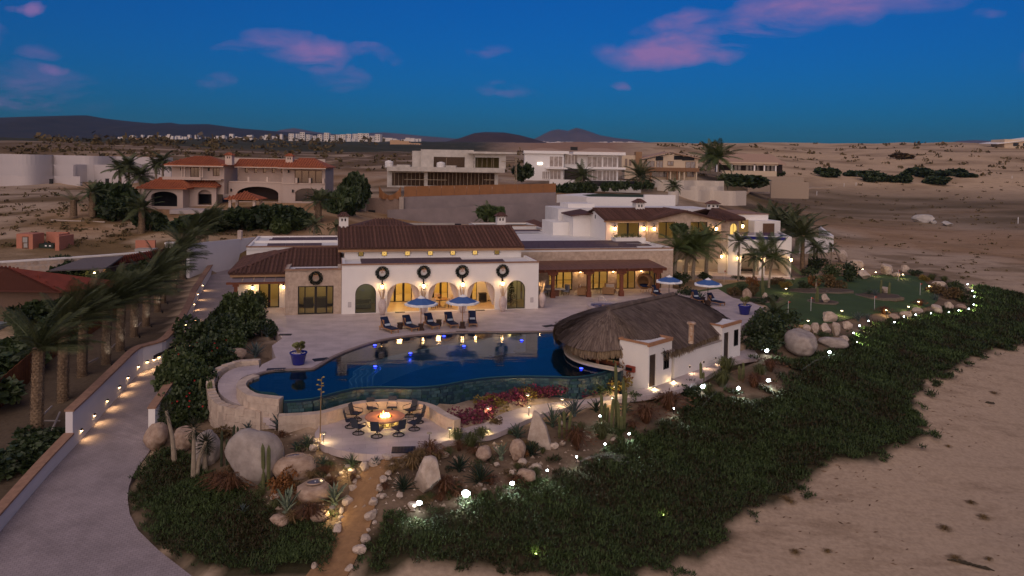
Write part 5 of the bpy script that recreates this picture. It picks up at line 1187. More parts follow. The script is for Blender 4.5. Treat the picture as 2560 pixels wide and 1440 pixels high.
# centre and right block
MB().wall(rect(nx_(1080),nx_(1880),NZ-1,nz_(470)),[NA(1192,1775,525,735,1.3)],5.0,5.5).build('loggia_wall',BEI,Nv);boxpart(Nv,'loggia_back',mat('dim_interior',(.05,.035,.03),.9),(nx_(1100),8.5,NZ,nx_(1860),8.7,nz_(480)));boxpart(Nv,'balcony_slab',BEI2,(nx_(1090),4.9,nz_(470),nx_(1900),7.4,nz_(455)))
MB().wall(rect(nx_(1150),nx_(1865),nz_(455),nz_(240)),[NW(x,x+44,272,335) for x in (1240,1368,1495,1622,1748)],7.4,7.7).build('upper_wall',BEI,Nv)
for x in (1240,1368,1495,1622,1748):window(Nv,'rect',nx_(x),nx_(x+44),nz_(335),nz_(272),7.5,fm=BRF,pane=DGL)
MB().wall(rect(nx_(1860),nx_(2445),NZ-1,nz_(245)),[NW(2025,2400,288,465),NA(2035,2375,535,715,.8)],3.6,4.0).build('right_wall',BEI,Nv);boxpart(Nv,'right_body',BEI,(nx_(1860),4.0,NZ-1,nx_(2445),5.0,nz_(640)),);boxpart(Nv,'right_side',BEI,(nx_(2425),4.0,NZ-1,nx_(2445),10,nz_(250)))
window(Nv,'rect',nx_(2025),nx_(2400),nz_(465),nz_(288),3.72,mull=[(nx_(2120),.12),(nx_(2215),.12),(nx_(2310),.12)],fm=BRF,pane=DGL,name='sliding_door');window(Nv,'arch',nx_(2035),nx_(2375),nz_(715),nz_(535),3.72,mull=[(nx_(2205),.1)],fm=BRF,pane=DGL,name='arched_window',rise=.8)
for x in (1355,1615,1830,2055,2240,2425):boxpart(Nv,'balcony_pier',BEI2,(nx_(x)-.18,3.2 if x>1850 else 5.0,nz_(465),nx_(x)+.18,3.5 if x>1850 else 5.3,nz_(392)))
boxpart(Nv,'string_course',BEI2,(nx_(1850),3.5,nz_(478),nx_(2450),3.59,nz_(465)))
for x,y in ((480,295),(855,295),(1120,580),(1830,580),(2005,575),(1945,305),(578,640)):boxpart(Nv,'sconce',BLACKIRON,(nx_(x)-.12,3.3 if x>1850 or y<400 else 4.8,nz_(y+20),nx_(x)+.12,3.49 if x>1850 or y<400 else 4.99,nz_(y-20)))
boxpart(Nv,'roof_parapet',BEI2,(nx_(1000),10.6,nz_(240),nx_(2310),11,nz_(130)))
boxpart(Nv,'pool_deck',mat('pale_deck',(.42,.37,.36),.8,var=.1),(nx_(620),-5,NZ-.6,nx_(1860),8,NZ+.02));boxpart(Nv,'loggia_pier',BEI,(nx_(1780),4.6,NZ,nx_(1850),5,nz_(480)))
for x,l in ((1110,'left'),(1945,'right')):chimney(0,0,nz_(230),nz_(95),f'beige chimney with tiled hood, {l} one on the neighbour villa',w=1.15,loc=Vector((NB.x+nx_(x),127.5,0)),parent_rz=0,roofm=TILE2,wallm=BEI2,s=1.1)
gz_=thing('garden_gazebo','small tiled gazebo on four square posts before the neighbour villa','gazebo',(NB.x+nx_(1570),119.5,0),0);W_=nx_(220)
rf=deck([(-W_,-2.2,nz_(655)),(W_,-2.2,nz_(655)),(0,0,nz_(565))],.12).build('roof',TILE2,gz_)
for s1 in (((W_,-2.2),(W_,2.2)),((W_,2.2),(-W_,2.2)),((-W_,2.2),(-W_,-2.2))):deck([(*s1[0],nz_(655)),(*s1[1],nz_(655)),(0,0,nz_(565))],.12).build('roof_slope',TILE2,gz_)
jm=MB();slope(rf,(-W_,-2.2,nz_(655)),(1,0,0),(0,2.2,nz_(565)-nz_(655)),2*W_,lambda s:0,lambda s:math.hypot(2.2,nz_(565)-nz_(655))*min(s/W_,(2*W_-s)/W_),pitch=.42,m=TILE2,joined=True,mbj=jm);jm.build('tiles',TILE2,gz_,kind='stuff')
for x in (-nx_(160),nx_(150)):
    for y in (-1.5,1.5):boxpart(gz_,'post',BEI2,(x-.2,y-.2,NZ-.8,x+.2,y+.2,nz_(660)))
# stepped stone terraces below it
ROCKW=mat('rubble_wall',(.36,.23,.13),.95,col2=(.2,.12,.07),scale=1.5,bump=.8,bscale=3)
for i,(x0,x1,y0,y1,Yw) in enumerate(((130,690,820,930,120),(740,1100,855,920,119),(120,640,940,1065,115.5),(2150,2560,830,1000,116.5),(1890,2420,715,760,121))):
    t=thing('terrace_wall',['upper rubble terrace wall below the left pavilion','short rubble wall right of the garden steps','lower rubble terrace wall behind the tall palm','rubble wall behind the right hand palm','low rubble wall before the right wing of the villa'][i],'wall',(0,0,0));k=Yw/123.0
    boxpart(t,'wall',ROCKW,(NB.x+nx_(x0),Yw,nz_(y1)-1.5,NB.x+nx_(x1),Yw+.6,nz_(y0)))
for k in range(6):boxpart(None,'garden_step',mat('pale_step',(.5,.42,.33),.9),(NB.x+nx_(600+k*18),118.6+k*.35,nz_(930)-1,NB.x+nx_(740),118.98+k*.35,nz_(925-k*17)))['kind']='structure'
# ------------------------------------------------------------------ concrete retaining wall and building site
rw_px=[(880+x/4.923,350+y/4.923) for x,y in ((640,700),(1300,680),(1990,660),(2510,645))]
CONC=mat('raw_concrete',(.255,.21,.205),.95,col2=(.19,.155,.155),scale=.35,bump=.2)
Yr=132.0
t=thing('retaining_wall','grey concrete retaining wall with brown windbreak fence on top','wall',(0,0,0))
def sp(x,y,Y):return AY(880+x/4.923,350+y/4.923,Y)
a,b=sp(640,700,Yr),sp(2510,645,Yr-2)
MB().ribbon_wall([a,b],.6,2.0,[a.z,b.z]).build('wall',CONC,t);MB().ribbon_wall([sp(440,860,Yr-2.2),sp(2560,770,Yr-4.2)],.6,1.0,[sp(440,860,Yr-2.2).z,sp(2560,770,Yr-4.2).z]).build('lower_wall',CONC,t)
MB().ribbon_wall([sp(180,715,Yr+.5),sp(640,710,Yr)],.6,2.0,[sp(180,715,Yr).z]*2).build('left_wall',mat('stained_concrete',(.27,.19,.15),.95,var=.2),t);MB().box(sp(585,700,Yr-.5).x,Yr-.8,2,sp(640,700,Yr-.5).x,Yr-.2,sp(640,700,Yr).z).build('pilaster',mat('pale_concrete',(.40,.33,.28),.9),t)
boxpart(t,'doorway',BLACKIRON,(sp(195,950,Yr-.5).x,Yr-.1,1.6,sp(278,950,Yr-.5).x,Yr+.1,sp(200,862,Yr).z));boxpart(t,'left_end',mat('pale_concrete',(.40,.33,.28)),(sp(150,900,Yr).x,Yr-.6,1.0,sp(180,900,Yr).x,Yr+.6,sp(150,610,Yr).z))
FENC=mat('windbreak_cloth',(.27,.125,.055),.95,var=.18,scale=.8)
c0,c1=sp(640,570,Yr),sp(2505,535,Yr-2)
for k in range(12):
    p=a.lerp(b,k/12);q=a.lerp(b,(k+1)/12);zt0=c0.z+(c1.z-c0.z)*k/12;zt1=c0.z+(c1.z-c0.z)*(k+1)/12
    MB().add([(p.x+.02,p.y,p.z+.02),(q.x-.02,q.y,q.z+.02),(q.x-.02,q.y,zt1),(p.x+.02,p.y,zt0),(p.x+.02,p.y+.06,p.z+.02),(q.x-.02,q.y+.06,q.z+.02),(q.x-.02,q.y+.06,zt1),(p.x+.02,p.y+.06,zt0)],[(0,1,2,3),(7,6,5,4),(0,4,5,1),(1,5,6,2),(2,6,7,3),(3,7,4,0)]).build('fence_panel',FENC,t)
nt_=MB();n1=14;vs=[]
for i in range(n1+1):
    x=i/n1;p=sp(330+(605-330)*x,580,Yr-.3);sag=1.6*(1-(2*x-1)**2)
    vs+=[(p.x,p.y+.25*math.sin(i*1.7),p.z+.2-sag),(p.x,p.y+.3*math.sin(i*1.3+1),sp(330,715,Yr).z+.1-.35*(1-(2*x-1)**2))]
nt_.add(vs,[(2*i,2*i+2,2*i+3,2*i+1) for i in range(n1)]).build('sagging_net',FENC,t,smooth_=True)
B=thing('building_shell','unfinished white concrete house shell with scaffolding poles','building',(0,0,0));Yb=150.0;RAW=mat('new_concrete',(.56,.52,.47),.9,col2=(.40,.37,.33),scale=.7)
def bb(x0,x1,y0,y1,Y,d,m=RAW,n='wall'):
    p,q=sp(x0,y1,Y),sp(x1,y0,Y);return boxpart(B,n,m,(p.x,Y,p.z,q.x,Y+d,q.z))
def bw(x0,x1,y0,y1,Y,holes,n='wall',th=.35):
    p,q=sp(x0,y1,Y),sp(x1,y0,Y);hs=[]
    for (hx0,hx1,hy0,hy1) in holes:h0,h1=sp(hx0,hy1,Y),sp(hx1,hy0,Y);hs.append(rect(h0.x,h1.x,h0.z,h1.z))
    return MB().wall(rect(p.x,q.x,p.z,q.z),hs,Y,Y+th).build(n,RAW,B)
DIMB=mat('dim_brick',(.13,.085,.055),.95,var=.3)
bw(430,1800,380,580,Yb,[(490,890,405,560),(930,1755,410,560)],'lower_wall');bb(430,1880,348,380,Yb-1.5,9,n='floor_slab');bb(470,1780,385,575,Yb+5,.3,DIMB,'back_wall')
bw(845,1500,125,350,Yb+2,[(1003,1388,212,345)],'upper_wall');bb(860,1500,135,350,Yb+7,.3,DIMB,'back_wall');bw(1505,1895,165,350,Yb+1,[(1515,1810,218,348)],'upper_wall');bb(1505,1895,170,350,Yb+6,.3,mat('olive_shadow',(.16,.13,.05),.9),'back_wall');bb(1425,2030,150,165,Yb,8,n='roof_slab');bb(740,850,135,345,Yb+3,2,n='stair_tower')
for i,x in enumerate(list(range(520,890,52))+list(range(960,1760,46))+[1540,1600,1660,1720,1160]):
    lo_,hi_=((570,385) if i<25 else (345,220));Y=Yb-.6+(i % 3)*.9 if i<25 else Yb+1.6
    p,q=sp(x,lo_,Y),sp(x,hi_,Y);MB().tube([p,(p.x,p.y,q.z)],.05,5).build('prop',mat('prop_timber',(.34,.27,.19),.9),B)
for (x0,x1,y) in ((640,1170,485),(1620,1760,490),(1840,2025,490),(1840,2025,265)):p,q=sp(x0,y,Yb-.8),sp(x1,y,Yb-.8);MB().tube([p,(q.x,q.y,p.z)],.06,5).build('scaffold_plank',mat('prop_timber',(.34,.27,.19)),B)
for x in (2005,2022):p,q=sp(x,560,Yb-.8),sp(x,210,Yb-.8);MB().tube([p,(p.x,p.y,q.z)],.07,5).build('scaffold_pole',mat('prop_timber',(.34,.27,.19)),B)
for (x0,x1,y0,y1,l) in ((395,500,250,340,'white ribbed water tank on the left end of the unfinished house'),(1035,1145,268,345,'white ribbed water tank on the slab of the unfinished house')):
    p,q=sp(x0,y1,Yb-1),sp(x1,y0,Yb-1);r_=(q.x-p.x)/2;h=q.z-p.z;t=thing('water_tank',l,'tank',((p.x+q.x)/2,Yb-.2,p.z),0)
    MB().lathe([(0,0),(r_,0),(r_*1.0,h*.2),(r_*.95,h*.25),(r_,h*.3),(r_,h*.5),(r_*.95,h*.55),(r_,h*.6),(r_*.95,h*.85),(r_*.4,h*.95),(r_*.3,h),(0,h)],14).build('tank',mat('white_plastic',(.72,.70,.68),.5),t,smooth_=True)
bb(550,710,305,345,Yb-1,2,n='stacked_blocks');bb(1150,1280,315,345,Yb-1,2,n='stacked_blocks')
# ------------------------------------------------------------------ white modern house
Mh=thing('modern_house','white modern two storey house with tall glazing and balconies','building',(0,0,0));Ym=175.0;MW=mat('bright_stucco',(.80,.78,.76),.85,var=.04);GLM=mat('curtained_glass',(.30,.27,.27),.12,col2=(.10,.085,.085),scale=.9,spec=.6);TAN=mat('tan_roof',(.42,.28,.20),.9,var=.15)
def ms(x,y,Y=Ym):return AY(1280+x/4.923,350+y/4.923,Y)
def mbx(n,m,x0,x1,y0,y1,d0,d1):p,q=ms(x0,y1,Ym+d0),ms(x1,y0,Ym+d0);return boxpart(Mh,n,m,(p.x,Ym+d0,p.z,q.x,Ym+d1,q.z))
def mwin(x0,x1,y0,y1,d0,n=3,nm='window'):
    p,q=ms(x0,y1,Ym+d0),ms(x1,y0,Ym+d0);w=q.x-p.x
    return window(Mh,'rect',p.x,q.x,p.z,q.z,Ym+d0,mull=[(p.x+w*(k+1)/n,.12) for k in range(n-1)],fm=MW,pane=GLM,name=nm,fw=.09,depth=.12)
mbx('left_wall',MW,150,640,150,495,0,9);mbx('centre_wall',MW,640,925,170,500,1.5,9);mbx('right_wall',MW,925,1310,175,520,.8,9)
for (x0,x1,y0,d) in ((150,705,150,-.5),(760,1400,165,-.8)):mbx('roof_edge',MW,x0-5,x1,y0-12,y0+14,d,10)
for (x0,x1) in ((160,690),(800,1380)):
    p,q=ms(x0,140,Ym),ms(x1,140,Ym);zt=ms(x0,95,Ym+4).z;deck([(p.x,Ym-.2,p.z),(q.x,Ym-.2,p.z),(q.x-3.5,Ym+5,zt),(p.x+3.5,Ym+5,zt)],.1).build('roof',TAN,Mh)
mbx('roof_plant',BLACKIRON,722,808,85,125,2,3);mwin(460,625,200,330,-.13,3);mwin(648,808,182,298,1.35,4);mwin(922,1110,205,335,.66,3,'sliding_door');mwin(1118,1295,210,335,.66,3,'sliding_door');mwin(925,1110,375,505,.66,3,'sliding_door');mwin(1115,1290,375,505,.66,4,'sliding_door');mwin(465,605,372,485,-.13,3);mwin(370,460,385,480,-.13,4)
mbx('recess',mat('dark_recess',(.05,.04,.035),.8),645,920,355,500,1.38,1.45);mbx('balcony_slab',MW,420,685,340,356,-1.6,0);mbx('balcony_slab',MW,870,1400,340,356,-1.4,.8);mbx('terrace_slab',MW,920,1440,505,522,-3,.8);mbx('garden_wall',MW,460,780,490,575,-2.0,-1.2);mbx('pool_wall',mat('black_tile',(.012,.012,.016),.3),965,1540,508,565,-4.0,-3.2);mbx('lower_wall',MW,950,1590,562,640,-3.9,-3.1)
lamp_p=ms(345,290,Ym-.1);boxpart(Mh,'wall_light',emit_mat('window_lamp',(1.0,.85,.65),2.6),(lamp_p.x-.55,Ym-.14,lamp_p.z-.25,lamp_p.x+.55,Ym-.02,lamp_p.z+.25))
gw=thing('lawn_terrace','white walled lawn terrace below the modern house','wall',(0,0,0));Yg=140.0
p0,p1,p2,p3=ms(550,660,Yg+6),ms(920,700,Yg-2),ms(1850,655,Yg),ms(1795,610,Yg+12)
MB().prism([(p0.x,Yg+6),(p1.x,Yg-2),(p2.x,Yg),(p3.x,Yg+12),(p0.x+6,Yg+16)],2.5,p1.z).build('wall',MW,gw);MB().prism([(p0.x+5,Yg+6.4),(p1.x+.6,Yg-.4),(p2.x-.8,Yg+.8),(p3.x,Yg+11),(p0.x+9,Yg+14)],p1.z+.002,p1.z+.05).build('lawn',mat('lawn_turf',(.030,.050,.016),.95,var=.2),gw);MB().box(p2.x-3.5,Yg-1.2,2.5,p2.x+2.2,Yg-.05,p2.z-.3).build('end_block',MW,gw)
# ------------------------------------------------------------------ timber house and low villa to the right
Th=thing('timber_house','cream and timber house with gabled clerestory and deep balconies','building',(0,0,0));Yt=200.0;CRE=mat('cream_stucco',(.62,.50,.36),.9,var=.08);TIM=mat('brown_timber',(.24,.13,.07),.85)
def tb_(n,m,x0,x1,y0,y1,d0,d1):p,q=ms(x0,y1,Yt+d0),ms(x1,y0,Yt+d0);return boxpart(Th,n,m,(p.x,Yt+d0,p.z,q.x,Yt+d1,q.z))
p,q=ms(1600,350,Yt),ms(2290,350,Yt);ap=ms(1900,185,Yt)
MB().wall([(p.x,p.z),(q.x,q.z),(q.x,ms(2290,235,Yt).z),(ms(2080,175,Yt).x,ms(2080,175,Yt).z),(ap.x,ap.z),(p.x,ms(1600,250,Yt).z)],[],Yt,Yt+6).build('upper_wall',CRE,Th)
tb_('lower_wall',CRE,1640,2280,375,490,1.5,6);tb_('balcony',TIM,1580,2305,345,380,-1.2,1.4);tb_('chimney_stack',mat('stone_stack',(.30,.18,.10),.95),1520,1600,145,380,.5,3);tb_('side_wing',CRE,1350,1525,190,355,1,6);tb_('side_base',CRE,1385,1600,355,480,1.2,5)
for (x0,x1,y0,y1) in ((1655,1755,258,345),(1775,1860,258,345),(2135,2260,265,345),(1915,1990,260,315),(1720,1905,390,455),(2150,2240,390,455),(1390,1420,230,315),(1440,1470,240,315),(1500,1525,240,315)):
    d0=1.36 if y0>380 else (.85 if x1<1530 else -.14);a_,b_=ms(x0,y1,Yt+d0),ms(x1,y0,Yt+d0);window(Th,'rect',a_.x,b_.x,a_.z,b_.z,Yt+d0,mull=[((a_.x+b_.x)/2,.08)],fm=TIM,pane=GLM,depth=.12)
for x in (1785,1815,1845,2010,2035,2060,2085,2110,2140,2170,2200,2230):a_=ms(x,225 if x<1900 or x>2100 else 215,Yt-.1);boxpart(Th,'clerestory',BLACKIRON,(a_.x-.35,Yt-.05,a_.z-.6,a_.x+.35,Yt-.005,a_.z+.5))
for x in (1705,1915,1950,2035,2060,2120,2270):tb_('post',TIM if x % 2 else CRE,x-9,x+9,380,490,-.9,-.3)
for (xa,ya,xb,yb) in ((1580,235,1930,160),(1990,165,2310,235)):a_,b_=ms(xa,ya,Yt),ms(xb,yb,Yt);deck([(a_.x,Yt-1,a_.z+.2),(b_.x,Yt-1,b_.z+.2),(b_.x,Yt+7,b_.z+.5),(a_.x,Yt+7,a_.z+.5)],.2).build('roof',TAN,Th)
a_,b_=ms(1340,240,Yt),ms(1520,240,Yt);
for i,(x0,x1,y0,y1,Yw,l) in enumerate(((1740,2590,490,570,188,'long cream retaining wall under the timber house'),(1800,2600,560,640,182,'middle cream retaining wall under the timber house'),(2060,2900,615,690,178,'lowest cream retaining wall under the timber house'))):
    t=thing('retaining_wall',l,'wall',(0,0,0));pts=[]
    for k in range(9):
        x=x0+(x1-x0)*k/8;a_=ms(x,y0,Yw);pts.append(Vector((a_.x,Yw+1.6*math.sin(k*1.5+i),0)))
    MB().ribbon_wall(smooth(pts,3),.5,ms(x0,y1,Yw).z-2,ms(x0,y0,Yw).z).build('wall',mat('cream_wall',(.60,.53,.45),.9,var=.1),t)
t=thing('round_planter','white round planter pot at the end of the lawn terrace','planter',tuple(ms(1985,730,150)),0);MB().lathe([(0,-1),(1.0,-1),(1.1,1.5),(.95,1.5),(0,1.35)],20).build('pot',mat('cream_wall',(.6,.53,.45)),t)
Lv=thing('low_villa','single storey villa with flat tan roof and white posts by the dunes','building',(0,0,0));Yl=250.0
def ls(x,y,Y=Yl):return AY(1640+x/2.7826,340+y/2.7826,Y)
def lb(n,m,x0,x1,y0,y1,d0,d1):p,q=ls(x0,y1,Yl+d0),ls(x1,y0,Yl+d0);return boxpart(Lv,n,m,(p.x,Yl+d0,p.z,q.x,Yl+d1,q.z))
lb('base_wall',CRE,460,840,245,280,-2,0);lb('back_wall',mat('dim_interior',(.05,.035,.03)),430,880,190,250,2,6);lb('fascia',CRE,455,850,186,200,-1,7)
p,q=ls(430,188),ls(900,188);deck([(p.x,Yl-1.2,p.z),(q.x,Yl-1.2,p.z),(q.x-2,Yl+8,p.z+3.4),(p.x+4,Yl+8,p.z+3.4)],.2).build('roof',TAN,Lv)
for x in (425,528,686,755,834):lb('post',MW,x-5,x+5,195,250,-1,-.4)
for x0 in (545,570,625,650,700,770,800):lb('window',GLM,x0,x0+20,198,245,1.9,1.98)
for i,(x0,x1,y0,y1,Yw) in enumerate(((640,1030,285,320,235),(800,1065,320,362,222))):
    t=thing('block_wall',['upper tan block wall below the low villa','lower tan block wall below the low villa'][i],'wall',(0,0,0));p,q=ls(x0,y1,Yw),ls(x1,y0,Yw);boxpart(t,'wall',mat('tan_block',(.38,.30,.23),.95,var=.12),(p.x,Yw,p.z-3,q.x,Yw+.6,q.z))
t=thing('dune_house','pale flat roofed house cut by the right edge on the dune crest','building',(0,0,0));p,q=AY(2495,362,700),AY(2640,350,700);boxpart(t,'wall',CRE,(p.x+6,700,p.z-3,q.x,720,q.z));deck([(p.x-2,698,p.z+1),(q.x,698,q.z+3),(q.x,725,q.z+5),(p.x-2,725,p.z+2)],.5).build('roof',MW,t)
for k in range(4):x=p.x+14+k*9;boxpart(t,'window',DGL,(x,699.8,p.z-1,x+5,699.98,p.z+2.0))
# ------------------------------------------------------------------ white tiered wall far left
tw=thing('tiered_wall','huge pale curved retaining wall in tiers at the far left','wall',(0,0,0));WPAL=mat('pale_wall',(.50,.46,.46),.9,var=.05)
def tier(px0,px1,vt0,vt1,Y,zb,bul,ph,nm='tier'):
    pts=[];zt=[];N=60
    for k in range(N+1):
        u=px0+(px1-px0)*k/N;v=vt0+(vt1-vt0)*k/N;y=Y-bul*abs(math.sin((u+ph)/155*PI)) ;p=AY(u,v,y);pts.append(p);zt.append(p.z)
    MB().ribbon_wall(pts,.6,zb,zt).build(nm,WPAL,tw,smooth_=False)
tier(-160,430,381,394,196,5,7,20);tier(-160,186,409,412,190.5,5,7,20);tier(186,430,411,414,191,5,7,-75);tier(-160,203,436,441,186,5,7,20)
for i,(u,v0,v1) in enumerate(((36,464,453),(128,460,453),(268,459,452))):p=AY(u,v0,181);t=thing('utility_post',f'short dark post before the pale tiered wall, {ORD[i]} from left','post',p,0);MB().box(-.3,-.3,-1,.3,.3,1.1).box(-.36,-.36,1.1,.36,.36,1.2).build('post',BLACKIRON,t)
# ------------------------------------------------------------------ distant white apartment blocks and town
FARW=mat('far_white',(.74,.68,.62),.9,var=.1);rr=random.Random(12)
for i in range(16):
    u=728+i*14.5+rr.uniform(-2,2);Y=1500+rr.uniform(-60,120);w=rr.uniform(9,12);h=rr.uniform(11,15);p=AY(u,350+rr.uniform(-2,2)+(u-728)*.012,Y)
    t=thing('apartment_block',f'white distant apartment block, {["leftmost", "second", "third", "fourth", "fifth", "sixth", "seventh", "eighth", "ninth", "tenth", "eleventh", "twelfth", "thirteenth", "fourteenth", "fifteenth", "rightmost"][i]} of the far row','building',p,rr.uniform(-.3,.3),'white apartment blocks on the plain')
    boxpart(t,'wall',FARW,(-w/2,0,-14,w/2,10,h));
    for k in range(2):
        for j in range(3):boxpart(t,'window',DGL,(-w/2+1.2+k*(w/2),-.1,h-3.6-j*4,-w/2+3.4+k*(w/2),-.02,h-1.6-j*4))
t=thing('tan_hotel','tan stepped hotel block standing on the brown plain','building',AY(975,377,800),0);PE_=mat('peach_wall',(.52,.33,.20),.9)
for (x0,x1,h) in ((0,10,11.5),(10.02,20,10.5),(20.02,32,8.5)):boxpart(t,'wall',PE_,(x0,0,-6,x1,14,h));
for k in range(4):
    for j in range(3):boxpart(t,'window',DGL,(20.9+k*2.7,-.1,.3+j*2.8,22.4+k*2.7,-.02,2.0+j*2.8))
tm=MB();
for k in range(420):
    if k<240:u=rr.uniform(1335,1605);Y=rr.uniform(4200,5600);v=361.5-abs(rr.gauss(0,1.2));s_=rr.uniform(10,34)
    elif k<340:u=rr.uniform(820,1050);Y=rr.uniform(1500,2400);v=rr.uniform(350,362);s_=rr.uniform(6,14)
    else:u=rr.uniform(300,720);Y=rr.uniform(1500,2600);v=rr.uniform(341,354);s_=rr.uniform(5,12)
    p=AY(u,v,Y);tm.box(p.x-s_/2,p.y,p.z-14,p.x+s_/2,p.y+8,p.z+rr.uniform(3,8)*(1.8 if k<240 else 1))
tm.build('distant_town',FARW,kind='stuff',label='scattered white houses of the distant town')
for i,(u,v) in enumerate(((345,357),(412,358))):
    t=thing('far_villa',['left','right'][i]+' ochre far villa among trees on the green plain','building',AY(u,v,900),.1);boxpart(t,'wall',mat('ochre_wall',(.42,.26,.14),.9),(-6,0,-5,6,8,3));boxpart(t,'roof',TAN,(-6.5,-.5,3,6.5,8.5,3.6));boxpart(t,'upper_floor',mat('ochre_wall',(.42,.26,.14)),(-3,1,3.6,4,7,5.6))
# ------------------------------------------------------------------ plant kit
PALMG=leaf_mat('palm_green',(.075,.090,.032),(.036,.048,.017),.6,scale=1.2)
PALMB=leaf_mat('young_palm_green',(.085,.115,.030),(.04,.06,.018),.55,scale=1.2)
TRUNKM=mat('palm_bark',(.30,.215,.135),.95,col2=(.12,.08,.05),scale=6,bump=.7,bscale=9)
TRUNKS=mat('smooth_palm_bark',(.34,.28,.21),.9,col2=(.22,.18,.13),scale=3,bump=.3)
def frond_mesh(L=3.2,droop=.55,n=26,leaflet=.55,lw=.05,sweep=.75,vee=.35,wind=0.0,seed=0):
    """feather frond growing along +X, arching down; leaflets paired along the rib"""
    mb=MB();r=random.Random(seed);pts=[]
    for i in range(n+1):
        t=i/n;pts.append(Vector((L*(t-.12*t*t*droop),wind*t*t*L,L*(.16*t-droop*.62*t*t))))
    mb.tube(pts[::3]+[pts[-1]],[.035*(1-.8*k/(n/3+1)) for k in range(len(pts[::3])+1)],4,cap=False)
    for i in range(3,n+1):
        t=i/n;p=pts[i];tg=(pts[i]-pts[i-1]).normalized();side0=tg.cross(Vector((0,0,1))).normalized();up=side0.cross(tg)
        ll=leaflet*(math.sin(PI*(.12+.80*t))**.6)*r.uniform(.85,1.1)
        for s in (-1,1):
            d=(side0*s*(1-.55*sweep*t)+tg*(sweep*(.5+.6*t))+up*vee*(1-t)).normalized()+Vector((0,wind*.6,-.10))
            d.normalize();tip=p+d*ll+Vector((0,0,-ll*r.uniform(.12,.38)));mid=p+d*ll*.5;w=tg*lw
            mb.add([p-w*.4,p+w*.4,mid+w*.6,tip,mid-w*.6],[(0,1,2,4),(4,2,3)])
    me=bpy.data.meshes.new('frond');me.from_pydata(mb.v,[],mb.f);return me
def mset(me,m):me=me.copy();me.materials.clear();me.materials.append(m);return me
FR_BLOWN=[mset(frond_mesh(3.2,.38,40,.80,.036,.72,.25,w,s),PALMG) for s,w in ((1,.10),(2,-.12),(3,.25),(4,-.02))]
FR_BIG=[mset(frond_mesh(3.0,d,40,.7,.05,.8,.35,0,s),PALMB) for s,d in ((11,.55),(12,.8),(13,.35))]
FR_SM=[mset(frond_mesh(1.9,d,20,.5,.075,.7,.3,0,s),PALMG) for s,d in ((21,.6),(22,.9))]
FR_STIFF=[mset(frond_mesh(2.6,d,36,.6,.05,.9,.45,0,s),PALMG) for s,d in ((31,.35),(32,.6))]
def trunk_mesh(h,r0,r1,lean=(0,0),pine=True,seed=0):
    mb=MB();r=random.Random(seed);N=max(6,int(h/.35));pts=[];rad=[]
    for i in range(N+1):
        t=i/N;pts.append(Vector((lean[0]*t*t,lean[1]*t*t,h*t)));rad.append(r0+(r1-r0)*t+(.02*r.uniform(-1,1) if pine else 0.01*(i % 2)))
    mb.tube(pts,rad,10)
    if pine:   # diamond leaf bases
        rows=int(h/.16)
        for k in range(rows):
            t=k/rows;i=min(int(t*N),N-1);c=pts[i].lerp(pts[i+1],t*N-i);R=r0+(r1-r0)*t;m=9
            for j in range(m):
                g=2*PI*(j+(k % 2)*.5)/m+r.uniform(-.08,.08);d=Vector((math.cos(g),math.sin(g),0));s_=Vector((-math.sin(g),math.cos(g),0))*R*.30;b=c+d*R*.94;tip=b+d*(.07+.05*r.random())+Vector((0,0,.13))
                mb.add([b-s_,b+s_*.9,b+Vector((0,0,.15))-s_*.2,tip-s_*.25,tip+s_*.25],[(0,1,4,3),(3,4,2)])
    me=bpy.data.meshes.new('trunk');me.from_pydata(mb.v,[],mb.f);return me
def palm(p,h,label,fronds,nf,r0=.32,r1=.30,lean=(0,0),pine=True,wind=None,group=None,seed=0,scale=1.0,tm=None,pitch=(-25,75),name='palm_tree',spread=1.0):
    r=random.Random(seed);t=thing(name,label,'palm tree',p,0,group)
    mobj('trunk',trunk_mesh(h,r0,r1,lean,pine,seed),tm or (TRUNKM if pine else TRUNKS),t)
    top=Vector((lean[0],lean[1],h-.1))
    for k in range(nf):
        if wind is None:az_=2*PI*(k*.618034+r.uniform(-.04,.04));pt=math.radians(pitch[0]+(pitch[1]-pitch[0])*((k+.5)/nf)**1.1)
        else:
            az_=wind+r.gauss(0,.75)*spread;pt=math.radians(r.uniform(pitch[0],pitch[1]))
            if r.random()<.16:az_=r.uniform(0,2*PI);pt=math.radians(r.uniform(40,80))
        me=fronds[r.randrange(len(fronds))];s=scale*r.uniform(.82,1.12)
        mobj('frond',me,None,t,loc=top+Vector((r.uniform(-.06,.06),r.uniform(-.06,.06),0)),rot=Euler((r.uniform(-.5,.5),-pt,az_)),scale=s)
    return t
# ---- agaves
def agave_leaf(L,w,curl=.25,seed=0):
    mb=MB();N=7;vs=[]
    for i in range(N+1):
        t=i/N;wd=w*(.55+1.25*t-1.8*t*t) if t<.97 else .004;wd=max(wd,.003);x=L*t;z=L*curl*(t*t)*-1+L*.10*t
        vs+=[(x,-wd,z+wd*.55),(x,0,z-.01),(x,wd,z+wd*.55),(x,0,z-.01-.05*w*(1-t)-.012)]
    fs=[]
    for i in range(N):
        a,b=i*4,i*4+4
        for k in range(4):k2=(k+1) % 4;fs.append((a+k,a+k2,b+k2,b+k))
    me=bpy.data.meshes.new('leaf');me.from_pydata(vs,[],fs)
    for p in me.polygons:p.use_smooth=True
    return me
AG_G=leaf_mat('agave_green',(.085,.125,.085),(.045,.075,.05),.5,scale=3)
AG_B=leaf_mat('agave_blue',(.11,.145,.14),(.06,.085,.085),.5,scale=3)
AG_P=leaf_mat('agave_pale',(.27,.31,.22),(.09,.14,.08),.5,scale=4)
AG_D=leaf_mat('agave_dark',(.03,.052,.03),(.018,.03,.02),.5,scale=3)
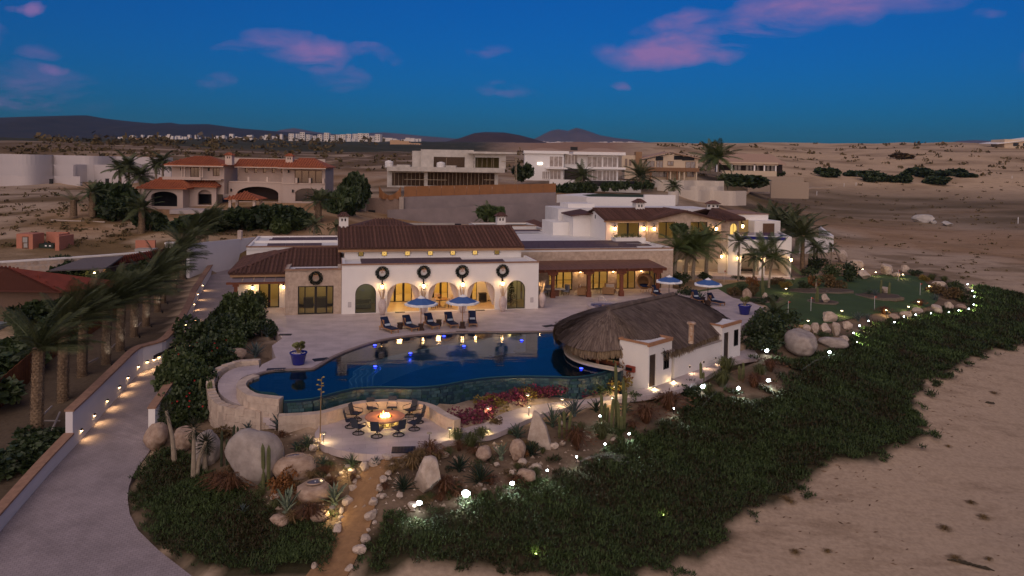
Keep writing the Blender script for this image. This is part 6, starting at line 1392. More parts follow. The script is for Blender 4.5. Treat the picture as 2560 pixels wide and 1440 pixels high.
_agm={}
def agave(p,label,L=.9,w=.09,n=20,m=None,curl=.1,seed=0,tilt=(15,85),name='agave',group='agaves in the garden beds',rig=1.0):
    m=m or AG_G;key=(round(L,1),round(w,2),round(curl,2),m.name)
    if key not in _agm:_agm[key]=mset(agave_leaf(L,w,curl),m)
    me=_agm[key];r=random.Random(seed);t=thing(name,label,'agave',p,r.uniform(0,6),group)
    MB().lathe([(0,-.1),(w*1.3,-.05),(w*1.5,.10),(0,.22)],8).build('core',m,t)
    for k in range(n):
        az_=2*PI*k*.381966+r.uniform(-.1,.1);f=(k+.5)/n;pt=math.radians(tilt[0]+(tilt[1]-tilt[0])*f);s=r.uniform(.85,1.1)*(1.0-.25*abs(f-.45))
        mobj('leaf',me,None,t,loc=(0,0,.06+.10*f),rot=Euler((0,-pt,az_)),scale=s)
    return t
# ---- yucca with trunk (Joshua tree like)
def yucca(p,label,stems,seed=0):
    r=random.Random(seed);t=thing('yucca',label,'yucca',p,0,'trunked yuccas by the driveway')
    key='yl'
    if key not in _agm:_agm[key]=mset(agave_leaf(.55,.022,.05),leaf_mat('yucca_leaf',(.055,.06,.032),(.03,.034,.02),.6))
    for (dx,dy,h,lean) in stems:
        MB().tube([(dx*.2,dy*.2,-.2),(dx*.5,dy*.5,h*.5),(dx+lean,dy,h)],[.17,.11,.09],8).build('trunk',TRUNKS,t)
        for k in range(46):
            az_=2*PI*k*.381966;pt=math.radians(-75+160*(k/46));mobj('leaf',_agm[key],None,t,loc=(dx+lean,dy,h-.25+.3*k/46),rot=Euler((0,-pt,az_)),scale=r.uniform(.8,1.15))
    return t
# ---- columnar cacti
CACT=mat('cactus_skin',(.135,.145,.055),.7,col2=(.085,.095,.04),scale=4);CACTD=mat('cactus_skin_dark',(.06,.072,.035),.7,col2=(.035,.045,.025),scale=4)
def cactus_mesh(h,r0,ribs=9,seed=0):
    mb=MB();N=10;n=ribs*2;vs=[];rr_=random.Random(seed);bx=rr_.uniform(-.06,.06);by=rr_.uniform(-.04,.04)
    for i in range(N+1):
        t=i/N;R=r0*(.86+.14*math.sin(t*2.6)) if t<.9 else r0*math.sqrt(max(0.0,1-((t-.9)/.1)**2))*.95+.004
        for k in range(n):g=2*PI*k/n;q=R*(1 if k % 2==0 else .78);vs.append((q*math.cos(g)+bx*h*t*t,q*math.sin(g)+by*h*t*t,h*t-.08))
    fs=[(i*n+k,i*n+(k+1) % n,(i+1)*n+(k+1) % n,(i+1)*n+k) for i in range(N) for k in range(n)];fs.append(tuple(range(N*n,N*n+n)))
    me=bpy.data.meshes.new('stem');me.from_pydata(vs,[],fs);return me
def cactus(p,label,stems,m=None,seed=0):
    t=thing('column_cactus',label,'cactus',p,0,'columnar cacti');m=m or CACT
    for i,(dx,dy,h,r_) in enumerate(stems):mobj('stem',cactus_mesh(h,r_,8,seed+i),m,t,loc=(dx,dy,0))
    return t
# ---- grasses
GRS_R=leaf_mat('red_fountain_grass',(.16,.072,.030),(.085,.040,.020),.7,scale=2);GRS_T=leaf_mat('tan_grass',(.26,.17,.07),(.14,.09,.035),.7,scale=2);GRS_G=leaf_mat('green_grass',(.105,.115,.035),(.055,.065,.022),.7,scale=2)
def grass_mesh(n=170,h=1.0,spread=.8,plume=True,seed=0):
    mb=MB();r=random.Random(seed)
    for k in range(n):
        g=r.uniform(0,2*PI);q=math.sqrt(r.random());hh=h*r.uniform(.6,1.1);out=spread*q*r.uniform(.7,1.25);b=Vector((.14*q*math.cos(g),.14*q*math.sin(g),-.03));d=Vector((math.cos(g),math.sin(g),0));m1=b+d*out*.35+Vector((0,0,hh*.72));tip=b+d*out+Vector((0,0,hh*(.95-.55*q)));s_=Vector((-math.sin(g),math.cos(g),0))*.014
        mb.add([b-s_,b+s_,m1+s_*.9,m1-s_*.9,tip],[(0,1,2,3),(3,2,4)])
        if plume and k % 3==0:
            e=tip+d*.14+Vector((0,0,.02));w=Vector((0,0,1))*.024+s_;mb.add([tip-w,tip+w,e],[(0,1,2)]);w2=s_*2.2;mb.add([m1.lerp(tip,.6)-w2,m1.lerp(tip,.6)+w2,e],[(0,1,2)])
    me=bpy.data.meshes.new('blades');me.from_pydata(mb.v,[],mb.f);return me
_grm=[grass_mesh(190,1.0,.85,True,s) for s in (1,2,3)];_grn=[grass_mesh(200,.85,.7,False,s) for s in (4,5)]
GR={'red':[mset(m,GRS_R) for m in _grm],'tan':[mset(m,GRS_T) for m in _grm],'green':[mset(m,GRS_G) for m in _grn]}
def grass(p,label,kind='red',s=1.0,seed=0,sz=None):
    t=thing('ornamental_grass',label,'grass',p,random.Random(seed).uniform(0,6),'ornamental grass clumps')
    mobj('blades',GR[kind][seed % len(GR[kind])],None,t,scale=(s,s,(sz or s)),kind='stuff');return t
# ---- leafy shrubs
def leaf_cloud(lobes,n,ls=.10,seed=0,surf=.55):
    """n small leaves spread through ellipsoid lobes (cx,cy,cz,rx,ry,rz)"""
    r=np.random.default_rng(seed);vol=np.array([l[3]*l[4]+l[3]*l[5]+l[4]*l[5] for l in lobes]);pick=r.choice(len(lobes),n,p=vol/vol.sum());L=np.array(lobes)[pick]
    d=r.normal(size=(n,3));d /= np.linalg.norm(d,axis=1)[:,None];rad=(surf+(1-surf)*r.random(n)**.5)*(.88+.3*r.random(n));c=L[:,:3]+d*L[:,3:]*rad[:,None]
    k=c[:,2]>-.15;c=c[k];d=d[k];n=len(c)
    a=r.normal(size=(n,3))+d*.9+np.array([0,0,.3]);a /= np.linalg.norm(a,axis=1)[:,None];b=np.cross(a,r.normal(size=(n,3)));b /= np.linalg.norm(b,axis=1)[:,None];s=ls*(.6+.8*r.random(n))[:,None]
    vs=np.stack([c-b*s*.45,c+a*s*.55-b*s*.05+d*s*.1,c+b*s*.45,c-a*s*.55],1).reshape(-1,3);fs=np.arange(n*4).reshape(-1,4)
    me=bpy.data.meshes.new('foliage');me.from_pydata(vs.tolist(),[],fs.tolist());return me
SHR_D=leaf_mat('dark_shrub_leaf',(.046,.068,.022),(.022,.036,.013),.5,scale=1.6);SHR_M=leaf_mat('shrub_leaf',(.072,.10,.030),(.036,.054,.018),.5,scale=1.6);SHR_LIT=leaf_mat('yellow_shrub_leaf',(.30,.20,.035),(.12,.10,.02),.6,scale=2.5);SHR_O=leaf_mat('dry_shrub_leaf',(.15,.095,.035),(.075,.052,.022),.7,scale=2);SHR_R=leaf_mat('magenta_bract',(.26,.018,.085),(.045,.045,.02),.6,scale=3.5);FIRESTK=leaf_mat('firestick',(.30,.115,.030),(.15,.075,.024),.6,scale=3)  # yellow shrub leaf: path lamp glow painted into the leaf colour
_shc={}
def lump(seed,k=6):
    r=random.Random(seed);return [(r.uniform(-.55,.55),r.uniform(-.55,.55),r.uniform(.25,.75),r.uniform(.32,.52),r.uniform(.32,.52),r.uniform(.28,.42)) for _ in range(k)]
def shrub(p,label,sx,sz,m=None,n=900,ls=.13,seed=0,name='shrub',cat='shrub',group='shrubs',sy=None):
    m=m or SHR_M;key=(m.name,seed % 5,n,ls)
    if key not in _shc:_shc[key]=mset(leaf_cloud(lump(seed % 5+3,7),n,ls,seed % 5),m)
    t=thing(name,label,cat,p,random.Random(seed).uniform(0,6),group);mobj('foliage',_shc[key],None,t,scale=(sx,sy or sx,sz),kind='stuff')
    MB().tube([(0,0,-.2),(.05,.02,sz*.4),(.2*sx,.1,sz*.7)],[.09,.06,.03],6).tube([(0,0,.1),(-.2*sx,-.1,sz*.6)],[.06,.025],5).build('stem',mat('shrub_stem',(.12,.085,.06),.9),t)
    return t
# ---- rocks
def rock_mesh(seed,sub=3,facet=False,soft=False):
    bm=bmesh.new();bmesh.ops.create_icosphere(bm,subdivisions=sub,radius=1.0);r=random.Random(seed);planes=[]
    for k in range(8 if soft else 13):d=Vector((r.gauss(0,1),r.gauss(0,1),r.gauss(0,.8))).normalized();planes.append((d,r.uniform(.70,.95) if soft else r.uniform(.55,.9)))
    from mathutils import noise as mn
    for v in bm.verts:
        c=v.co.copy()
        for d,o in planes:
            t=c.dot(d)-o
            if t>0:c-=d*t*(.85 if soft else .96)
        c+=c.normalized()*(mn.fractal(c*1.6+Vector((seed*7.1,0,0)),.8,2.2,5)*.08);v.co=c
    me=bpy.data.meshes.new('rock');bm.to_mesh(me);bm.free()
    for p in me.polygons:p.use_smooth=True
    me.set_sharp_from_angle(angle=math.radians(24 if facet else 60 if soft else 32))
    return me
RKG=mat('grey_boulder',(.40,.35,.31),.95,col2=(.25,.21,.185),scale=2.2,bump=1.0,bscale=3.2);RKT=mat('tan_boulder',(.44,.33,.25),.95,col2=(.25,.165,.115),scale=2.4,bump=1.0,bscale=3.2);RKP=mat('pale_boulder',(.55,.46,.38),.95,col2=(.36,.28,.22),scale=2.6,bump=1.0,bscale=3.2,objrand=.12)
_rk={}
def rock(p,size,label,m=None,seed=0,rz=None,group='garden boulders',name='boulder',sink=.25,facet=False,tilt=0.0):
    m=m or RKT;key=(m.name,seed % 7,facet)
    if key not in _rk:_rk[key]=mset(rock_mesh(seed % 7+1,3 if facet else 4,facet,m in (RKG,RKT)),m)
    sx,sy,sz=size;return mobj(name,_rk[key],None,None,loc=(p[0],p[1],p[2]+sz*(1-sink)-.0),rot=(tilt,0,rz if rz is not None else random.Random(seed).uniform(0,6)),scale=(sx,sy,sz),label=label,cat='rock',group=group)
# ------------------------------------------------------------------ driveway and its walls
COB=paver_mat('cobbled_driveway',(.31,.265,.275),(.15,.125,.13),2.1,.5,.34,.85,.8,.35)
MB().strip(DRIVE_L,DRIVE_R,.5).build('driveway',COB,kind='structure',label='grey cobbled driveway falling along the white wall')
wl_path=[p+(p-q).normalized()*.22 for p,q in zip(DRIVE_L,DRIVE_R)]
cut=min(range(len(wl_path)),key=lambda i:(wl_path[i]-G(185,1112,-2.95)).length)
up=wl_path[1:cut+1];lowp=wl_path[cut:]
nU=len(up);ztop=[p.z+.95+1.25*(i/(nU-1))**.9 for i,p in enumerate(up)]
DWl=thing('driveway_wall','long white wall with brown cap and step lights beside the driveway','wall',(0,0,0))
MB().ribbon_wall(up,.40,[p.z-1.6 for p in up],ztop).build('wall',mat('cool_stucco',(.66,.63,.64),.85,var=.05,scale=.8),DWl)
for k in range(0,nU-1,2):
    seg=up[k:k+3]
    if len(seg)>1:MB().ribbon_wall(seg,.56,[z_+.002 for z_ in ztop[k:k+3]],[z_+.12 for z_ in ztop[k:k+3]]).build('cap_stone',CAP,DWl)
MB().ribbon_wall(lowp,.40,[p.z-1.0 for p in lowp],[p.z+.85 for p in lowp]).build('lower_wall',mat('cool_stucco',(.66,.63,.64)),DWl);MB().ribbon_wall(lowp,.56,[p.z+.852 for p in lowp],[p.z+.96 for p in lowp]).build('lower_cap',CAP,DWl)
# house name bar on the wall
wp=up[int(nU*.42)];wq=up[int(nU*.42)+3];dd=(wq-wp).normalized()
o=thing('wall_bar','dark horizontal bar fixed on the white driveway wall','wall bar',(wp+wq)/2+Vector((.30,0,.75)),math.atan2(dd.y,dd.x));MB().box(-1.7,-.06,-.09,1.7,.06,.09).build('bar',BLACKIRON,o);
for x in (-1.3,1.3):MB().box(x-.05,.06,-.05,x+.05,.16,.05).build('bracket',BLACKIRON,o)
# step lights
SL=[(202,1100),(234,1061),(268,1023),(296,989),(321,963),(341,937),(366,925),(382,918),(399,912),(412,902),(426,884),(439,868),(462,829),(473,804),(483,776),(494,751),(503,727)]
dz_=[-2.9,-2.6,-2.27,-2.0,-1.75,-1.56,-1.46,-1.4,-1.32,-1.24,-1.1,-.95,-.6,-.42,-.25,-.12,0]
def wall_at(p):
    i=min(range(len(wl_path)),key=lambda k:(wl_path[k].xy-p.xy).length);return wl_path[i]
def near_on(path,p):
    best=None
    for i in range(len(path)-1):
        a,b=path[i].xy,path[i+1].xy;d=b-a;t=max(0,min(1,(p.xy-a).dot(d)/max(d.length_squared,1e-6)));q=a+d*t;e=(q-p.xy).length
        if best is None or e<best[0]:best=(e,path[i].lerp(path[i+1],t),d.normalized())
    return best[1],best[2]
for i,(u,v) in enumerate(SL):
    q,tg=near_on(wl_path,G(u,v,dz_[i]));n_=Vector((tg.y,-tg.x,0));n_=n_ if n_.x>0 else -n_
    n_=Vector((n_.x,n_.y,0)).normalized();p=q+n_*.21+Vector((0,0,.62))
    t=thing('step_light',f'warm step light on the driveway wall, {ORD[i] if i else "nearest one"}'+(' from the near end' if i else ' to the near end'),'lamp',p,math.atan2(n_.y,n_.x),'step lights along the driveway wall')
    MB().box(0,-.07,-.02,.10,.07,.09).build('hood',BRONZE,t);MB().box(.01,-.05,-.05,.08,.05,-.021).build('lens',emit_mat('step_lens',(1.0,.62,.28),26),t)
    spot('step_light_beam',(.13,0,-.04),(.50,0,-.62),34,(1.0,.60,.26),105,.9,.03,t)
# right side wall of the driveway
rp=[G(*p) for p in ((379,1113,-2.9),(400,1070,-2.4),(425,1020,-1.9),(452,975,-1.6),(480,935,-1.35))]
t=thing('driveway_wall','short white wall with brown cap between driveway and shrubs','wall',(0,0,0))
MB().ribbon_wall(rp,.38,[p.z-1 for p in rp],[p.z+2.15-.25*i for i,p in enumerate(rp)]).build('wall',STUCCO,t);MB().ribbon_wall(rp,.5,[p.z+2.152-.25*i for i,p in enumerate(rp)],[p.z+2.26-.25*i for i,p in enumerate(rp)]).build('cap',CAP,t)
# white boundary wall at the head of the driveway
bwp=[G(500,660,.2),G(560,668,.1),G(640,660,0)]
t=thing('boundary_wall','tall white wall closing the head of the driveway','wall',(0,0,0));a=G(508,672,0);b=HL(-10.2,27);c_=HL(1,33)
bt_=[AY(470,612,88),AY(505,606,91),AY(600,597,99),AY(700,587,107),AY(838,574,116)]
MB().ribbon_wall(bt_,.4,-1,[q.z for q in bt_]).build('wall',mat('cool_stucco',(.66,.63,.64)),t)
for i,(x,y,z_) in enumerate(((bt_[2].x,bt_[2].y,bt_[2].z+.5),(bt_[3].x,bt_[3].y,bt_[3].z+.5))):q=thing('wall_finial',['left','right'][i]+' small pale finial post on the white boundary wall','post',(x,y,z_-.6),0);MB().box(-.25,-.25,0,.25,.25,1.1).lathe([(.36,1.1),(.3,1.2),(.0,1.25)],4).build('post',BEI2,q)
t=thing('gate_pillar','white square pillar where the stone wall meets the palms','pillar',G(425,650,.6),.2);MB().box(-.5,-.5,-1,.5,.5,2.2).box(-.58,-.58,2.2,.58,.58,2.36).build('pillar',STUCCO,t)
# hedge at the head of the drive
for i,(u,v) in enumerate(((545,672),(575,668),(605,668))):shrub(G(u,v,0),f'dark clipped hedge at the head of the driveway, {ORD[i]} from left',1.3,.7,SHR_D,700,.16,i,group='hedge at the driveway head')
# ------------------------------------------------------------------ palms in the wind
palm_px=[(92,870,1095),(157,815,1015),(205,790,960),(265,770,930),(300,760,895),(335,745,862),(365,738,835),(393,718,800),(407,715,775),(435,682,745),(455,662,715),(480,642,690),(496,636,678),(515,610,668)]
words_=['nearest and leftmost','second nearest','third nearest','fourth nearest','fifth nearest','sixth nearest','seventh nearest','eighth nearest','ninth nearest','tenth nearest','eleventh nearest','third farthest','second farthest','farthest']
for i,(u,vt,vb) in enumerate(palm_px):
    zz_=-3.4+3.2*(i/13)**.8
    p=G(u,vb,zz_);p.z=gz(p.x,p.y)
    d=px_dir(u,vt);tt=p.y/d.y;h=max(3.6,CAM_H+d.z*tt-p.z)
    palm(p-Vector((0,0,.3)),h+.3,f'wind blown date palm, {words_[i]} in the row behind the driveway wall',FR_BLOWN,26,.36-.008*i,.34-.006*i,lean=(.15,0),pine=True,wind=-.15+.2*math.sin(i*2.1),group='date palms along the driveway wall',seed=40+i,scale=1.05 if i<9 else 1.0,pitch=(4,72),spread=.85)
    if 3 <= i:
        u_=thing('tree_uplight',f'small white spotlight lighting the trunk of the {words_[i]} row palm','lamp',p+Vector((.75,-.55,.1)),0,'uplights under the date palms');MB().lathe([(.0,-.15),(.05,-.15),(.08,.06),(.06,.06)],8).build('housing',BLACKIRON,u_);MB().lathe([(0,.05),(.055,.055),(0,.06)],8).build('lens',WHITEGLOW,u_)
        spot('uplight_beam',(0,0,.1),(-.62,.45,2.6),36,(.92,.95,1.0),60,.6,.03,u_)
p=G(122,1106,-3.3);u_=thing('tree_uplight','yellow green spotlight in the shrubs left of the driveway wall end','lamp',p,0,'uplights under the date palms');MB().lathe([(0,-.1),(.09,-.1),(.12,.06),(.09,.06)],8).build('housing',BLACKIRON,u_);MB().lathe([(0,.07),(.10,.075),(0,.12)],8).build('lens',emit_mat('lime_glow',(.75,1.0,.25),5),u_)
spot('uplight_beam',(0,0,.15),(-1.2,.6,1.6),24,(1,.95,.6),70,.6,.03,u_)
# tree guys
TIMB=mat('grey_timber',(.34,.30,.28),.9)
for i,(u0,v0,u1,v1,z_) in enumerate(((85,1052,150,1052,-2.7),(85,1060,130,1015,-2.5),(195,920,245,895,-1.6),(280,868,315,835,-1.3),(340,820,375,785,-1.0),(130,1075,150,1030,-2.6))):
    t=thing('tree_prop',f'pale timber prop bracing the row palms, {ORD[i]} one','prop',(0,0,0),0,'timber props at the palms');MB().tube([G(u0,v0,z_),G(u1,v1,z_)],.06,5).build('pole',TIMB,t)
# ------------------------------------------------------------------ plank fence on the left
fence=thing('plank_fence','orange-brown vertical plank fence behind the date palms','fence',(0,0,0));FW_=mat('cedar_plank',(.20,.068,.020),.85,col2=(.12,.042,.014),scale=3,objrand=.25)
fp=[G(-10,1090,-3.5),G(60,1030,-3.0),G(130,960,-2.4),G(200,890,-1.8),G(280,835,-1.2),G(350,790,-.8)]
fp=[p+Vector((-2.2,.5,0)) for p in fp];fp=smooth(fp,6);fd=along(fp);s=0;k=0
while s<fd[-1]-.3:
    p,tg=at_len(fp,fd,s+.15);MB().obox((p.x,p.y,p.z+.7+.02*(k % 3)),tg,.035,2.2,.27).build('plank',FW_,fence);s+=.29;k+=1
# ------------------------------------------------------------------ neighbour's house at the left edge
Ln=thing('red_roof_house','neighbour house with red tiled roof cut off by the left edge','building',(0,0,0));RT=mat('red_clay_tile',(.20,.045,.028),.85,col2=(.13,.032,.022),scale=1.2,objrand=.15)
c0=G(150,735,1.6)
e0,e1r,r0,r1=G(-60,725,1.8),G(150,728,1.8),G(-60,665,4.0),G(20,668,4.0)
rf=deck([e0,e1r,r1,r0],.15).build('roof',mat('red_underlay',(.09,.03,.02)),Ln);rb=Vector((r1.x+9,r1.y+5.5,1.8));deck([e1r,rb,r1],.15).build('roof_end',RT,Ln);deck([r0,r1,rb,Vector((r0.x,rb.y+2,1.8))],.15).build('rear_slope',RT,Ln)
A_=(e1r-e0).normalized();Uv=(r0-e0);Uv=Uv-A_*Uv.dot(A_);Lr=Uv.length;wtot=(e1r-e0).length;xr=(r1-e0).dot(A_)
slope(rf,e0,A_,Uv,wtot,lambda s:0,lambda s:Lr*min(1,max(0,(wtot-s)/max(wtot-xr,.1))),pitch=.36,m=RT)
MB().prism([(e0.x,e0.y+.7),(e1r.x-.5,e1r.y+.7),(rb.x-.5,rb.y-.3),(r0.x,rb.y)],-3,1.6).build('wall',mat('adobe_wall',(.15,.095,.065),.9),Ln)
boxpart(Ln,'pool_terrace',mat('blue_grey_tile',(.20,.26,.34),.4),(G(-40,840,-1.5).x-4,G(0,850,-1.5).y,-3.5,G(62,800,-1.5).x,G(0,780,-1.2).y+3,-1.2))
boxpart(Ln,'terrace_rim',BEI2,(G(-40,840,-1.5).x-4,G(0,780,-1.2).y+3.01,-3.5,G(62,800,-1.5).x,G(0,780,-1.2).y+3.5,-.8))
a,b=G(170,668,2.6),G(260,662,2.6);deck([(a.x-1,a.y-1.5,2.5),(b.x+1,b.y-1.5,2.5),(b.x+.5,b.y+3,3.2),(a.x,a.y+3,3.2)],.15).build('porch_roof',mat('grey_roofing',(.14,.12,.12),.8),Ln)
pl=G(236,682,1.6);o_=thing('porch_lamp','small warm porch lamp under the grey neighbour roof','lamp',pl,0);MB().lathe([(0,-.1),(.1,-.06),(.1,.06),(0,.12)],8).build('globe',LAMPGLOW,o_);point('porch_light',(0,-.4,-.1),40,WARM,.1,o_)
sr=thing('shed_roof','narrow red tiled shed roof along the stone boundary wall','roof',(0,0,0));a,b=G(255,668,2.2),G(400,640,2.4);jm=MB();a2,b2=a+Vector((.3,2.0,.8)),b+Vector((.3,2.0,.8));rf2=deck([a,b,b2,a2],.12).build('slope',mat('red_underlay',(.09,.03,.02)),sr);A2=(b-a).normalized();U2=(a2-a);U2=U2-A2*U2.dot(A2);slope(rf2,a,A2,U2,(b-a).length,lambda s:0,lambda s:U2.length,pitch=.36,m=RT)
MB().ribbon_wall([a+Vector((0,.5,0)),b+Vector((0,.5,0))],.3,-2,[2.0,2.2]).build('wall',mat('adobe_wall',(.30,.20,.14)),sr)
# rubble boundary wall with white coping
t=thing('rubble_wall','white and brown rubble boundary wall with white coping at far left','wall',(0,0,0));wpts=[G(u,v,2.4) for u,v in ((-60,662),(0,656),(130,648),(250,640),(340,633),(418,626))]
MB().ribbon_wall(wpts,.5,-1.5,2.35).build('core',mat('rubble_mortar',(.50,.42,.36),.95),t);MB().ribbon_wall(wpts,.62,2.352,2.52).build('coping',STUCCO,t)
wd=along(wpts);rr=random.Random(9);STN=mat('rubble_stone',(.46,.36,.28),.95,col2=(.33,.25,.2),scale=2,objrand=.25)
for row in range(4):
    s=rr.uniform(0,.5)
    while s<wd[-1]-.8:
        w=rr.uniform(.5,1.1);p,tg=at_len(wpts,wd,s+w/2);nn_=Vector((tg.y,-tg.x,0));h=.46;c=p+nn_*.24;c.z=2.1-row*.5+rr.uniform(-.04,.04)
        mb=MB();m_=6;vs=[]
        for j in range(m_):
            g=2*PI*j/m_+rr.uniform(-.3,.3);vs.append(c+tg*math.cos(g)*w*.47+Vector((0,0,math.sin(g)*h*.47))+nn_*.045)
        vs+=[v-nn_*.08 for v in vs];mb.add(vs,[tuple(range(m_))]+[(j,(j+1) % m_,(j+1) % m_+m_,j+m_) for j in range(m_)]).build('stone',STN,t);s+=w
# salmon utility enclosure
SAL=mat('salmon_stucco',(.46,.19,.125),.9,var=.08);p0=G(41,628,1.75);p1=G(145,631,1.75);Wd=p1.x-p0.x;k=Wd/104.0
t=thing('utility_enclosure','salmon stucco enclosure holding a dark green transformer','enclosure',(p0.x,p0.y,1.6),-.05)
boxpart(t,'left_pier',SAL,(0,0,0,40*k,2.2,44*k));boxpart(t,'right_pier',SAL,(94*k,0,0,104*k,3.0,40*k));boxpart(t,'back_wall',SAL,(40*k,2.6,0,94*k,3.0,45*k));boxpart(t,'inner_wall',SAL,(84*k,.8,0,93.9*k,2.59,43*k));boxpart(t,'meter_niche',mat('niche_brown',(.16,.08,.05),.9),(14*k,-.03,.1,30*k,-.005,38*k));boxpart(t,'meter_box',mat('meter_grey',(.35,.34,.32),.6),(17*k,-.12,24*k,28*k,-.035,36*k));boxpart(t,'lower_meter_box',mat('meter_grey',(.35,.34,.32)),(19*k,-.10,12*k,28*k,-.035,22*k))
tf=thing('transformer','dark green transformer cabinet inside the salmon enclosure','transformer',(p0.x+46*k,p0.y+.6,1.6),-.05);boxpart(tf,'cabinet',mat('transformer_green',(.02,.035,.025),.6),(0,0,.1,36*k,1.4,20*k));boxpart(tf,'pad',mat('pale_concrete',(.4,.33,.28)),(-.1,-.3,0,37*k,1.5,.1))
for x in (15,25):boxpart(tf,'sticker',WHITECLOTH,(x*k,-.01,14*k,(x+4.5)*k,-.004,17*k))
p0=G(328,628,2.0);t=thing('utility_box','low salmon wall with grey lid beside the pillar','enclosure',p0,.05);boxpart(t,'back_wall',SAL,(0,1.2,-.3,2.5,1.5,1.3));boxpart(t,'lid',mat('meter_grey',(.35,.34,.32)),(.6,-.4,0,2.9,1.1,.35))
bar_a,bar_b=PG(128,553),PG(262,558);t=thing('fallen_pipe','pale pipe lying across the sand mound','pipe',(0,0,0));MB().tube([bar_a+Vector((0,0,.15)),bar_b+Vector((0,0,.15))],.12,6).build('pipe',mat('pale_concrete',(.4,.33,.28)),t)
# ------------------------------------------------------------------ sun loungers
def make_lounger():
    t=thing('sun_lounger','x','sun lounger',(0,0,0),0,'navy loungers')
    MB().box(-.36,-1.0,.24,.36,1.0,.31).build('frame',TEAK,t)
    for x in (-.33,.33):
        for y in (-.92,.85):MB().box(x-.035,y-.035,0,x+.035,y+.035,.24).build('leg',TEAK,t)
    MB().add([(-.33,-.98,.311),(.33,-.98,.311),(.33,.25,.311),(-.33,.25,.311),(-.33,-.98,.40),(.33,-.98,.40),(.33,.25,.40),(-.33,.25,.40)],[(0,3,2,1),(4,5,6,7),(0,1,5,4),(1,2,6,5),(2,3,7,6),(3,0,4,7)]).build('mattress',NAVY,t)
    b=MB().add([(-.33,.26,.32),(.33,.26,.32),(.33,.85,1.02),(-.33,.85,1.02),(-.33,.19,.39),(.33,.19,.39),(.33,.78,1.09),(-.33,.78,1.09)],[(0,3,2,1),(4,5,6,7),(0,1,5,4),(1,2,6,5),(2,3,7,6),(3,0,4,7)]).build('backrest',NAVY,t)
    MB().box(-.3,.30,.31,-.26,.8,.90).build('back_strut',TEAK,t)
    MB().add([(-.22,.20,.42),(.22,.20,.42),(.22,.30,.56),(-.22,.30,.56),(-.22,.10,.46),(.22,.10,.46),(.22,.20,.60),(-.22,.20,.60)],[(0,3,2,1),(4,5,6,7),(0,1,5,4),(1,2,6,5),(2,3,7,6),(3,0,4,7)]).build('towel_roll',mat('pale_blue_towel',(.50,.58,.66),.9,var=.3,scale=20),t)
    return t
lp=make_lounger()
LS=[(972,828,.72,'leftmost of the five navy loungers facing the pool'),(1025,823,.62,'second navy lounger from the left, left of the first umbrella'),(1078,818,.52,'middle navy lounger of the poolside row, right of the first umbrella'),(1127,815,.42,'fourth navy lounger, left of the second umbrella base'),(1181,812,.12,'rightmost navy lounger of the poolside row'),(1788,761,.62,'navy lounger with its back to the blue pot, right of the standing umbrella'),(1742,753,.15,'navy lounger left of the umbrella pole behind the thatched roof'),(1641,740,.1,'navy lounger half hidden behind the thatched ridge')]
for i,(u,v,a,l) in enumerate(LS):
    o=lp if i==0 else copy_tree(lp);o.location=G(u,v);o.rotation_euler=(0,0,a);o['label']=l
for i,(u,v,l) in enumerate(((1000,823,'dark barrel side table between the first and second loungers'),(1097,815,'dark barrel side table between the third and fourth loungers'),(1757,756,'dark barrel side table by the right umbrella pole'))):
    t=thing('barrel_table',l,'side table',G(u,v),0,'barrel side tables');MB().lathe([(0,0),(.2,0),(.25,.25),(.2,.5),(0,.5)],12).build('drum',mat('dark_wicker',(.06,.035,.025),.8,var=.3),t);MB().lathe([(0,.5),(.27,.5),(.27,.54),(0,.54)],12).build('top',mat('dark_wicker',(.06,.035,.025)),t)
# ------------------------------------------------------------------ parasols
def parasol(p,label,R=1.42,h=2.25,rot=.2):
    t=thing('parasol',label,'parasol',p,rot,'blue and white parasols')
    MB().tube([(0,0,0),(0,0,h+.5)],.035,8).build('pole',TEAK if p.x<5 else BLACKIRON,t);MB().box(-.28,-.28,0,.28,.28,.10).box(-.2,-.2,.1,.2,.2,.52).build('base',mat('dark_wicker',(.06,.035,.025)),t)
    n=8;rim=[(R*math.cos(2*PI*k/n),R*math.sin(2*PI*k/n),h) for k in range(n)];mid=[(.86*x,.86*y,h+.065) for x,y,z in rim];top=[(.27*math.cos(2*PI*k/n),.27*math.sin(2*PI*k/n),h+.46) for k in range(n)]
    for k in range(n):
        j=(k+1) % n;sag=lambda a,b,s:tuple((Vector(a)+Vector(b))/2-Vector((0,0,s)))
        m1,m2=sag(mid[k],mid[j],.05),sag(top[k],top[j],.01)
        MB().add([mid[k],m1,mid[j],top[j],m2,top[k]],[(0,1,4,5),(1,2,3,4)]).build('canopy_panel',BLUECLOTH,t)
        r1=sag(rim[k],rim[j],.02);pn=MB().add([rim[k],r1,rim[j],mid[j],m1,mid[k],(rim[k][0],rim[k][1],h-.12),(r1[0],r1[1],r1[2]-.12),(rim[j][0],rim[j][1],h-.12)],[(0,1,4,5),(1,2,3,4),(0,6,7,1),(1,7,8,2)]).build('border',WHITECLOTH,t)
        MB().tube([(0,0,h+.40),(rim[k][0]*.97,rim[k][1]*.97,h-.01)],.014,4).build('rib',TEAK,t)
    MB().lathe([(.34,h+.44),(.20,h+.54),(.04,h+.60),(.03,h+.66),(0,h+.68)],8).build('vent_cap',WHITECLOTH,t)
    return t
parasol(G(1052,825),'blue parasol with white border, left one of the pair by the pool loungers');parasol(G(1156,820),'blue parasol with white border, right one of the pair by the pool loungers',rot=.05)
parasol(G(1769,764),'blue parasol with white scalloped border beside the right blue pot',1.45,2.2);parasol(G(1672,750),'blue parasol half hidden behind the thatched ridge',1.45,2.0)
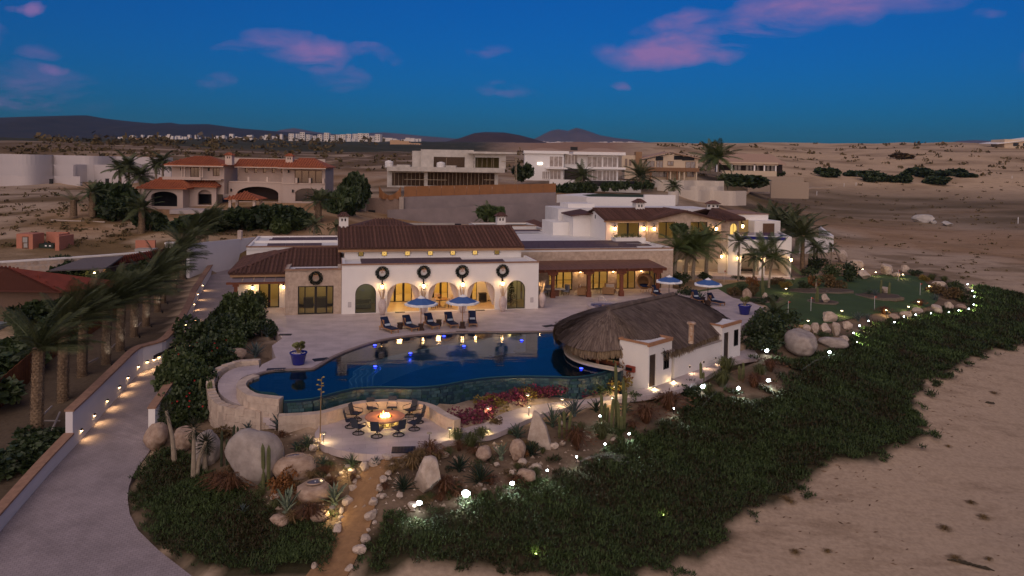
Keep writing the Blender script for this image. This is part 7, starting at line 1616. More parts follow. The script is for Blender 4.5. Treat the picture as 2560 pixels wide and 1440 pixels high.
# ------------------------------------------------------------------ blue pots
SUCC=leaf_mat('succulent',(.16,.17,.05),(.09,.10,.035),.5)
def blue_pot(p,label,s=1.0):
    t=thing('blue_pot',label,'plant pot',p,0,'glazed blue pots')
    MB().lathe([(0,0),(.36*s,0),(.40*s,.05*s),(.54*s,.72*s),(.60*s,.78*s),(.60*s,.86*s),(.54*s,.86*s),(.50*s,.74*s),(0,.74*s)],24).build('pot',COBALT,t,smooth_=True)
    st=MB();rr_=random.Random(3)
    for k in range(90):g=rr_.uniform(0,6.28);q=.46*s*math.sqrt(rr_.random());c=Vector((q*math.cos(g),q*math.sin(g),.76*s));st.add([c+Vector((-.05,0,0)),c+Vector((0,-.04,.02)),c+Vector((.05,0,0)),c+Vector((0,.04,.02)),c+Vector((0,0,.06))],[(0,1,4),(1,2,4),(2,3,4),(3,0,4)])
    st.build('pebbles',mat('white_pebble',(.70,.62,.58),.8),t,kind='stuff')
    for k in range(9):
        g=k*2.4;h=(.45+.25*(k % 3)/2)*s;q=.2*s;x,y=q*math.cos(g),q*math.sin(g);MB().tube([(0,0,.72*s),(x,y,.72*s+h*.7),(x*1.3,y*1.3,.72*s+h)],[.03,.025,.02],5).build('stem',mat('succulent_stem',(.28,.22,.12),.8),t)
        mobj('foliage',_sl,SUCC,t,loc=(x*1.3,y*1.3,.72*s+h-.05),scale=s*.28)
    return t
_sl=leaf_cloud([(0,0,.3,.6,.6,.4)],50,.5,3)
blue_pot(G(746,911),'cobalt blue pot of succulents beside the left end of the pool');blue_pot(G(1861,786),'cobalt blue pot on the round deck right of the thatched roof',1.08)
# pool handrails
for i,(u,v,l) in enumerate(((1386,834,'thin steel handrail entering the pool left of the thatch'),(1496,762,'steel pool handrail arch beyond the thatched ridge'))):
    p=G(u,v);t=thing('pool_handrail',l,'handrail',p,.3);MB().tube([(0,0,0),(0,0,.75),(.1,-.05,.9),(.35,-.2,.88),(.7,-.45,.3),(.8,-.5,0)],.025,6).build('rail',mat('steel',(.6,.6,.6),.25,metal=1),t)
# spa rim behind the palapa
sp_=thing('spa_tub','round blue spa rim peeping over the thatched roof','spa',G(1520,775),0);MB().lathe([(2.0,0),(2.0,.5),(1.7,.5),(1.7,.1),(0,.1)],28).build('rim',TERM,sp_);MB().lathe([(1.69,.36),(0,.37)],28).build('spa_water',mat('spa_blue',(.02,.05,.2),.1),sp_)
# ------------------------------------------------------------------ fire pit and its ring of chairs
FC=G(962,1062,-1.35)
fp_=thing('fire_pit','round stone fire table burning in the sunken terrace','fire pit',FC,0)
MB().lathe([(1.02,.0),(1.02,.10),(.86,.10),(.86,.0),(1.02,.0)],28).build('plinth',TERM,fp_)
rr=random.Random(4);GAB=mat('glowing_gabion_stone',(.42,.33,.20),.9,var=.4,objrand=.3)
for ring_i in range(2):
    for k in range(26):
        g=2*PI*(k+.5*ring_i)/26;mb=MB();c=Vector((.80*math.cos(g),.80*math.sin(g),.20+ring_i*.16));d=Vector((-math.sin(g),math.cos(g),0));mb.obox(c,d,.12,.14,.17);mb.build('stone',GAB,fp_)
MB().lathe([(.74,.1),(.74,.42),(0,.42)],20).build('core',mat('pit_core',(.05,.04,.035),.9),fp_)
MB().lathe([(.44,.40),(1.12,.43),(1.16,.47),(1.14,.52),(.46,.52),(.44,.40)],40).build('table_top',mat('terracotta_top',(.34,.19,.135),.7,var=.15,scale=4),fp_)
MB().lathe([(0,.44),(.43,.44),(.43,.50),(0,.46)],24).build('lava_rock',BLACKIRON,fp_)
FLM=emit_mat('flame',(1.0,.34,.06),13.0);FLM2=emit_mat('flame_core',(1.0,.66,.25),20.0)
for k in range(13):
    g=rr.uniform(0,6.28);q=.33*math.sqrt(rr.random());h=rr.uniform(.10,.34)*(1.2-q);x,y=q*math.cos(g),q*math.sin(g);MB().lathe([(0,0),(.055,.03),(.06,.08),(.035,h*.6),(0,h)],7,(x,y,.49)).build('flame',FLM if k % 3 else FLM2,fp_)
point('fire_light',(0,0,.85),55,(1.0,.42,.12),.25,fp_)
for k in range(10):g=2*PI*k/10;point('plinth_light',(.98*math.cos(g),.98*math.sin(g),.28),3.2,(1.0,.72,.22),.05,fp_)
def make_swivel():
    t=thing('swivel_chair','x','chair',(0,0,0),0,'swivel chairs round the fire pit');SL_=mat('navy_sling',(.030,.038,.060),.7,var=.2)
    MB().lathe([(.30,.0),(.34,.01),(.34,.05),(.30,.05),(.30,.0)],20).build('base_ring',BLACKIRON,t)
    for k in range(4):g=PI/4+PI/2*k;MB().tube([(.31*math.cos(g),.31*math.sin(g),.04),(.03*math.cos(g),.03*math.sin(g),.26)],.018,5).build('spoke',BLACKIRON,t)
    MB().tube([(0,0,.22),(0,0,.38)],.04,8).build('pivot',BLACKIRON,t)
    MB().add([(-.27,-.28,.42),(.27,-.28,.42),(.27,.24,.38),(-.27,.24,.38),(-.27,-.28,.45),(.27,-.28,.45),(.27,.24,.41),(-.27,.24,.41)],[(0,3,2,1),(4,5,6,7),(0,1,5,4),(1,2,6,5),(2,3,7,6),(3,0,4,7)]).build('seat',SL_,t)
    MB().add([(-.27,.24,.40),(.27,.24,.40),(.25,.40,.98),(-.25,.40,.98),(-.27,.27,.40),(.27,.27,.40),(.25,.43,.98),(-.25,.43,.98)],[(0,1,2,3),(7,6,5,4),(0,4,5,1),(1,5,6,2),(2,6,7,3),(3,7,4,0)]).build('backrest',SL_,t)
    for x in (-.30,.30):MB().tube([(x,.36,.72),(x,.22,.66),(x,-.22,.64),(x,-.28,.60),(x,-.27,.43),(x*.9,.2,.39)],.020,5).build('armrest',BLACKIRON,t)
    return t
ch0=make_swivel();NMC=['nearest swivel chair with its back to the camera, front of the fire pit','swivel chair at the front right of the fire pit','swivel chair at the lower right side of the fire pit','swivel chair at the upper right side of the fire pit, next to the path end','swivel chair at the rear right of the fire pit','farthest swivel chair, centred behind the fire pit','swivel chair at the rear left of the fire pit','swivel chair at the upper left side of the fire pit','swivel chair at the lower left side of the fire pit','swivel chair at the front left of the fire pit']
for k in range(10):
    o=ch0 if k==0 else copy_tree(ch0);g=-PI/2+2*PI*k/10-.06;R=1.95;o.location=FC+Vector((R*math.cos(g),R*math.sin(g),0));o.rotation_euler=(0,0,g-PI/2+(.15 if k % 2 else -.12));o['label']=NMC[k]
# ------------------------------------------------------------------ palapa bar
PYAW=.80;PO=Vector((9.55,51.41,-1.2));pe1=Vector((math.cos(PYAW),math.sin(PYAW),0));pe2=Vector((-math.sin(PYAW),math.cos(PYAW),0))
THM=mat('palm_thatch',(.165,.125,.105),.95,col2=(.085,.063,.053),scale=1.1,bump=1.0,bscale=14);THE=mat('thatch_fringe',(.24,.175,.11),.95,col2=(.13,.09,.06),scale=2,objrand=.1)
Pp=thing('palapa_bar','thatched swim-up bar with a rounded end over the pool','palapa',(0,0,0))
# plan: stadium with round left end; ridge from A to B
RA,RB=Vector((7.2,54.8,3.55)),Vector((13.4,61.9,3.5))
EZ=1.05
_ev=[Vector((*G(u,v,z_).xy,z_)) for u,v,z_ in ((1822,826,.85),(1760,850,.85),(1700,872,.85),(1640,885,.90),(1556,876,1.0),(1500,880,1.05),(1450,874,1.05),(1412,858,1.05),(1390,840,1.05))]
_ev+=[Vector((3.7,60.3,1.2)),Vector((5.2,62.5,1.25)),Vector((8.0,64.5,1.3)),Vector((12.0,67.0,1.3)),Vector((16.0,67.2,1.2)),Vector((18.6,64.8,1.0))]
eave=smooth(_ev,8,True);NE=len(eave)
RD=(RB-RA)
mb=MB();vs=[];fs=[];rr=random.Random(6);RINGS=9
def ridge_pt(p):
    t=max(0,min(1,(p.xy-RA.xy).dot(RD.xy)/RD.xy.length_squared));return RA.lerp(RB,t)
jit=[rr.uniform(-.05,.05) for _ in range(NE)]
for k in range(RINGS+1):
    f=k/RINGS
    for i,e in enumerate(eave):
        q=ridge_pt(e);p=e.lerp(q,f);p.z=e.z+(q.z-e.z)*(f**.80)+.22*math.sin(PI*f)+jit[i]*(1-f)+.03*math.sin(i*.9+k*2.1)
        vs.append(p)
for k in range(RINGS):
    for i in range(NE):j=(i+1) % NE;fs.append((k*NE+i,k*NE+j,(k+1)*NE+j,(k+1)*NE+i))
mb.add(vs,fs)
th_o=mb.build('thatch',THM,Pp,smooth_=True)
# overlapping straw bundles over the thatch: strands laid down the slope
st=MB();
for k in range(5200):
    i=rr.uniform(0,NE);i0=int(i) % NE;e=eave[i0].lerp(eave[(i0+1) % NE],i-int(i));q=ridge_pt(e);f=rr.random()**1.1*.97;L=rr.uniform(.5,1.1);tot_=(q-e).length;f2=max(f-L/tot_,-.05)
    def pt(ff):
        p=e.lerp(q,ff);p.z=e.z+(q.z-e.z)*(max(ff,0)**.80)+.22*math.sin(PI*max(ff,0))+.02;return p
    a,b=pt(f) ,pt(f2)+Vector((rr.uniform(-.06,.06),rr.uniform(-.06,.06),rr.uniform(.02,.07)));s_=(b-a).cross(Vector((0,0,1))).normalized()*rr.uniform(.02,.05);st.add([a-s_*.6,a+s_*.6,b+s_,b-s_],[(0,1,2,3)])
STRAW=rnd_island('straw',[(.085,.062,.054),(.15,.112,.095),(.20,.155,.128),(.115,.086,.074)],.95,.1)
st.build('straw',STRAW,Pp,kind='stuff')
fr_=MB()
for k in range(4200):
    i=rr.uniform(0,NE);i0=int(i) % NE;e=eave[i0].lerp(eave[(i0+1) % NE],i-int(i));q=ridge_pt(e);o_=(e-q);o_.z=0;o_.normalize();a=e+o_*rr.uniform(-.30,.04)+Vector((0,0,rr.uniform(.0,.12)));L=rr.uniform(.30,.62);b=a+o_*.10+Vector((rr.uniform(-.05,.05),rr.uniform(-.05,.05),-L));s_=Vector((-o_.y,o_.x,0))*rr.uniform(.015,.04);fr_.add([a-s_,a+s_,b+s_*.7,b-s_*.7],[(0,1,2,3)])
fr_.build('fringe',rnd_island('fringe_straw',[(.12,.085,.055),(.24,.175,.11),(.30,.225,.14),(.17,.12,.08)],.95,.1),Pp,kind='stuff')
MB().tube([RA+Vector((0,0,.02)),RA.lerp(RB,.5)+Vector((0,0,.06)),RB+Vector((0,0,.02))],[.22,.20,.22],8).build('ridge_roll',THM,Pp)
for i in range(0,NE,14):
    e=eave[i];q=ridge_pt(e);p=e.lerp(q,.22);MB().tube([(p.x,p.y,-1.6),(p.x,p.y,p.z)],.12,8).build('post',WOODBEAM,Pp)
MB().prism([(p.x,p.y) for p in [eave[i].lerp(ridge_pt(eave[i]),.32) for i in range(0,NE,5)]],-1.7,-1.1).build('bar_floor',mat('dark_floor',(.10,.075,.06),.6),Pp)
# curved bar counter standing in the pool
cpt=smooth([G(1419,866,.25),G(1424,882,.25),G(1445,897,.25),G(1480,908,.25),G(1520,916,.25),G(1552,922,.25)],5)
MB().ribbon_wall(cpt,.62,.10,.20).build('counter_top',mat('pale_counter',(.55,.47,.38),.5),Pp);MB().ribbon_wall([p+Vector((.12,.12,0)) for p in cpt],.3,-1.5,.09).build('counter_front',WALLC,Pp)
for k in range(9):p=cpt[int(3+k*2.4)]+Vector((.7,.9,0));MB().lathe([(0,.2),(.035,.2),(.035,.38),(.012,.42),(.012,.5),(0,.5)],8,(p.x,p.y,.0)).build('bottle',mat('bottle'+str(k % 3),[(.30,.10,.02),(.03,.10,.05),(.5,.4,.3)][k % 3],.2),Pp)
MB().ribbon_wall([p+Vector((1.1,1.3,0)) for p in cpt[4:20]],.4,-.2,.2).build('back_counter',WOODBEAM,Pp)
point('bar_light',(7.6,55.6,1.3),20,WARM,.15,Pp);point('bar_light',(9.6,57.6,1.3),14,WARM,.15,Pp)
# white changing rooms and service wall in front of it
def PL_(a,b,z):return PO+pe1*a+pe2*b+Vector((0,0,z))
Bx=thing('changing_room','white cube room with brown door and barred window beside the bar','building',PO,PYAW)
MB().wall(rect(0,2.9,-.4,2.9),[rect(.12,.92,.02,2.25),rect(1.85,2.55,.95,2.15)],0,.25).build('facade',STUCCO,Bx)
boxpart(Bx,'left_wall',STUCCO,(0,.25,-.8,.25,2.45,2.9));boxpart(Bx,'right_wall',STUCCO,(2.65,.25,-.4,2.9,2.45,2.9));boxpart(Bx,'rear_wall',STUCCO,(.25,2.2,-.4,2.65,2.45,2.9));boxpart(Bx,'roof',ROOFDECK,(.02,.02,2.9,2.88,2.43,2.96))
rim_=MB();ring_box=((-.06,-.06,2.86,2.96,.10,3.10),(-.06,2.35,2.961,2.96,2.51,3.10),(-.06,.10,2.961,.10,2.35,3.10),(2.80,.10,2.961,2.96,2.35,3.10))
for b_ in ring_box:boxpart(Bx,'cap',mat('terracotta_cap',(.42,.22,.12),.85,var=.2),b_)
boxpart(Bx,'door',mat('dark_door',(.055,.034,.024),.6,var=.3,scale=4),(.12,.08,.02,.92,.16,2.25))
dw=window(Bx,'rect',1.85,2.55,.95,2.15,-.02,mull=[(2.2,.03)],bars=[(1.5,.03)],fw=.06,fm=BLACKIRON,name='barred_window',depth=.14)
lantern(PL_(1.72,-.03,2.05)-pe2*0 ,'unlit iron lantern bracket above the barred window of the left changing room',0.01,PYAW,.7,'changing room brackets')
bx2p=PL_(10.3,.1,0)
By=thing('changing_room','white room with dark door and barred window at the far end of the bar wall','building',bx2p,PYAW)
MB().wall(rect(0,3.0,-.4,2.7),[rect(.30,1.1,.02,2.2),rect(1.9,2.6,.9,2.2)],0,.25).build('facade',STUCCO,By);boxpart(By,'left_wall',STUCCO,(0,.25,-.4,.25,2.6,2.7));boxpart(By,'right_wall',STUCCO,(2.75,.25,-.4,3.0,2.6,2.7));boxpart(By,'roof',ROOFDECK,(.02,.02,2.7,2.98,2.58,2.76));boxpart(By,'cap',mat('terracotta_cap',(.42,.22,.12)),(-.06,-.06,2.66,3.06,.10,2.88));boxpart(By,'side_cap',mat('terracotta_cap',(.42,.22,.12)),(-.06,.101,2.761,.1,2.6,2.88));boxpart(By,'door',mat('dark_door',(.055,.034,.024)),(.30,.08,.02,1.1,.16,2.2));window(By,'rect',1.9,2.6,.9,2.2,-.02,mull=[(2.25,.03)],fw=.06,fm=BLACKIRON,name='barred_window',depth=.14)
sw=thing('service_wall','long white service wall under the thatch between the two rooms','wall',PO,PYAW)
boxpart(sw,'wall',STUCCO,(3.75,.15,-.4,10.28,.40,1.62));boxpart(sw,'coping',mat('grey_coping',(.35,.30,.27),.8),(3.75,.10,1.622,10.28,.45,1.70));boxpart(sw,'return_wall',STUCCO,(3.5,.15,-.4,3.74,2.6,1.55));boxpart(sw,'gate',STUCCO,(2.95,1.0,-.3,3.49,1.06,1.5));boxpart(sw,'latch',BLACKIRON,(3.3,.94,.5,3.42,.995,.58))
for i,a in enumerate((5.6,7.6,9.4)):
    p=PL_(a,.13,.45);t=thing('step_light',f'round warm step light low on the service wall, {ORD[i]} from the left','lamp',p,PYAW,'step lights on the service wall');MB().lathe([(0,0),(.06,0),(.05,.03),(0,.03)],10).build('lens',emit_mat('step_lens',(1.0,.62,.28),26),t,rot=(PI/2,0,0));MB().lathe([(.062,0),(.08,0),(.075,.04),(.062,.04)],10).build('bezel',BRONZE,t,rot=(PI/2,0,0));spot('step_light_beam',(0,-.08,0),(0,-.4,-.5),26,(1.0,.66,.38),110,.9,.03,t)
ck=thing('thatch_chimney','weathered white flue pipe standing out of the thatch','chimney',(15.1,61.2,0),0);q=G(1728,830,2.4);ck.location=(q.x,q.y,0);MB().lathe([(.19,1.6),(.19,2.95),(.0,2.95)],14).build('pipe',mat('rusty_white',(.55,.47,.38),.8,col2=(.33,.16,.07),scale=4),ck);MB().lathe([(.30,2.96),(.32,3.04),(.28,3.10),(0,3.12)],14).build('hood',mat('rusty_white',(.55,.47,.38)),ck)
vb=thing('valve_box','small dark red valve box on the left wall of the changing room','box',PL_(-.12,1.4,.9),PYAW);MB().box(-.12,-.35,0,.1,.35,.4).build('box',mat('red_box',(.25,.05,.03),.7),vb);MB().box(-.16,-.2,.1,-.121,.3,.3).build('door',BLACKIRON,vb)
# ------------------------------------------------------------------ sandy path and its edging stones
SPC=[(1000,1143,22),(975,1160,30),(945,1180,34),(920,1215,38),(905,1260,40),(892,1310,42),(866,1370,46),(820,1445,56)]
pl_,pr_=[],[]
for u,v,w in SPC:pl_.append(PG(u-w,v));pr_.append(PG(u+w*.85,v))
pl_=smooth(pl_,4);pr_=smooth(pr_,4)
for q in pl_+pr_:q.z=gz(q.x,q.y)+.10
MB().strip(pl_,pr_,.2).build('sand_path',mat('path_sand',(.30,.175,.085),.95,col2=(.22,.125,.06),scale=3,bump=.5),kind='structure',label='narrow sandy path leading to the beach')
rr=random.Random(77)
for side,path in (('left',pl_),('right',pr_)):
    d=along(path);s=.2;ns=0
    while s<d[-1]-.3:
        w=rr.uniform(.14,.34)
        if not (s>d[-1]*.72 and rr.random()<.55):
            p,tg=at_len(path,d,s);p=p+Vector((rr.uniform(-.12,.12),rr.uniform(-.08,.08),-.08));rock(p,(w,w*rr.uniform(.7,1.1),w*rr.uniform(.6,.9)),f'pale edging stone, {ORD[min(ns, 19)]} down the {side} edge of the sandy path from the fire terrace',RKP,rr.randrange(99),group=f'stones edging the {side} of the sandy path',name='edging_stone',sink=.3,facet=True);ns+=1
        s+=w*rr.uniform(1.5,2.4)
# ------------------------------------------------------------------ boulders
BLD=[((637,1192),(1.75,1.3,1.45),RKG,2,'largest pale grey boulder behind the tall cacti, left front garden'),((392,1118),(.75,.7,.8),RKT,3,'tan boulder at the foot of the short driveway wall'),((460,1122),(.65,.6,.75),RKT,4,'tan boulder between the two yucca trunks'),((518,1158),(.75,.6,1.05),RKG,5,'grey upright boulder right of the yuccas'),
       ((1071,1225),(.95,.8,1.0),RKP,6,'rounded pale boulder right of the sandy path'),((1293,1147),(.5,.45,.62),RKT,1,'brown square boulder beside the pointed slab'),((1316,1200),(.55,.4,.34),RKT,2,'low brown boulder near the lawn edge lights'),((1210,1148),(.6,.45,.4),RKT,3,'low tan boulder between the dark agaves'),
       ((589,904),(.95,.55,.55),RKT,1,'pinkish boulder in the bed below the big blue agave'),((2000,882),(1.95,1.3,1.15),RKG,4,'huge grey boulder at the lawn corner by two bright spots'),((2083,868),(1.3,.8,.5),RKG,2,'flat grey boulder right of the huge one'),((2074,803),(1.15,.7,.6),RKP,5,'long pale block boulder at the rim of the putting green'),
       ((2015,831),(.5,.4,.42),RKP,1,'small round stone, leftmost of the row below the green'),((2038,834),(.42,.4,.6),RKP,2,'second upright stone of the row below the green'),((2064,838),(.55,.45,.65),RKP,3,'third stone of the row below the green'),((2089,838),(.36,.4,.78),RKP,4,'tall narrow stone, fourth of the row below the green'),((2118,822),(.65,.5,.45),RKP,5,'tan stone at the right end of the row below the green'),((2108,855),(.7,.45,.34),RKP,6,'flat white stone below the row at the green'),
       ((2291,786),(1.0,.6,.42),RKP,1,'low pale stone left of the lit rock group at far right'),((2266,795),(.65,.5,.42),RKP,2,'pale stone at the lower left of the far right rocks'),((2235,800),(.75,.5,.36),RKT,3,'tan stone where the far right rock row starts'),((2339,786),(.95,.6,.70),RKP,4,'ribbed pale rock in the middle of the far right group'),((2371,778),(.65,.5,.64),RKP,5,'warm lit rock right of the ribbed one'),((2402,775),(.85,.5,.38),RKT,6,'low rock at the right tip of the far right group'),
       ((2104,656),(.95,.8,1.1),RKP,1,'tall pale rock beside the white end wall'),((2140,675),(1.3,.8,.85),RKP,2,'pale rock above the warm lamp, upper garden edge'),((2160,698),(1.0,.8,.72),RKP,3,'pale rock at the inner end of the upper rock row'),((2215,686),(1.25,.8,.95),RKP,4,'bulky pale rock in the middle of the upper row'),((2262,680),(.75,.6,.62),RKP,5,'pale rock at the right of the upper row'),((2240,692),(.9,.5,.36),RKP,6,'low stone before the bulky upper rock'),((2349,717),(.9,.6,.42),RKP,2,'low pale rock by the right lamp of the green'),
       ((2063,759),(.52,.45,.62),RKP,3,'white rock on the small cactus island of the green'),((2212,733),(.62,.5,.5),RKP,4,'pale rock on the agave island of the green'),((1867,750),(.62,.5,.72),RKT,5,'tan rock in the planted bed behind the blue pot'),((1912,746),(.34,.3,.36),RKP,6,'small white rock at the right of the planted bed'),((800,1300),(.5,.4,.25),RKT,1,'small tan rock at the lit tip of the left garden'),((700,1310),(.55,.4,.25),RKT,2,'small tan rock below the leftmost pale agave'),((1000,1245),(.2,.2,.16),RKP,3,'little pale stone beside the path left of the round boulder'),((1030,1268),(.32,.24,.16),RKP,4,'flat pale stone above the left bright spot'),((1345,1130),(.25,.2,.18),RKP,5,'small pale stone under the pointed slab'),((1305,1165),(.3,.26,.24),RKP,1,'round pale stone below the brown square boulder'),((1280,1190),(.2,.2,.2),RKP,2,'small pale cube stone near the lawn edge')]
for (u,v),sz,m,sd,l in BLD:rock(PG(u,v),sz,l,m,sd,sink=.22)
sl=PG(1345,1112);mb=MB();mb.add([(-.75,-.3,-.2),(.75,-.35,-.2),(.85,.35,-.2),(-.6,.4,-.2),(-.55,-.28,.8),(.45,-.30,1.05),(.5,.28,1.0),(-.45,.3,.9),(-.30,-.18,2.05),(.02,-.16,1.85),(.04,.14,1.8),(-.24,.16,2.0)],[(0,3,2,1),(0,1,5,4),(1,2,6,5),(2,3,7,6),(3,0,4,7),(4,5,9,8),(5,6,10,9),(6,7,11,10),(7,4,8,11),(8,9,10,11)])
o=mb.build('standing_stone',RKP,label='tall pointed pale slab standing beside the paved path',cat='rock');o.location=sl
md=o.modifiers.new('b','BEVEL');md.width=.06;md.segments=2
# fountain rocks with dished tops
def fountain(p,R,h,label,seed):
    t=thing('fountain_rock',label,'fountain',p,.4);me=mset(rock_mesh(seed,3,soft=True),RKT);o_=mobj('stone',me,None,t,loc=(0,0,h*.35),scale=(R,R*.72,h*.75))
    MB().lathe([(R*.46,h*.98),(R*.44,h*1.06),(R*.40,h*1.05),(R*.36,h*.96),(0,h*.95)],20).build('rim',RKT,t,scale=(1,.72,1));MB().lathe([(0,h*.99),(R*.37,h),(R*.36,h*1.02),(0,h*1.025)],20).build('basin_water',mat('fountain_water',(.14,.115,.10),.12),t,scale=(1,.72,1));MB().lathe([(0,h*1.02),(.04,h*1.03),(.03,h*1.06),(0,h*1.08)],8).build('bubbler',mat('white_foam',(.8,.8,.8),.8),t)
fountain(PG(737,1186),1.15,.95,'bubbling fountain boulder beside the largest grey boulder',3);fountain(PG(788,1240),1.05,.72,'lower bubbling fountain boulder behind the striped agaves',5)
# ------------------------------------------------------------------ agaves and yuccas
AGV=[((639,893),1.15,.085,26,AG_B,'large blue agave at the edge of the terrace bed'),((668,842),.95,.075,22,AG_B,'smaller blue agave behind the terrace bed'),((717,1284),1.25,.15,13,AG_P,'upright pale agave at the left tip of the rock garden'),((836,1264),1.1,.125,17,AG_P,'spreading striped agave left of the sandy path'),((700,1076),.9,.075,22,AG_B,'blue agave above the largest grey boulder'),((622,1080),.6,.06,16,AG_B,'small agave against the left stone wall'),
       ((880,1165),.62,.035,40,AG_G,'light green spiky agave beside the path lamp'),((872,1148),.5,.03,24,AG_G,'small spiky agave at the fire terrace rim'),((1009,1228),.85,.045,40,AG_D,'dark spiky agave left of the round pale boulder'),((1148,1178),.85,.07,24,AG_D,'dark agave right of the round pale boulder'),((1201,1210),1.0,.055,44,AG_D,'widest dark spiky agave near the brightest spotlight'),((1253,1148),.8,.10,16,AG_P,'pale upright agave beside the brown boulder'),((1381,1066),1.25,.085,16,AG_G,'tall agave right of the pointed slab'),((1436,1040),1.15,.085,26,AG_B,'large blue agave by the path behind the cacti'),((1490,1030),.8,.06,20,AG_D,'dark agave between the two cactus groups'),((1328,1140),.8,.06,26,AG_D,'dark agave at the foot of the pointed slab'),((1294,1096),.8,.06,26,AG_G,'green agave below the curve of the paved path'),((608,1285),.42,.05,12,AG_B,'tiny blue agave alone in the left ground cover'),((781,1172),.5,.05,14,AG_G,'small agave left of the spiky one'),((808,1166),.45,.03,22,AG_G,'small yellowish yucca below the fire terrace'),((740,1127),.5,.06,14,AG_G,'green agave in the bed left of the fire terrace'),((768,1118),.62,.04,30,AG_G,'spiky agave at the corner of the fire terrace'),((940,1166),.4,.05,14,AG_B,'small blue agave at the front rim of the fire terrace'),((1728,968),.6,.045,22,AG_D,'spiky agave left of the big white spotlight'),((1795,958),.6,.05,20,AG_D,'dark agave beside the service wall path'),((2145,803),.95,.075,22,AG_B,'blue agave right of the long pale block'),((2172,737),.9,.06,20,AG_G,'left agave on the island of the green'),((2188,741),.85,.06,20,AG_B,'middle agave on the island of the green'),((2168,800),.7,.06,18,AG_B,'small blue agave right of the larger one at the green'),((2339,752),.8,.06,22,AG_B,'blue agave above the ribbed pale rock'),((1690,748),.85,.06,20,AG_D,'agave behind the hidden umbrella'),((1752,750),.9,.06,22,AG_G,'agave in the bed left of the standing umbrella'),((1722,744),.8,.06,20,AG_D,'agave in the middle of the bed behind the thatch'),((1565,1030),.6,.05,18,AG_G,'agave on the path side of the cactus stand'),((1410,1058),.8,.06,20,AG_D,'dark agave behind the front cactus trio')]
for i,((u,v),L,w,n,m,l) in enumerate(AGV):
    up_='upright' in l;agave(PG(u,v),l,L,w,n,m,.05 if up_ else .14,i,(42,86) if up_ else ((28,86) if m in (AG_P,AG_B) else (8,88)))
yucca(PG(442,1160),'tall trunked yucca nearest the driveway wall',[(-.5,0,3.0,-.1)],1);yucca(PG(484,1194),'thick trunked yucca in front of the boulders',[(0,0,2.75,0),(.45,.3,1.9,.1)],2);yucca(PG(512,1178),'short trunked yucca left of the largest boulder',[(0,0,1.5,.05)],3)
# ------------------------------------------------------------------ cacti
CAC=[((508,1034),[(-.28,0,2.3,.085),(0,-.1,1.5,.08),(.18,.1,2.1,.08),(.35,0,2.0,.08),(.5,.15,2.2,.085)],CACT,'group of slim cacti against the left stone wall'),((560,1165),[(-.14,0,2.1,.08),(.14,.05,1.6,.08)],CACTD,'pair of dark cacti left of the largest boulder'),((586,1125),[(-.12,.1,1.5,.08),(.18,.1,1.4,.075)],CACTD,'pair of dark cacti behind the largest boulder'),((613,1196),[(0,0,1.55,.10),(.12,.1,1.0,.08)],CACT,'single cactus before the left face of the largest boulder'),((664,1226),[(-.22,.1,2.0,.10),(-.08,-.1,2.6,.10),(.14,0,2.5,.10),(.02,.25,2.2,.09)],CACT,'four tall cacti before the right face of the largest boulder'),
       ((1410,1098),[(-.28,0,1.5,.085),(.02,.05,1.8,.09),(.28,-.05,1.75,.09)],CACT,'trio of cacti in front of the blue agave'),((1508,1052),[(-.1,0,1.8,.10),(.12,.1,1.2,.09),(.22,-.1,1.0,.09)],CACT,'trio of cacti left of the tallest cactus stand'),((1543,1077),[(-.35,.1,2.1,.10),(-.02,.5,4.2,.10),(.08,-.1,2.0,.10),(.45,.4,3.3,.10),(.40,0,2.6,.11),(.22,-.2,1.1,.10)],CACT,'tallest cactus stand in front of the changing room'),((1752,962),[(0,0,1.75,.10),(.2,.1,1.0,.09)],CACT,'cactus pair left of the big white spotlight'),((1853,950),[(-.15,0,1.2,.10),(.2,.1,1.4,.10),(.05,-.1,1.0,.09)],CACT,'cactus trio among grasses by the service path'),((2044,758),[(0,0,1.9,.12),(-.15,.1,1.2,.1)],CACT,'cactus on the small island of the green'),((2216,740),[(-.5,.4,2.0,.12),(.25,0,1.5,.12),(.4,.1,1.7,.11)],CACT,'cacti on the agave island of the green'),((1905,740),[(0,0,2.3,.13),(.2,.1,1.6,.12)],CACT,'cactus pair in the planted bed behind the blue pot'),((36,1010),[(0,0,2.2,.10),(.3,0,1.3,.09)],CACT,'slim cactus behind the plank fence at far left')]
for i,((u,v),st_,m,l) in enumerate(CAC):cactus(PG(u,v),l,st_,m,i*10)
# flower stalk of the century plant
p=PG(800,1112);t=thing('agave_stalk','tall thin flower stalk rising before the pool','plant',p,0);MB().tube([(0,0,0),(.02,0,2.0),(.06,0,3.7)],[.035,.028,.015],6).build('stalk',mat('dry_stalk',(.26,.17,.08),.9),t)
for k in range(9):z_=2.9+.1*k;g=k*2.4;MB().lathe([(0,-.03),(.08,0),(.05,.04),(0,.05)],7,(.16*math.cos(g),.16*math.sin(g),z_)).tube([(.04,0,z_-.06),(.16*math.cos(g),.16*math.sin(g),z_)],.01,4).build('flower',mat('yellow_flower',(.38,.27,.05),.8),t)
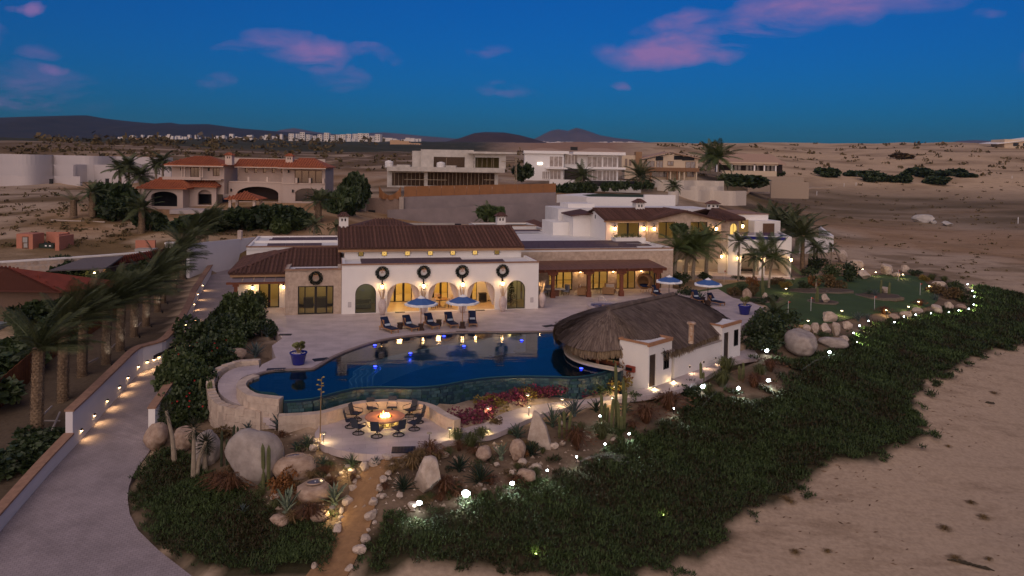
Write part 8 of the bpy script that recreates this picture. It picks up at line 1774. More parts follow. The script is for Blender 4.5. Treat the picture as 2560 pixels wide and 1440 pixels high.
# ------------------------------------------------------------------ grasses
GRP=[((577,1232),'red',1.35,'brown grass below the largest boulder, left garden'),((545,1215),'red',1.0,'brown grass left of the cactus foot'),((1031,1172),'tan',1.05,'tawny grass left of the round pale boulder'),((1075,1142),'red',1.05,'tawny grass at the right rim of the fire terrace'),((1050,1155),'tan',.95,'tawny grass behind the round pale boulder'),((1112,1232),'red',1.1,'brown grass right of the round pale boulder'),((775,1300),'red',1.05,'brown grass at the lit tip of the left garden'),((730,1305),'tan',.7,'thin pale grass below the upright pale agave'),((1440,1112),'red',1.3,'brown grass below the front cactus trio'),((1615,1056),'red',1.55,'large brown grass at the lawn edge, left of the white flower'),((1672,1026),'red',1.6,'large dark grass at the lawn edge, lit by a spot'),((1885,968),'red',1.35,'dark grass right of the yellow grass by the path'),((1925,928),'red',1.3,'dark grass at the upper lawn corner'),((1503,1095),'green',1.5,'yellow green grass mound under the tallest cacti'),((1447,1090),'green',1.2,'yellow green grass mound behind the brown grass'),((1178,1117),'green',1.2,'green grass below the bend of the paved path'),((1144,1102),'green',1.0,'green grass at the end of the seat wall'),((1203,1099),'green',1.1,'green grass beside the path lamp'),((1805,965),'green',1.7,'large yellow grass mound beside the big white spotlight'),((1815,930),'green',1.8,'tall green grass behind the yellow mound'),((1899,942),'green',1.4,'yellow grass right of the cactus trio'),((1768,985),'green',1.2,'low yellow grass behind the lawn sprinkler'),((990,1170),'tan',.6,'thin grass at the head of the sandy path'),((2210,785),'red',1.1,'reddish grass right of the blue agave at the green'),((2300,765),'red',1.0,'reddish grass by the warm lamp at far right'),((2400,745),'green',1.4,'tall grass at the right tip of the far right rocks'),((2385,732),'green',1.2,'green grass at the end of the putting green'),((2330,700),'green',1.3,'green grass by the upper right lamp'),((2360,705),'green',1.2,'grass above the low pale rock at right')]
for i,((u,v),k,s,l) in enumerate(GRP):grass(PG(u,v),l,k,s,i)
rr=random.Random(21)
for i in range(16):   # dry tufts on the open sand
    u,v=rr.choice([(rr.uniform(2150,2550),rr.uniform(960,1420)),(rr.uniform(2450,2560),rr.uniform(690,720)),(rr.uniform(1950,2500),rr.uniform(1230,1420))]);grass(PG(u,v),'dry tuft half buried in the beach sand','tan',rr.uniform(.25,.5),i,.2)['group']='dry tufts on the beach'
# ------------------------------------------------------------------ shrubs
SHB=[((505,870),2.1,2.3,SHR_D),((545,850),1.9,2.0,SHR_D),((600,812),1.9,2.6,SHR_M),((628,800),1.5,2.0,SHR_D),((575,880),1.8,1.6,SHR_M),((520,925),2.0,2.2,SHR_D),((470,960),1.9,2.3,SHR_M),((500,985),1.8,2.0,SHR_D),((450,1010),1.7,2.3,SHR_M),((470,1050),1.6,1.9,SHR_D),((425,1065),1.3,2.0,SHR_M),((655,842),1.2,1.3,SHR_D),((610,850),1.5,1.5,SHR_D),((545,905),1.5,1.2,SHR_D),((560,810),1.5,2.0,SHR_D),((640,775),1.1,1.8,SHR_M)]
for i,((u,v),sx,sz,m) in enumerate(SHB):shrub(PG(u,v),f'leafy oleander bush, {ORD[sorted(q[0][1] + q[0][0] / 1e4 for q in SHB).index(v + u / 1e4)]} down the bank from the house porch to the driveway pillar',sx,sz,m,2600,.12,i,'oleander_bush','shrub','oleander bushes between driveway and pool')
rf_=MB();rr=random.Random(5)
for k in range(60):
    (u,v),sx,sz,m=SHB[rr.randrange(3,11)];p=PG(u,v)+Vector((rr.gauss(0,.7)*sx*.6,-rr.uniform(.2,.9)*sx*.6,rr.uniform(.4,.95)*sz));s_=.07
    rf_.add([p+Vector((-s_,0,0)),p+Vector((0,-s_,s_)),p+Vector((s_,0,0)),p+Vector((0,-s_,-s_))],[(0,1,2,3)])
rf_.build('red_blossom',mat('red_petal',(.35,.02,.02),.7),kind='stuff',label='red blossoms dotted over the oleander bushes')
fence_h=[((1165,1060),SHR_R),((1195,1046),SHR_R),((1222,1032),SHR_LIT),((1250,1022),SHR_R),((1285,1010),SHR_R),((1318,1002),SHR_LIT),((1350,998),SHR_R),((1385,994),SHR_R),((1420,991),SHR_R),((1455,988),SHR_R),((1488,985),SHR_M),((1515,982),SHR_R),((1540,978),SHR_LIT)]
for i,((u,v),m) in enumerate(fence_h):shrub(G(u,v,-1.45),('magenta' if m==SHR_R else 'yellow lamp lit' if m==SHR_LIT else 'green')+f' bougainvillea mound along the paved path, {ORD[i]} from the seat wall',1.15,.95,m,700,.12,i,'bougainvillea','flowers','bougainvillea hedge below the pool')
OTH=[((1578,958),.9,1.5,FIRESTK,'orange firestick bush beside the changing room'),((715,1205),.8,.95,FIRESTK,'orange firestick bush below the fountain boulder'),((700,1240),.75,.8,FIRESTK,'orange firestick bush above the upright pale agave'),((1310,1150),.35,.45,FIRESTK,'small orange bush on the brown boulder'),((1885,860),1.6,1.9,SHR_D,'dark shrub right of the far changing room'),((1925,845),2.0,2.3,SHR_D,'big dark shrub beside the huge grey boulder'),((1960,820),1.8,1.8,SHR_D,'dark shrub below the putting green'),((1915,880),1.6,1.2,SHR_D,'low dark shrub above the lawn spots'),((1945,865),1.2,1.1,SHR_M,'mid green shrub left of the huge boulder'),((1900,820),1.5,1.4,SHR_M,'mid green shrub behind the far changing room'),((2060,842),.8,.5,SHR_M,'low green shrub under the stone row at the green'),((1835,742),.9,1.0,SHR_O,'dry bush at the left of the planted bed'),((1850,735),.8,1.1,SHR_D,'dark bush in the planted bed behind the blue pot'),((1885,742),.9,1.2,SHR_O,'dry bush in the middle of the planted bed'),((1930,752),1.1,.6,SHR_D,'low dark bush at the right of the planted bed'),((1895,757),1.1,.5,SHR_D,'low dark edge of the planted bed'),((1880,718),.8,1.2,FIRESTK,'orange bush behind the planted bed'),((1940,712),1.1,.9,SHR_O,'reddish bush left of the dry stream'),((1965,722),.9,.8,SHR_LIT,'yellow bush lit by a garden lamp'),((2010,722),1.0,.9,SHR_D,'dark bush right of the dry stream'),((2035,716),.9,1.3,FIRESTK,'orange bush in the back bed of the green'),((2065,718),1.2,1.5,SHR_O,'big dry bush in the back bed of the green'),((2095,722),1.0,1.0,SHR_O,'dry bush right in the back bed of the green'),((2120,705),1.3,1.4,SHR_D,'dark bush beside the upper rocks'),((2130,690),1.6,1.8,SHR_D,'tall dark bush left of the upper rock row'),((2080,690),1.5,1.6,SHR_M,'green bush under the right palms'),((2050,675),1.8,1.8,SHR_D,'dark bush before the white end wall'),((2020,690),1.4,1.1,SHR_D,'dark bush below the tall right palm'),((2290,690),1.1,.8,SHR_D,'dark bush at the upper right of the green'),((2310,702),1.0,.7,SHR_LIT,'yellow lamp lit bush at the right of the green'),((2345,735),1.4,1.2,SHR_O,'dry bush above the far right rocks'),((2375,745),1.3,1.3,SHR_O,'dry bush right of the far right agave'),((2395,728),1.2,1.2,SHR_M,'green bush at the right tip of the green'),((1700,715),1.3,1.5,SHR_D,'dark bush left of the arcade palms'),((1760,700),1.2,.9,SHR_D,'dark bush under the arcade palms'),((1720,740),1.3,.9,SHR_D,'dark bush in the bed behind the thatch'),((1845,700),1.0,.5,SHR_D,'low round bush at the foot of the arcade palm'),((1580,1000),.6,.5,SHR_M,'small green bush by the path corner'),((1720,990),1.0,.7,SHR_D,'low dark bush at the lawn tip by the path'),((1660,1010),.9,.6,SHR_M,'low bush between path and dark grass'),((1240,1060),.5,.35,SHR_O,'low dry bush on the inner side of the path'),((600,1140),.9,.7,SHR_O,'dry bush behind the largest boulder'),((540,1100),.9,.7,SHR_O,'dry bush between the dark cacti'),((480,1120),.9,.8,SHR_D,'dark bush behind the yuccas')]
for i,((u,v),sx,sz,m,l) in enumerate(OTH):shrub(PG(u,v),l,sx,sz,m,700,.14,i,group='garden bushes')
# shrubs of the neighbours and far trees
FARS=[((281,540),4.0,4.6,SHR_D,'large dark tree left of the neighbour pavilion'),((300,552),3.2,3.0,SHR_D,'dark bush below the left neighbour tree'),((470,576),3.2,2.0,SHR_D,'dark hedge bush, leftmost below the neighbour pool'),((515,577),3.2,2.2,SHR_D,'dark hedge bush, second below the neighbour pool'),((560,576),3.2,2.7,SHR_D,'dark hedge bush, third below the neighbour pool'),((605,575),3.0,2.9,SHR_D,'dark hedge bush, fourth below the neighbour pool'),((680,572),3.2,3.0,SHR_D,'dark hedge bush right of the gap below the gazebo'),((720,570),3.2,2.9,SHR_D,'dark hedge bush left of the right hand palm'),((700,582),1.6,1.9,SHR_M,'small lighter bush in front of the hedge'),((375,578),2.4,2.4,SHR_D,'dark bush right of the tall neighbour palm'),((866,538),2.6,4.2,SHR_D,'dark tree at the left end of the concrete wall'),((893,530),2.6,5.4,SHR_D,'taller dark tree at the left end of the concrete wall'),((880,505),3.0,5.0,SHR_D,'dark tree behind the other two at the concrete wall'),((820,520),2.5,2.6,SHR_M,'green bush beside the neighbour right wing'),((1215,556),1.6,2.4,SHR_M,'green bush beside the parked car'),((1240,552),1.4,2.0,SHR_M,'small green bush right of the parked car'),((1700,585),1.2,1.2,SHR_M,'balcony bush behind the arcade palms')]
for i,((u,v),sx,sz,m,l) in enumerate(FARS):
    p=PG(u,v) if u<1100 and u>0 else AY(u,v,118 if u<1300 else 96);shrub(p,l,sx,sz,m,2600,.24,i+2,'dense_tree' if sz>3.5 else 'bush','tree' if sz>3.5 else 'shrub','bushes behind the villa')
for i,(u,v,w,h) in enumerate(((2070,442,7,5),(2165,452,8,5.5),(2195,452,7,4.0),(2240,456,6,3.4),(2258,456,5,5),(2300,438,9,4.5),(2335,445,10,4.5),(2345,462,7,4.5),(2395,440,8,4),(2250,395,11,4),(1930,440,6,4),(2420,445,7,3),(2130,440,5,3))):
    p=PG(u,v);shrub(p,['round dark scrub tree left on the sand slope','wide dark scrub tree left of the low pair','low scrub tree in the dark group','small scrub tree in the dark group','round scrub tree right in the dark group','sprawling scrub tree on the dune flank','largest sprawling scrub on the dune flank','lowest scrub tree below the sprawling ones','right scrub tree on the dune flank','reddish scrub high on the dune','scrub tree beside the low villa','thin scrub at the right of the dune flank','small scrub on the sand slope'][i],w*.8,h*.8,SHR_D if i != 9 else SHR_O,900,.30,i,'scrub_tree','tree','scrub trees on the dunes')
SC_=MB();rn=np.random.default_rng(4);vs_=[];fs_=[]
def scatter_scrub(n,ur,vr,s0,s1):
    for k in range(n):
        u=rn.uniform(*ur);v=rn.uniform(*vr);p=PG(u,v);s=rn.uniform(s0,s1)*max(1.0,p.y/240)
        for j in range(9):
            c=p+Vector((rn.normal(0,s*.5),rn.normal(0,s*.35),abs(rn.normal(0,s*.25))));a=Vector((rn.normal(),rn.normal(),rn.normal())).normalized()*s*.35;b=Vector((rn.normal(),rn.normal(),rn.normal())).normalized()*s*.35;SC_.add([c-a,c+b,c+a*.8,c-b],[(0,1,2,3)])
scatter_scrub(170,(1650,2560),(360,440),.7,1.8);scatter_scrub(150,(1900,2560),(455,560),.35,.9);scatter_scrub(150,(0,840),(360,395),1.0,2.2);scatter_scrub(170,(0,330),(470,620),.3,.9);scatter_scrub(60,(840,1330),(380,430),.8,2.0);scatter_scrub(160,(100,1000),(335,362),1.0,3.0);scatter_scrub(60,(380,830),(560,600),.3,.7);scatter_scrub(110,(2050,2560),(560,700),.2,.6)
SC_.build('scrub',rnd_island('desert_scrub',[(.07,.06,.028),(.13,.092,.045),(.09,.072,.034),(.17,.12,.062)],.9,.1),kind='stuff',label='low desert scrub scattered over dunes and plain')
# hedge and dark greenery left of the wall, under the palms
for i,(u,v,sx,sz) in enumerate(((100,1110,1.5,.9),(60,1140,1.7,1.0),(30,1180,1.8,1.0),(20,950,3.0,2.2),(60,900,2.8,2.4),(110,870,2.6,2.2),(0,1010,2.8,2.0),(150,800,2.6,2.2),(210,770,2.4,2.0),(260,740,2.4,2.2),(310,725,2.2,2.2),(180,720,2.4,2.4),(330,700,2.2,2.2),(380,690,2.0,2.4),(420,670,2.0,2.2),(90,820,2.4,2.0),(150,690,1.6,2.2),(100,690,1.2,1.8))):
    shrub(PG(u,v),f'dark hedge clump in the neighbour garden behind the palms, {ORD[i - 3]} counted from the fence' if i>2 else f'low dark shrub left of the near wall end, {ORD[i]} from the green spotlight',sx,sz,SHR_D,1200,.2,i,'hedge','hedge','hedges in the left neighbour garden' if i>2 else 'low shrubs by the near wall end')
# ------------------------------------------------------------------ palms of guest villa and neighbours
def palm_px_(u,vb,vt,label,fr,nf,Y=None,r0=.2,r1=.14,pine=False,sc=1.0,lean=(0,0),seed=0,pitch=(-30,75),group='palms round the guest villa'):
    p=PG(u,vb) if Y is None else AY(u,vb,Y);d=px_dir(u,vt);h=max(1.2,CAM_H+d.z*p.y/d.y-p.z);return palm(p-Vector((0,0,.2)),h+.2,label,fr,nf,r0,r1,lean,pine,None,group,seed,sc,None,pitch)
for i,a_ in enumerate(((1714,686,618,'coconut palm, middle one before the left arch of the arcade',FR_BIG,24,1.15),(1732,695,622,'coconut palm, right one before the left arch of the arcade',FR_BIG,24,1.15),(1686,694,622,'coconut palm beside the pergola wing corner',FR_BIG,22,1.05),(1765,684,600,'coconut palm rising before the upper stone gable',FR_BIG,22,1.0))):
    palm_px_(a_[0],a_[1],a_[2],a_[3],a_[4],a_[5],Y=[92,91.5,90.5,95][i],r0=.24,r1=.17,sc=a_[6],seed=i+5,lean=(.3,0),pitch=(-20,80))
for i,(u,vb,vt,Y,l,sc) in enumerate(((1846,694,604,93,'slim palm before the middle pier of the arcade',.95),(1884,690,640,92,'small palm before the right arch of the arcade',.95),(1905,722,632,88,'palm before the plunge pool, left of the leaning one',1.1),(1922,715,645,88,'leaning palm before the plunge pool',1.1),(2005,682,588,101,'tall thick palm right of the plunge pool',1.45),(2034,668,615,106,'twin trunk palm beside the white end wall',1.0),(2042,668,622,106,'second trunk of the twin palm by the end wall',.9),(2078,655,618,112,'small palm before the white end wall',.7),(1945,600,560,125,'bushy palm behind the guest villa, left one',1.6),(1975,605,565,122,'bushy palm behind the guest villa, middle one',1.7),(1920,590,552,132,'bushy palm behind the guest villa, far one',1.5),(1990,612,578,118,'bushy palm behind the plunge pool',1.5),(1935,815,790,None,'low palm in the dark shrubs right of the palapa',.9),(1220,560,545,117,'low palm beside the parked car',.9),(2040,722,703,None,'joshua like tree in the back bed of the green',.4),(785,583,568,104,'small palm before the white boundary wall',.9),(840,590,576,106,'small palm left of the long roof chimney',.8))):
    palm_px_(u,vb,vt,l,FR_STIFF if i in (4,8,9,10,11,12) else FR_SM if i in (0,1,5,6,7,14,15,16) else FR_BIG,26 if i in (4,8,9,10,11) else 16,Y,.3 if i==4 else .13,.22 if i==4 else .09,i==4,sc,(.5,0) if i==3 else (0,0),60+i)
for i,(u,vb,vt,Y,l,fr,sc,pine) in enumerate(((301,480,424,140,'fan palm left in the trio by the tiered wall',FR_SM,1.6,False),(322,482,413,140,'tallest fan palm in the trio by the tiered wall',FR_SM,1.8,False),(350,486,440,138,'fan palm right in the trio by the tiered wall',FR_SM,1.8,False),(390,470,413,136,'fan palm left of the neighbour roof',FR_SM,1.2,False),(407,470,402,136,'fan palm behind the neighbour roof corner',FR_SM,1.3,False),(184,538,500,113,'stubby date palm with few fronds on the sand mound',FR_BLOWN,.7,True),(231,538,481,113,'thick date palm on the sand mound',FR_STIFF,.95,True),(354,585,520,107,'thick date palm in front of the neighbour terraces',FR_STIFF,1.15,True),(796,562,502,112,'date palm before the neighbour right wing',FR_STIFF,1.0,True),(1775,435,395,235,'tall palm left of the low villa',FR_BIG,2.2,False),(1795,440,392,232,'tall palm right of the timber house',FR_BIG,2.3,False),(1455,472,440,168,'grey green palm before the modern house',FR_STIFF,1.5,False),(1600,465,440,180,'grey green palm between the two far houses',FR_STIFF,1.9,False),(1808,463,452,200,'low palm on the cream walls',FR_SM,1.3,False),(1685,478,470,160,'round agave palm in the white planter',FR_SM,1.2,False))):
    palm_px_(u,vb,vt,l,fr,7 if i==5 else 24,Y,.5 if pine else .22,.42 if pine else .18,pine,sc,(0,0),90+i,(-35,75),'palms of the neighbouring plots')
for i,(u0,u1,v,Y,s) in enumerate(((1395,1470,486,166,1.3),(1480,1620,478,168,1.1))):
    for k in range(6):u=u0+(u1-u0)*k/5;shrub(AY(u,v-k*1.2,Y),f'dark shrub of the {ORD[i]} hedge before the modern house, {ORD[k]} from left',s*1.3,s*1.6,SHR_D,500,.3,k,'hedge','hedge','hedge before the modern house')
shrub(AY(1310,452,160),'small round tree between the unfinished and the modern house',2.6,3.0,SHR_D,900,.3,3,'round_tree','tree','trees by the far houses');shrub(AY(1870,465,215),'green ground cover bank below the low villa',5,2.6,SHR_D,1500,.4,1,'bank_planting','shrub','bank planting');shrub(AY(1835,462,208),'green ground cover bank beside the cream walls',4,2.6,SHR_D,1200,.4,2,'bank_planting','shrub','bank planting')
for k in range(12):agave(Vector((11.5+k*1.75,121.8+k*.46,4.5)),f'dark agave in the long white planter behind the villa, {ORD[k]} from left',.85,.06,12,AG_D,.05,k,(40,85),group='agaves in the long planter')
for k in range(5):shrub(HL(33.7+k*.75,18.3,4.95),f'small shrub in the white rooftop planter, {ORD[k]} from left',.55,.6,SHR_M,300,.12,k,group='shrubs in the rooftop planter')
# ------------------------------------------------------------------ lawn cover: tens of thousands of small succulent leaves
def cover(poly,dens,seed,hi):
    r=np.random.default_rng(seed);xs_=[p.x for p in poly];ys_=[p.y for p in poly];A0=(max(xs_)-min(xs_))*(max(ys_)-min(ys_));n=int(A0*dens);x=r.uniform(min(xs_),max(xs_),n);y=r.uniform(min(ys_),max(ys_),n)
    keep=r.random(n)<np.clip((46/y)**1.6,.12,1)
    x,y=x[keep],y[keep];d=polydist(x,y,poly);ins=inpoly(x,y,poly);m=(ins & (d>.0)) | (~ins & (d<.9) & (fbm(x/1.3,y/1.3,3,8)>.55) & ~inpoly(x,y,DRIVE_L+DRIVE_R[::-1]));m &= (d>.5) | (fbm(x/.9,y/.9,3,18)>.42);x,y=x[m],y[m];n=len(x);z=base_z(x,y)
    hump=fbm(x/1.6,y/1.6,3,44);gap=fbm(x/3.5,y/3.5,3,66)>.12
    x,y,z,hump=x[gap],y[gap],z[gap],hump[gap];n=len(x);k=5;sc=np.clip(y/44,.9,2.2)
    ang=r.uniform(0,2*np.pi,(n,k));tl_=r.uniform(.1,.9,(n,k));L=(.16+.12*r.random((n,k)))*sc[:,None];w=(.028+.02*r.random((n,k)))*sc[:,None]
    bx=x[:,None]+r.normal(0,.10,(n,k))*sc[:,None];by=y[:,None]+r.normal(0,.10,(n,k))*sc[:,None];bz=np.repeat((z+hump*.42*hi-.03)[:,None],k,1)
    dx,dy,dz=np.cos(ang)*np.cos(tl_),np.sin(ang)*np.cos(tl_),np.sin(tl_)+.15;sx_,sy_=-np.sin(ang),np.cos(ang)
    p0=np.stack([bx-sx_*w,by-sy_*w,bz],-1);p1=np.stack([bx+sx_*w,by+sy_*w,bz],-1);p2=np.stack([bx+dx*L,by+dy*L,bz+dz*L],-1)
    vs=np.stack([p0,p1,p2],2).reshape(-1,3);fs=np.arange(len(vs)).reshape(-1,3)
    me=bpy.data.meshes.new('ground_cover');me.vertices.add(len(vs));me.vertices.foreach_set('co',vs.astype(np.float32).ravel());me.loops.add(len(vs));me.loops.foreach_set('vertex_index',fs.astype(np.int32).ravel());me.polygons.add(len(fs));me.polygons.foreach_set('loop_start',np.arange(0,len(vs),3,dtype=np.int32));me.polygons.foreach_set('loop_total',np.full(len(fs),3,dtype=np.int32));me.update();me.validate();return me
def cover_mat():
    m=bpy.data.materials.new('iceplant');m.use_nodes=True;nt=m.node_tree;b=nt.nodes['Principled BSDF'];b.inputs['Roughness'].default_value=.6;b.inputs['Specular IOR Level'].default_value=.2
    ge=nt.nodes.new('ShaderNodeNewGeometry');n=nt.nodes.new('ShaderNodeTexNoise');n.inputs['Scale'].default_value=.35;n.inputs['Detail'].default_value=6;nt.links.new(ge.outputs['Position'],n.inputs['Vector'])
    ad=nt.nodes.new('ShaderNodeMath');ad.operation='MULTIPLY_ADD';ad.inputs[1].default_value=.35;nt.links.new(ge.outputs['Random Per Island'],ad.inputs[0]);sb=nt.nodes.new('ShaderNodeMath');sb.operation='SUBTRACT';sb.inputs[1].default_value=.17;nt.links.new(n.outputs['Fac'],sb.inputs[0]);nt.links.new(sb.outputs[0],ad.inputs[2])
    r=nt.nodes.new('ShaderNodeValToRGB');nt.links.new(ad.outputs[0],r.inputs[0]);e=r.color_ramp.elements;e[0].position=.28;e[0].color=(.042,.028,.012,1);e[1].position=.72;e[1].color=(.060,.090,.026,1);x=e.new(.48);x.color=(.030,.048,.015,1);nt.links.new(r.outputs[0],b.inputs['Base Color']);return m
CVM=cover_mat()
mobj('ground_cover',cover(COVER[0],60,1,1.0),CVM,kind='stuff',label='dark green succulent ground cover spreading to the beach');mobj('ground_cover',cover(COVER[1],70,2,1.0),CVM,kind='stuff',label='dark green succulent ground cover beside the driveway curve')
# gravel strewn in the beds
gv_=MB();rr=random.Random(31);gn=0
while gn<2600:
    u,v=rr.uniform(640,1700),rr.uniform(1090,1330);p=PG(u,v) if False else G(u,v,-2.0);p.z=gz(p.x,p.y) if rr.random()<2 else 0
    q=Vector((p.x,p.y,p.z))
    if inpoly(np.array([q.x]),np.array([q.y]),GARDEN)[0] and not inpoly(np.array([q.x]),np.array([q.y]),COVER[0])[0] and not inpoly(np.array([q.x]),np.array([q.y]),COVER[1])[0]:
        s=rr.uniform(.02,.09) if rr.random()<.95 else .15;gv_.add([q+Vector((-s,-s*.4,0)),q+Vector((s,-s*.6,0)),q+Vector((s*.3,s,0)),q+Vector((0,0,s))],[(0,1,3),(1,2,3),(2,0,3)])
    gn+=1
gv_.build('gravel',rnd_island('bed_gravel',[(.16,.12,.09),(.34,.26,.2),(.45,.37,.3),(.24,.18,.14)],.95,.1),kind='stuff',label='gravel strewn over the planting beds')
# debris on the beach
db=MB()
rn=np.random.default_rng(8);X=rn.uniform(-2,75,26000);Y_=rn.uniform(30,95,26000);dd_=polydist(X,Y_,COVER[0]);ok=~inpoly(X,Y_,COVER[0]) & ~inpoly(X,Y_,GARDEN) & (rn.random(26000)<.05+.75*np.exp(-dd_/1.6)) & (fbm(X/2.2,Y_/2.2,3,2)>.44);X,Y_=X[ok],Y_[ok];Zb=base_z(X,Y_)
for px_,py_,pz_ in zip(X,Y_,Zb):
    p=Vector((px_,py_,pz_+.012));s=rr.uniform(.03,.11);a=rr.gauss(.5,.6);d=Vector((math.cos(a),math.sin(a),0));n_=Vector((-d.y,d.x,0));db.add([p-d*s*2,p+n_*s*.4+Vector((0,0,.03)),p+d*s*2,p-n_*s*.4],[(0,1,2,3)])
db.build('beach_litter',rnd_island('dry_litter',[(.10,.065,.04),(.17,.11,.07),(.24,.16,.1)],.95,.1),kind='stuff',label='dry plant litter scattered on the beach sand')
for i,(u,v,L,a) in enumerate(((2425,1415,1.5,-.5),(2475,1010,.5,-.3))):
    p=PG(u,v);t=thing('driftwood',['long dark driftwood log at the lower right of the beach','small dark drift clump at the right of the beach'][i],'driftwood',p,a);
    for k in range(7):x=(k-3)*L/7;MB().tube([(x-L*.22,.05*(k % 3),.05),(x,.08*math.sin(k),.14),(x+L*.25,-.05*(k % 2),.04)],[.03,.06,.02],5).build('branch',mat('driftwood_bark',(.055,.045,.03),.95),t)
# ------------------------------------------------------------------ garden lamps
def path_lamp(p,label,lit=True,h=.62,pw=13):
    t=thing('path_lamp',label,'lamp',p,0,'mushroom path lamps');MB().tube([(0,0,-.1),(0,0,h)],.022,6).build('stem',BRONZE,t)
    MB().lathe([(.16,h+.02),(.13,h+.07),(.03,h+.10),(0,h+.10)],14).build('cap',mat('lamp_cap',(.35,.30,.22),.5),t)
    MB().lathe([(.0,h-.02),(.06,h-.02),(.14,h+.015),(.0,h+.015)],14).build('lens',WARMGLOW if lit else BRONZE,t)
    if lit:point('path_lamp_light',(0,0,h-.10),pw,(1.0,.66,.26),.06,t)
LMP=[((809,1112),'path lamp at the left rim of the fire terrace',1),((1124,1100),'path lamp at the right end of the fire terrace',1),((1073,1112),'unlit path lamp at the front rim of the fire terrace',0),((1220,1102),'path lamp below the first bend of the paved path',1),((1220,1046),'path lamp in the bougainvillea near the seat wall',1),((869,1196),'path lamp beside the spiky agave left of the sandy path',1),((830,1302),'path lamp lighting sand at the tip of the left garden',1),((1319,1012),'path lamp in the middle of the bougainvillea',1),((1405,1022),'path lamp by the large blue agave',1),((1537,990),'path lamp at the end of the bougainvillea',1),((1530,1018),'path lamp behind the tallest cactus stand',1),((1322,1042),'path lamp behind the tip of the pointed slab',1),((1636,992),'path lamp before the changing room door',1),((1684,974),'path lamp before the barred window',1),((2020,818),'path lamp at the lower rim of the green',1),((2104,792),'path lamp above the long pale block',1),((2271,781),'path lamp left in the far right rocks',1),((2215,790),'path lamp by the reddish grass of the green',1),((2296,768),'path lamp in the reddish bush at far right',1),((2323,728),'path lamp in the yellow bush right of the green',1),((2257,698),'path lamp at the top of the green',1),((2189,692),'path lamp between the upper rocks',1),((2156,684),'path lamp at the inner upper rocks',1),((1965,735),'path lamp beside the dry stream',1)]
for (u,v),l,lit in LMP:path_lamp(PG(u,v) if (u,v) not in () else G(u,v,-1.35),l,bool(lit),pw=12 if u<1750 else 20)
# white lawn spots
SPT=[((1048,1276),1.25),((1165,1252),2.4),((1280,1226),.95),((1368,1193),.8),((1441,1159),.8),((1512,1126),.7),((1572,1100),.6),((1757,980),2.0),((1845,984),1.0),((1920,964),1.4),((1916,888),1.5),((1989,888),1.8),((2073,892),1.1),((1499,1055),.7),((1684,1035),.7),((2171,812),.7),((2148,824),.6),((2133,843),.6),((2142,866),.5),((2097,874),.7),((2235,815),.5),((2259,801),.7),((2288,796),.7),((2326,792),.6),((2371,789),.7),((2395,785),.6),((2421,781),.6),((2433,770),.6),((2430,735),.6),((2435,749),.5),((2418,718),.5)]
for i,((u,v),s) in enumerate(SPT):
    p=PG(u,v);t=thing('lawn_spotlight',('biggest ' if s>2.2 else 'large ' if s>1.35 else 'small ' if s<.8 else '')+f'white lawn spotlight, {ORD[i] if i < 20 else ["twenty-first", "twenty-second", "twenty-third", "twenty-fourth", "twenty-fifth", "twenty-sixth", "twenty-seventh", "twenty-eighth", "twenty-ninth", "thirtieth", "last"][i - 20]} along the lawn edge from the sandy path','lamp',p,0,'white spots along the lawn edge')
    MB().tube([(0,0,-.1),(0,0,.34)],.02,5).build('stake',BLACKIRON,t);r_=.055+.055*s if s>.9 else .055
    MB().lathe([(0,-.06),(r_*.9,-.05),(r_*1.2,.05),(r_*1.1,.06),(r_,.04)],10,(0,0,0)).build('housing',BLACKIRON,t,loc=(0,0,.42),rot=(PI/2+.35,0,0))
    MB().lathe([(r_*1.12,.055),(r_*.8,.055+r_*.5),(0,.055+r_*.75)],12).build('lens',WHITEGLOW,t,loc=(0,0,.42),rot=(PI/2+.35,0,0))
    spot('lawn_spot_beam',(0,-.22,.45),(.25 if u>1800 else .05,-1.6,.05) if u<2100 else (1.2,-.5,.05),(80 if u<2100 else 150)*s,(.82,1.0,.80) if u<2100 else (.80,1.0,.42),118,.9,.05,t)
for i,(u,v) in enumerate(((1659,1298),(1340,1396))):
    p=PG(u,v);t=thing('lawn_spotlight',['small yellow light sunk in the middle of the dark lawn','small yellow light sunk in the front of the dark lawn'][i],'lamp',p,0,'yellow lights sunk in the lawn');MB().lathe([(0,.0),(.07,.0),(.07,.22),(0,.22)],8).build('housing',BLACKIRON,t);MB().lathe([(.06,.22),(0,.27)],8).build('lens',emit_mat('lime_glow',(.75,1.0,.25),5),t);point('lawn_light',(0,0,.42),3.0,(.8,1,.25),.05,t)
# golf flags
for i,(u,v) in enumerate(((1970,790),(2027,779),(2186,775),(2300,739),(2245,703),(1810,706))):
    p=PG(u,v);t=thing('golf_flag',['golf flag at the lower left of the green','golf flag right of the lower left one','golf flag above the blue agave of the green','golf flag at the right of the green','golf flag at the top of the green','golf flag before the arcade patio'][i],'flag',p,0,'golf flags');MB().tube([(0,0,0),(0,0,1.5)],.018,5).build('pole',WHITECLOTH,t);MB().add([(0,0,1.5),(.32,.05,1.40),(0,0,1.24),(.15,-.03,1.44)],[(0,3,1,2)]).build('flag',mat('red_flag',(.42,.08,.05),.8),t)
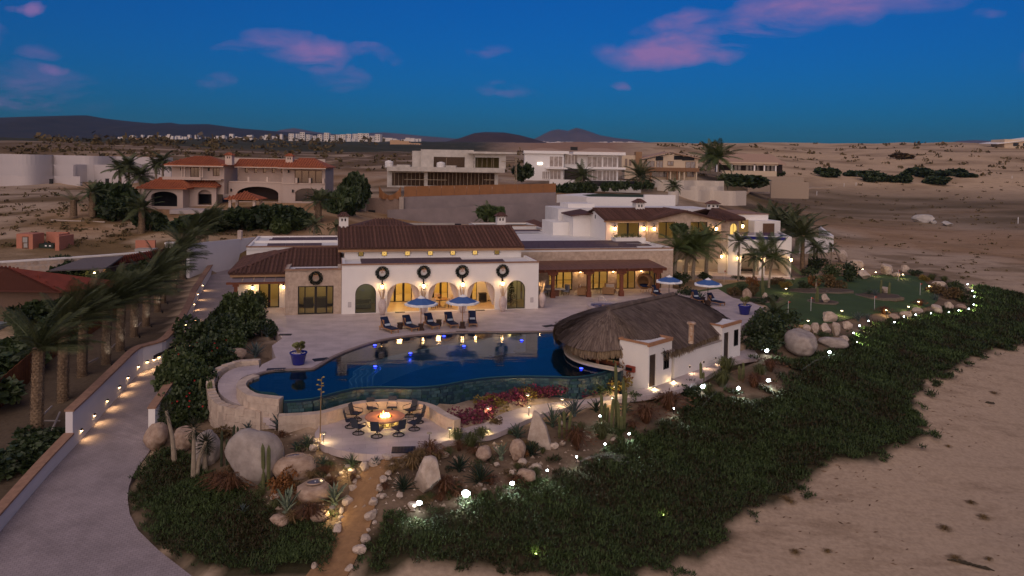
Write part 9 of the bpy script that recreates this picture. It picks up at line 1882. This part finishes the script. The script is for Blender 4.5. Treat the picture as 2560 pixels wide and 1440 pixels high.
# island beds on the green
for i,(u,v,rx,ry) in enumerate(((2056,757,1.5,1.2),(2196,743,2.5,2.0),(2010,728,2.6,1.5),(2075,728,2.6,1.5),(1888,748,3.2,2.3))):
    c=PG(u,v);N=22;rr2=random.Random(i);pts=[(c.x+rx*(1+.1*rr2.uniform(-1,1))*math.cos(2*PI*k/N),c.y+ry*(1+.1*rr2.uniform(-1,1))*math.sin(2*PI*k/N)) for k in range(N)];zt=max(base_z(np.array([p[0] for p in pts]),np.array([p[1] for p in pts])))+.05;MB().prism(pts,zt-.6,zt).build('planting_bed',mat('bed_soil',(.11,.08,.055),.95,var=.3,scale=3,bump=.5),kind='structure')
    rg_=[Vector((*q,0)) for q in pts];MB().ribbon_wall(rg_+[rg_[0]],.12,zt-.3,zt+.02).build('bed_edging',mat('edging_stone_grey',(.17,.14,.11),.9,var=.3,scale=4),kind='structure')
# sprinkler jets
JET=bpy.data.materials.new('water_spray');JET.use_nodes=True;nt=JET.node_tree;nt.nodes.clear();tr_=nt.nodes.new('ShaderNodeBsdfTransparent');df_=nt.nodes.new('ShaderNodeBsdfDiffuse');df_.inputs[0].default_value=(.8,.86,.86,1);mx_=nt.nodes.new('ShaderNodeMixShader');mx_.inputs[0].default_value=.22;nt.links.new(tr_.outputs[0],mx_.inputs[1]);nt.links.new(df_.outputs[0],mx_.inputs[2]);ou_=nt.nodes.new('ShaderNodeOutputMaterial');nt.links.new(mx_.outputs[0],ou_.inputs[0])
for i,(u0,v0,u1,v1) in enumerate(((1757,1024,1830,978),(2004,934,2090,905),(1450,1165,1560,1172))):
    a,b=PG(u0,v0),PG(u1,v1);jm=MB();rr2=random.Random(i)
    dr=(b-a).normalized()
    for k in range(150):
        f=rr2.random()**.8;w=.01+.30*f*f;c=a.lerp(b,f)+Vector((rr2.gauss(0,w),rr2.gauss(0,w),.25+1.5*f*(1-.8*f)+rr2.gauss(0,.02+.10*f)));L=rr2.uniform(.10,.3);s=.004;jm.add([c-dr*L,c+Vector((0,0,s)),c+dr*L+Vector((0,0,.15*(.6-f))),c-Vector((0,0,s))],[(0,1,2,3)])
    t=thing('sprinkler',['sprinkler spraying left of the yellow grass on the lawn','sprinkler spraying at the upper lawn right of the boulder','sprinkler misting beside the front lawn spots'][i],'sprinkler',(0,0,0),0,'lawn sprinklers');jm.build('spray',JET,t,kind='stuff');MB().tube([a+Vector((0,0,-.1)),a+Vector((0,0,.3))],.03,6).build('riser',BLACKIRON,t)
# survey stakes on the plain
for i,(u,v) in enumerate(((1830,498),(1865,490),(1922,484),(1998,490),(2042,488),(2110,467),(2140,465),(2545,557),(2530,447))):
    p=PG(u,v);t=thing('marker_stake','thin white marker stake on the sandy plain','stake',p,0,'marker stakes on the plain');MB().box(-.06,-.06,-.2,.06,.06,1.5).build('stake',WHITECLOTH,t)
for i,(u,v,s) in enumerate(((2310,558,3.0),(2368,566,1.8),(2330,560,1.5))):rock(PG(u,v),(s,s*.7,s*.45),['big pale tarp covered heap on the plain','small white heap right on the plain','middle white heap on the plain'][i],mat('pale_tarp',(.50,.47,.44),.8,var=.3,scale=2),i+2,group='heaps on the plain',name='covered_heap',sink=.2,facet=True)
tp_=smooth([PG(u,v) for u,v in ((1790,497),(1850,492),(1930,482),(2010,472),(2090,468))],4)
for q in tp_:q.z=gz(q.x,q.y)+.25
MB().strip([q+Vector((0,2,0)) for q in tp_],[q-Vector((0,2,0)) for q in tp_],.5).build('dirt_track',mat('pale_track',(.50,.38,.27),.95,var=.15),kind='structure')

# small filler plants among the rocks
rr=random.Random(404);cnt=0
while cnt<150:
    u,v=rr.uniform(560,1720),rr.uniform(1060,1330);p=PG(u,v);X,Y_=np.array([p.x]),np.array([p.y])
    if not inpoly(X,Y_,GARDEN)[0] or any(inpoly(X,Y_,c)[0] for c in COVER) or inpoly(X,Y_,FIRE)[0] or inpoly(X,Y_,PATH_LO+PATH_HI[::-1])[0] or inpoly(X,Y_,[q for q in pl_]+pr_[::-1])[0]:cnt+=.2;continue
    k=cnt % 4
    if k<1:grass(p,'small dry grass tuft among the garden rocks',rr.choice(['red','tan']),rr.uniform(.35,.7),int(cnt))['group']='small tufts among the garden rocks'
    elif k<2:shrub(p,'low green cushion plant among the garden rocks',rr.uniform(.3,.55),rr.uniform(.25,.45),rr.choice([SHR_M,SHR_O,SHR_D]),300,.12,int(cnt),'cushion_plant','plant','cushion plants among the garden rocks')
    elif k<3:grass(p,'small green grass tuft among the garden rocks','green',rr.uniform(.35,.7),int(cnt))['group']='small green tufts among the garden rocks'
    else:s_=rr.uniform(.10,.26);rock(p,(s_*1.3,s_,s_*.8),'small loose pale stone in the garden bed',RKP,rr.randrange(99),group='loose stones in the garden bed',name='loose_stone',facet=True)
    cnt+=1
# ------------------------------------------------------------------ evening air
hz_=MB().box(-9500,-500,-8,9500,9300,420).build('haze',None,kind='stuff',label='thin blue evening haze over the plain')
hm_=bpy.data.materials.new('evening_air');hm_.use_nodes=True;nt=hm_.node_tree;nt.nodes.clear();pv_=nt.nodes.new('ShaderNodeVolumePrincipled');pv_.inputs['Color'].default_value=(.32,.6,1,1);pv_.inputs['Density'].default_value=5e-5;pv_.inputs['Anisotropy'].default_value=.2
ov_=nt.nodes.new('ShaderNodeOutputMaterial');nt.links.new(pv_.outputs[0],ov_.inputs['Volume']);hz_.data.materials.append(hm_)
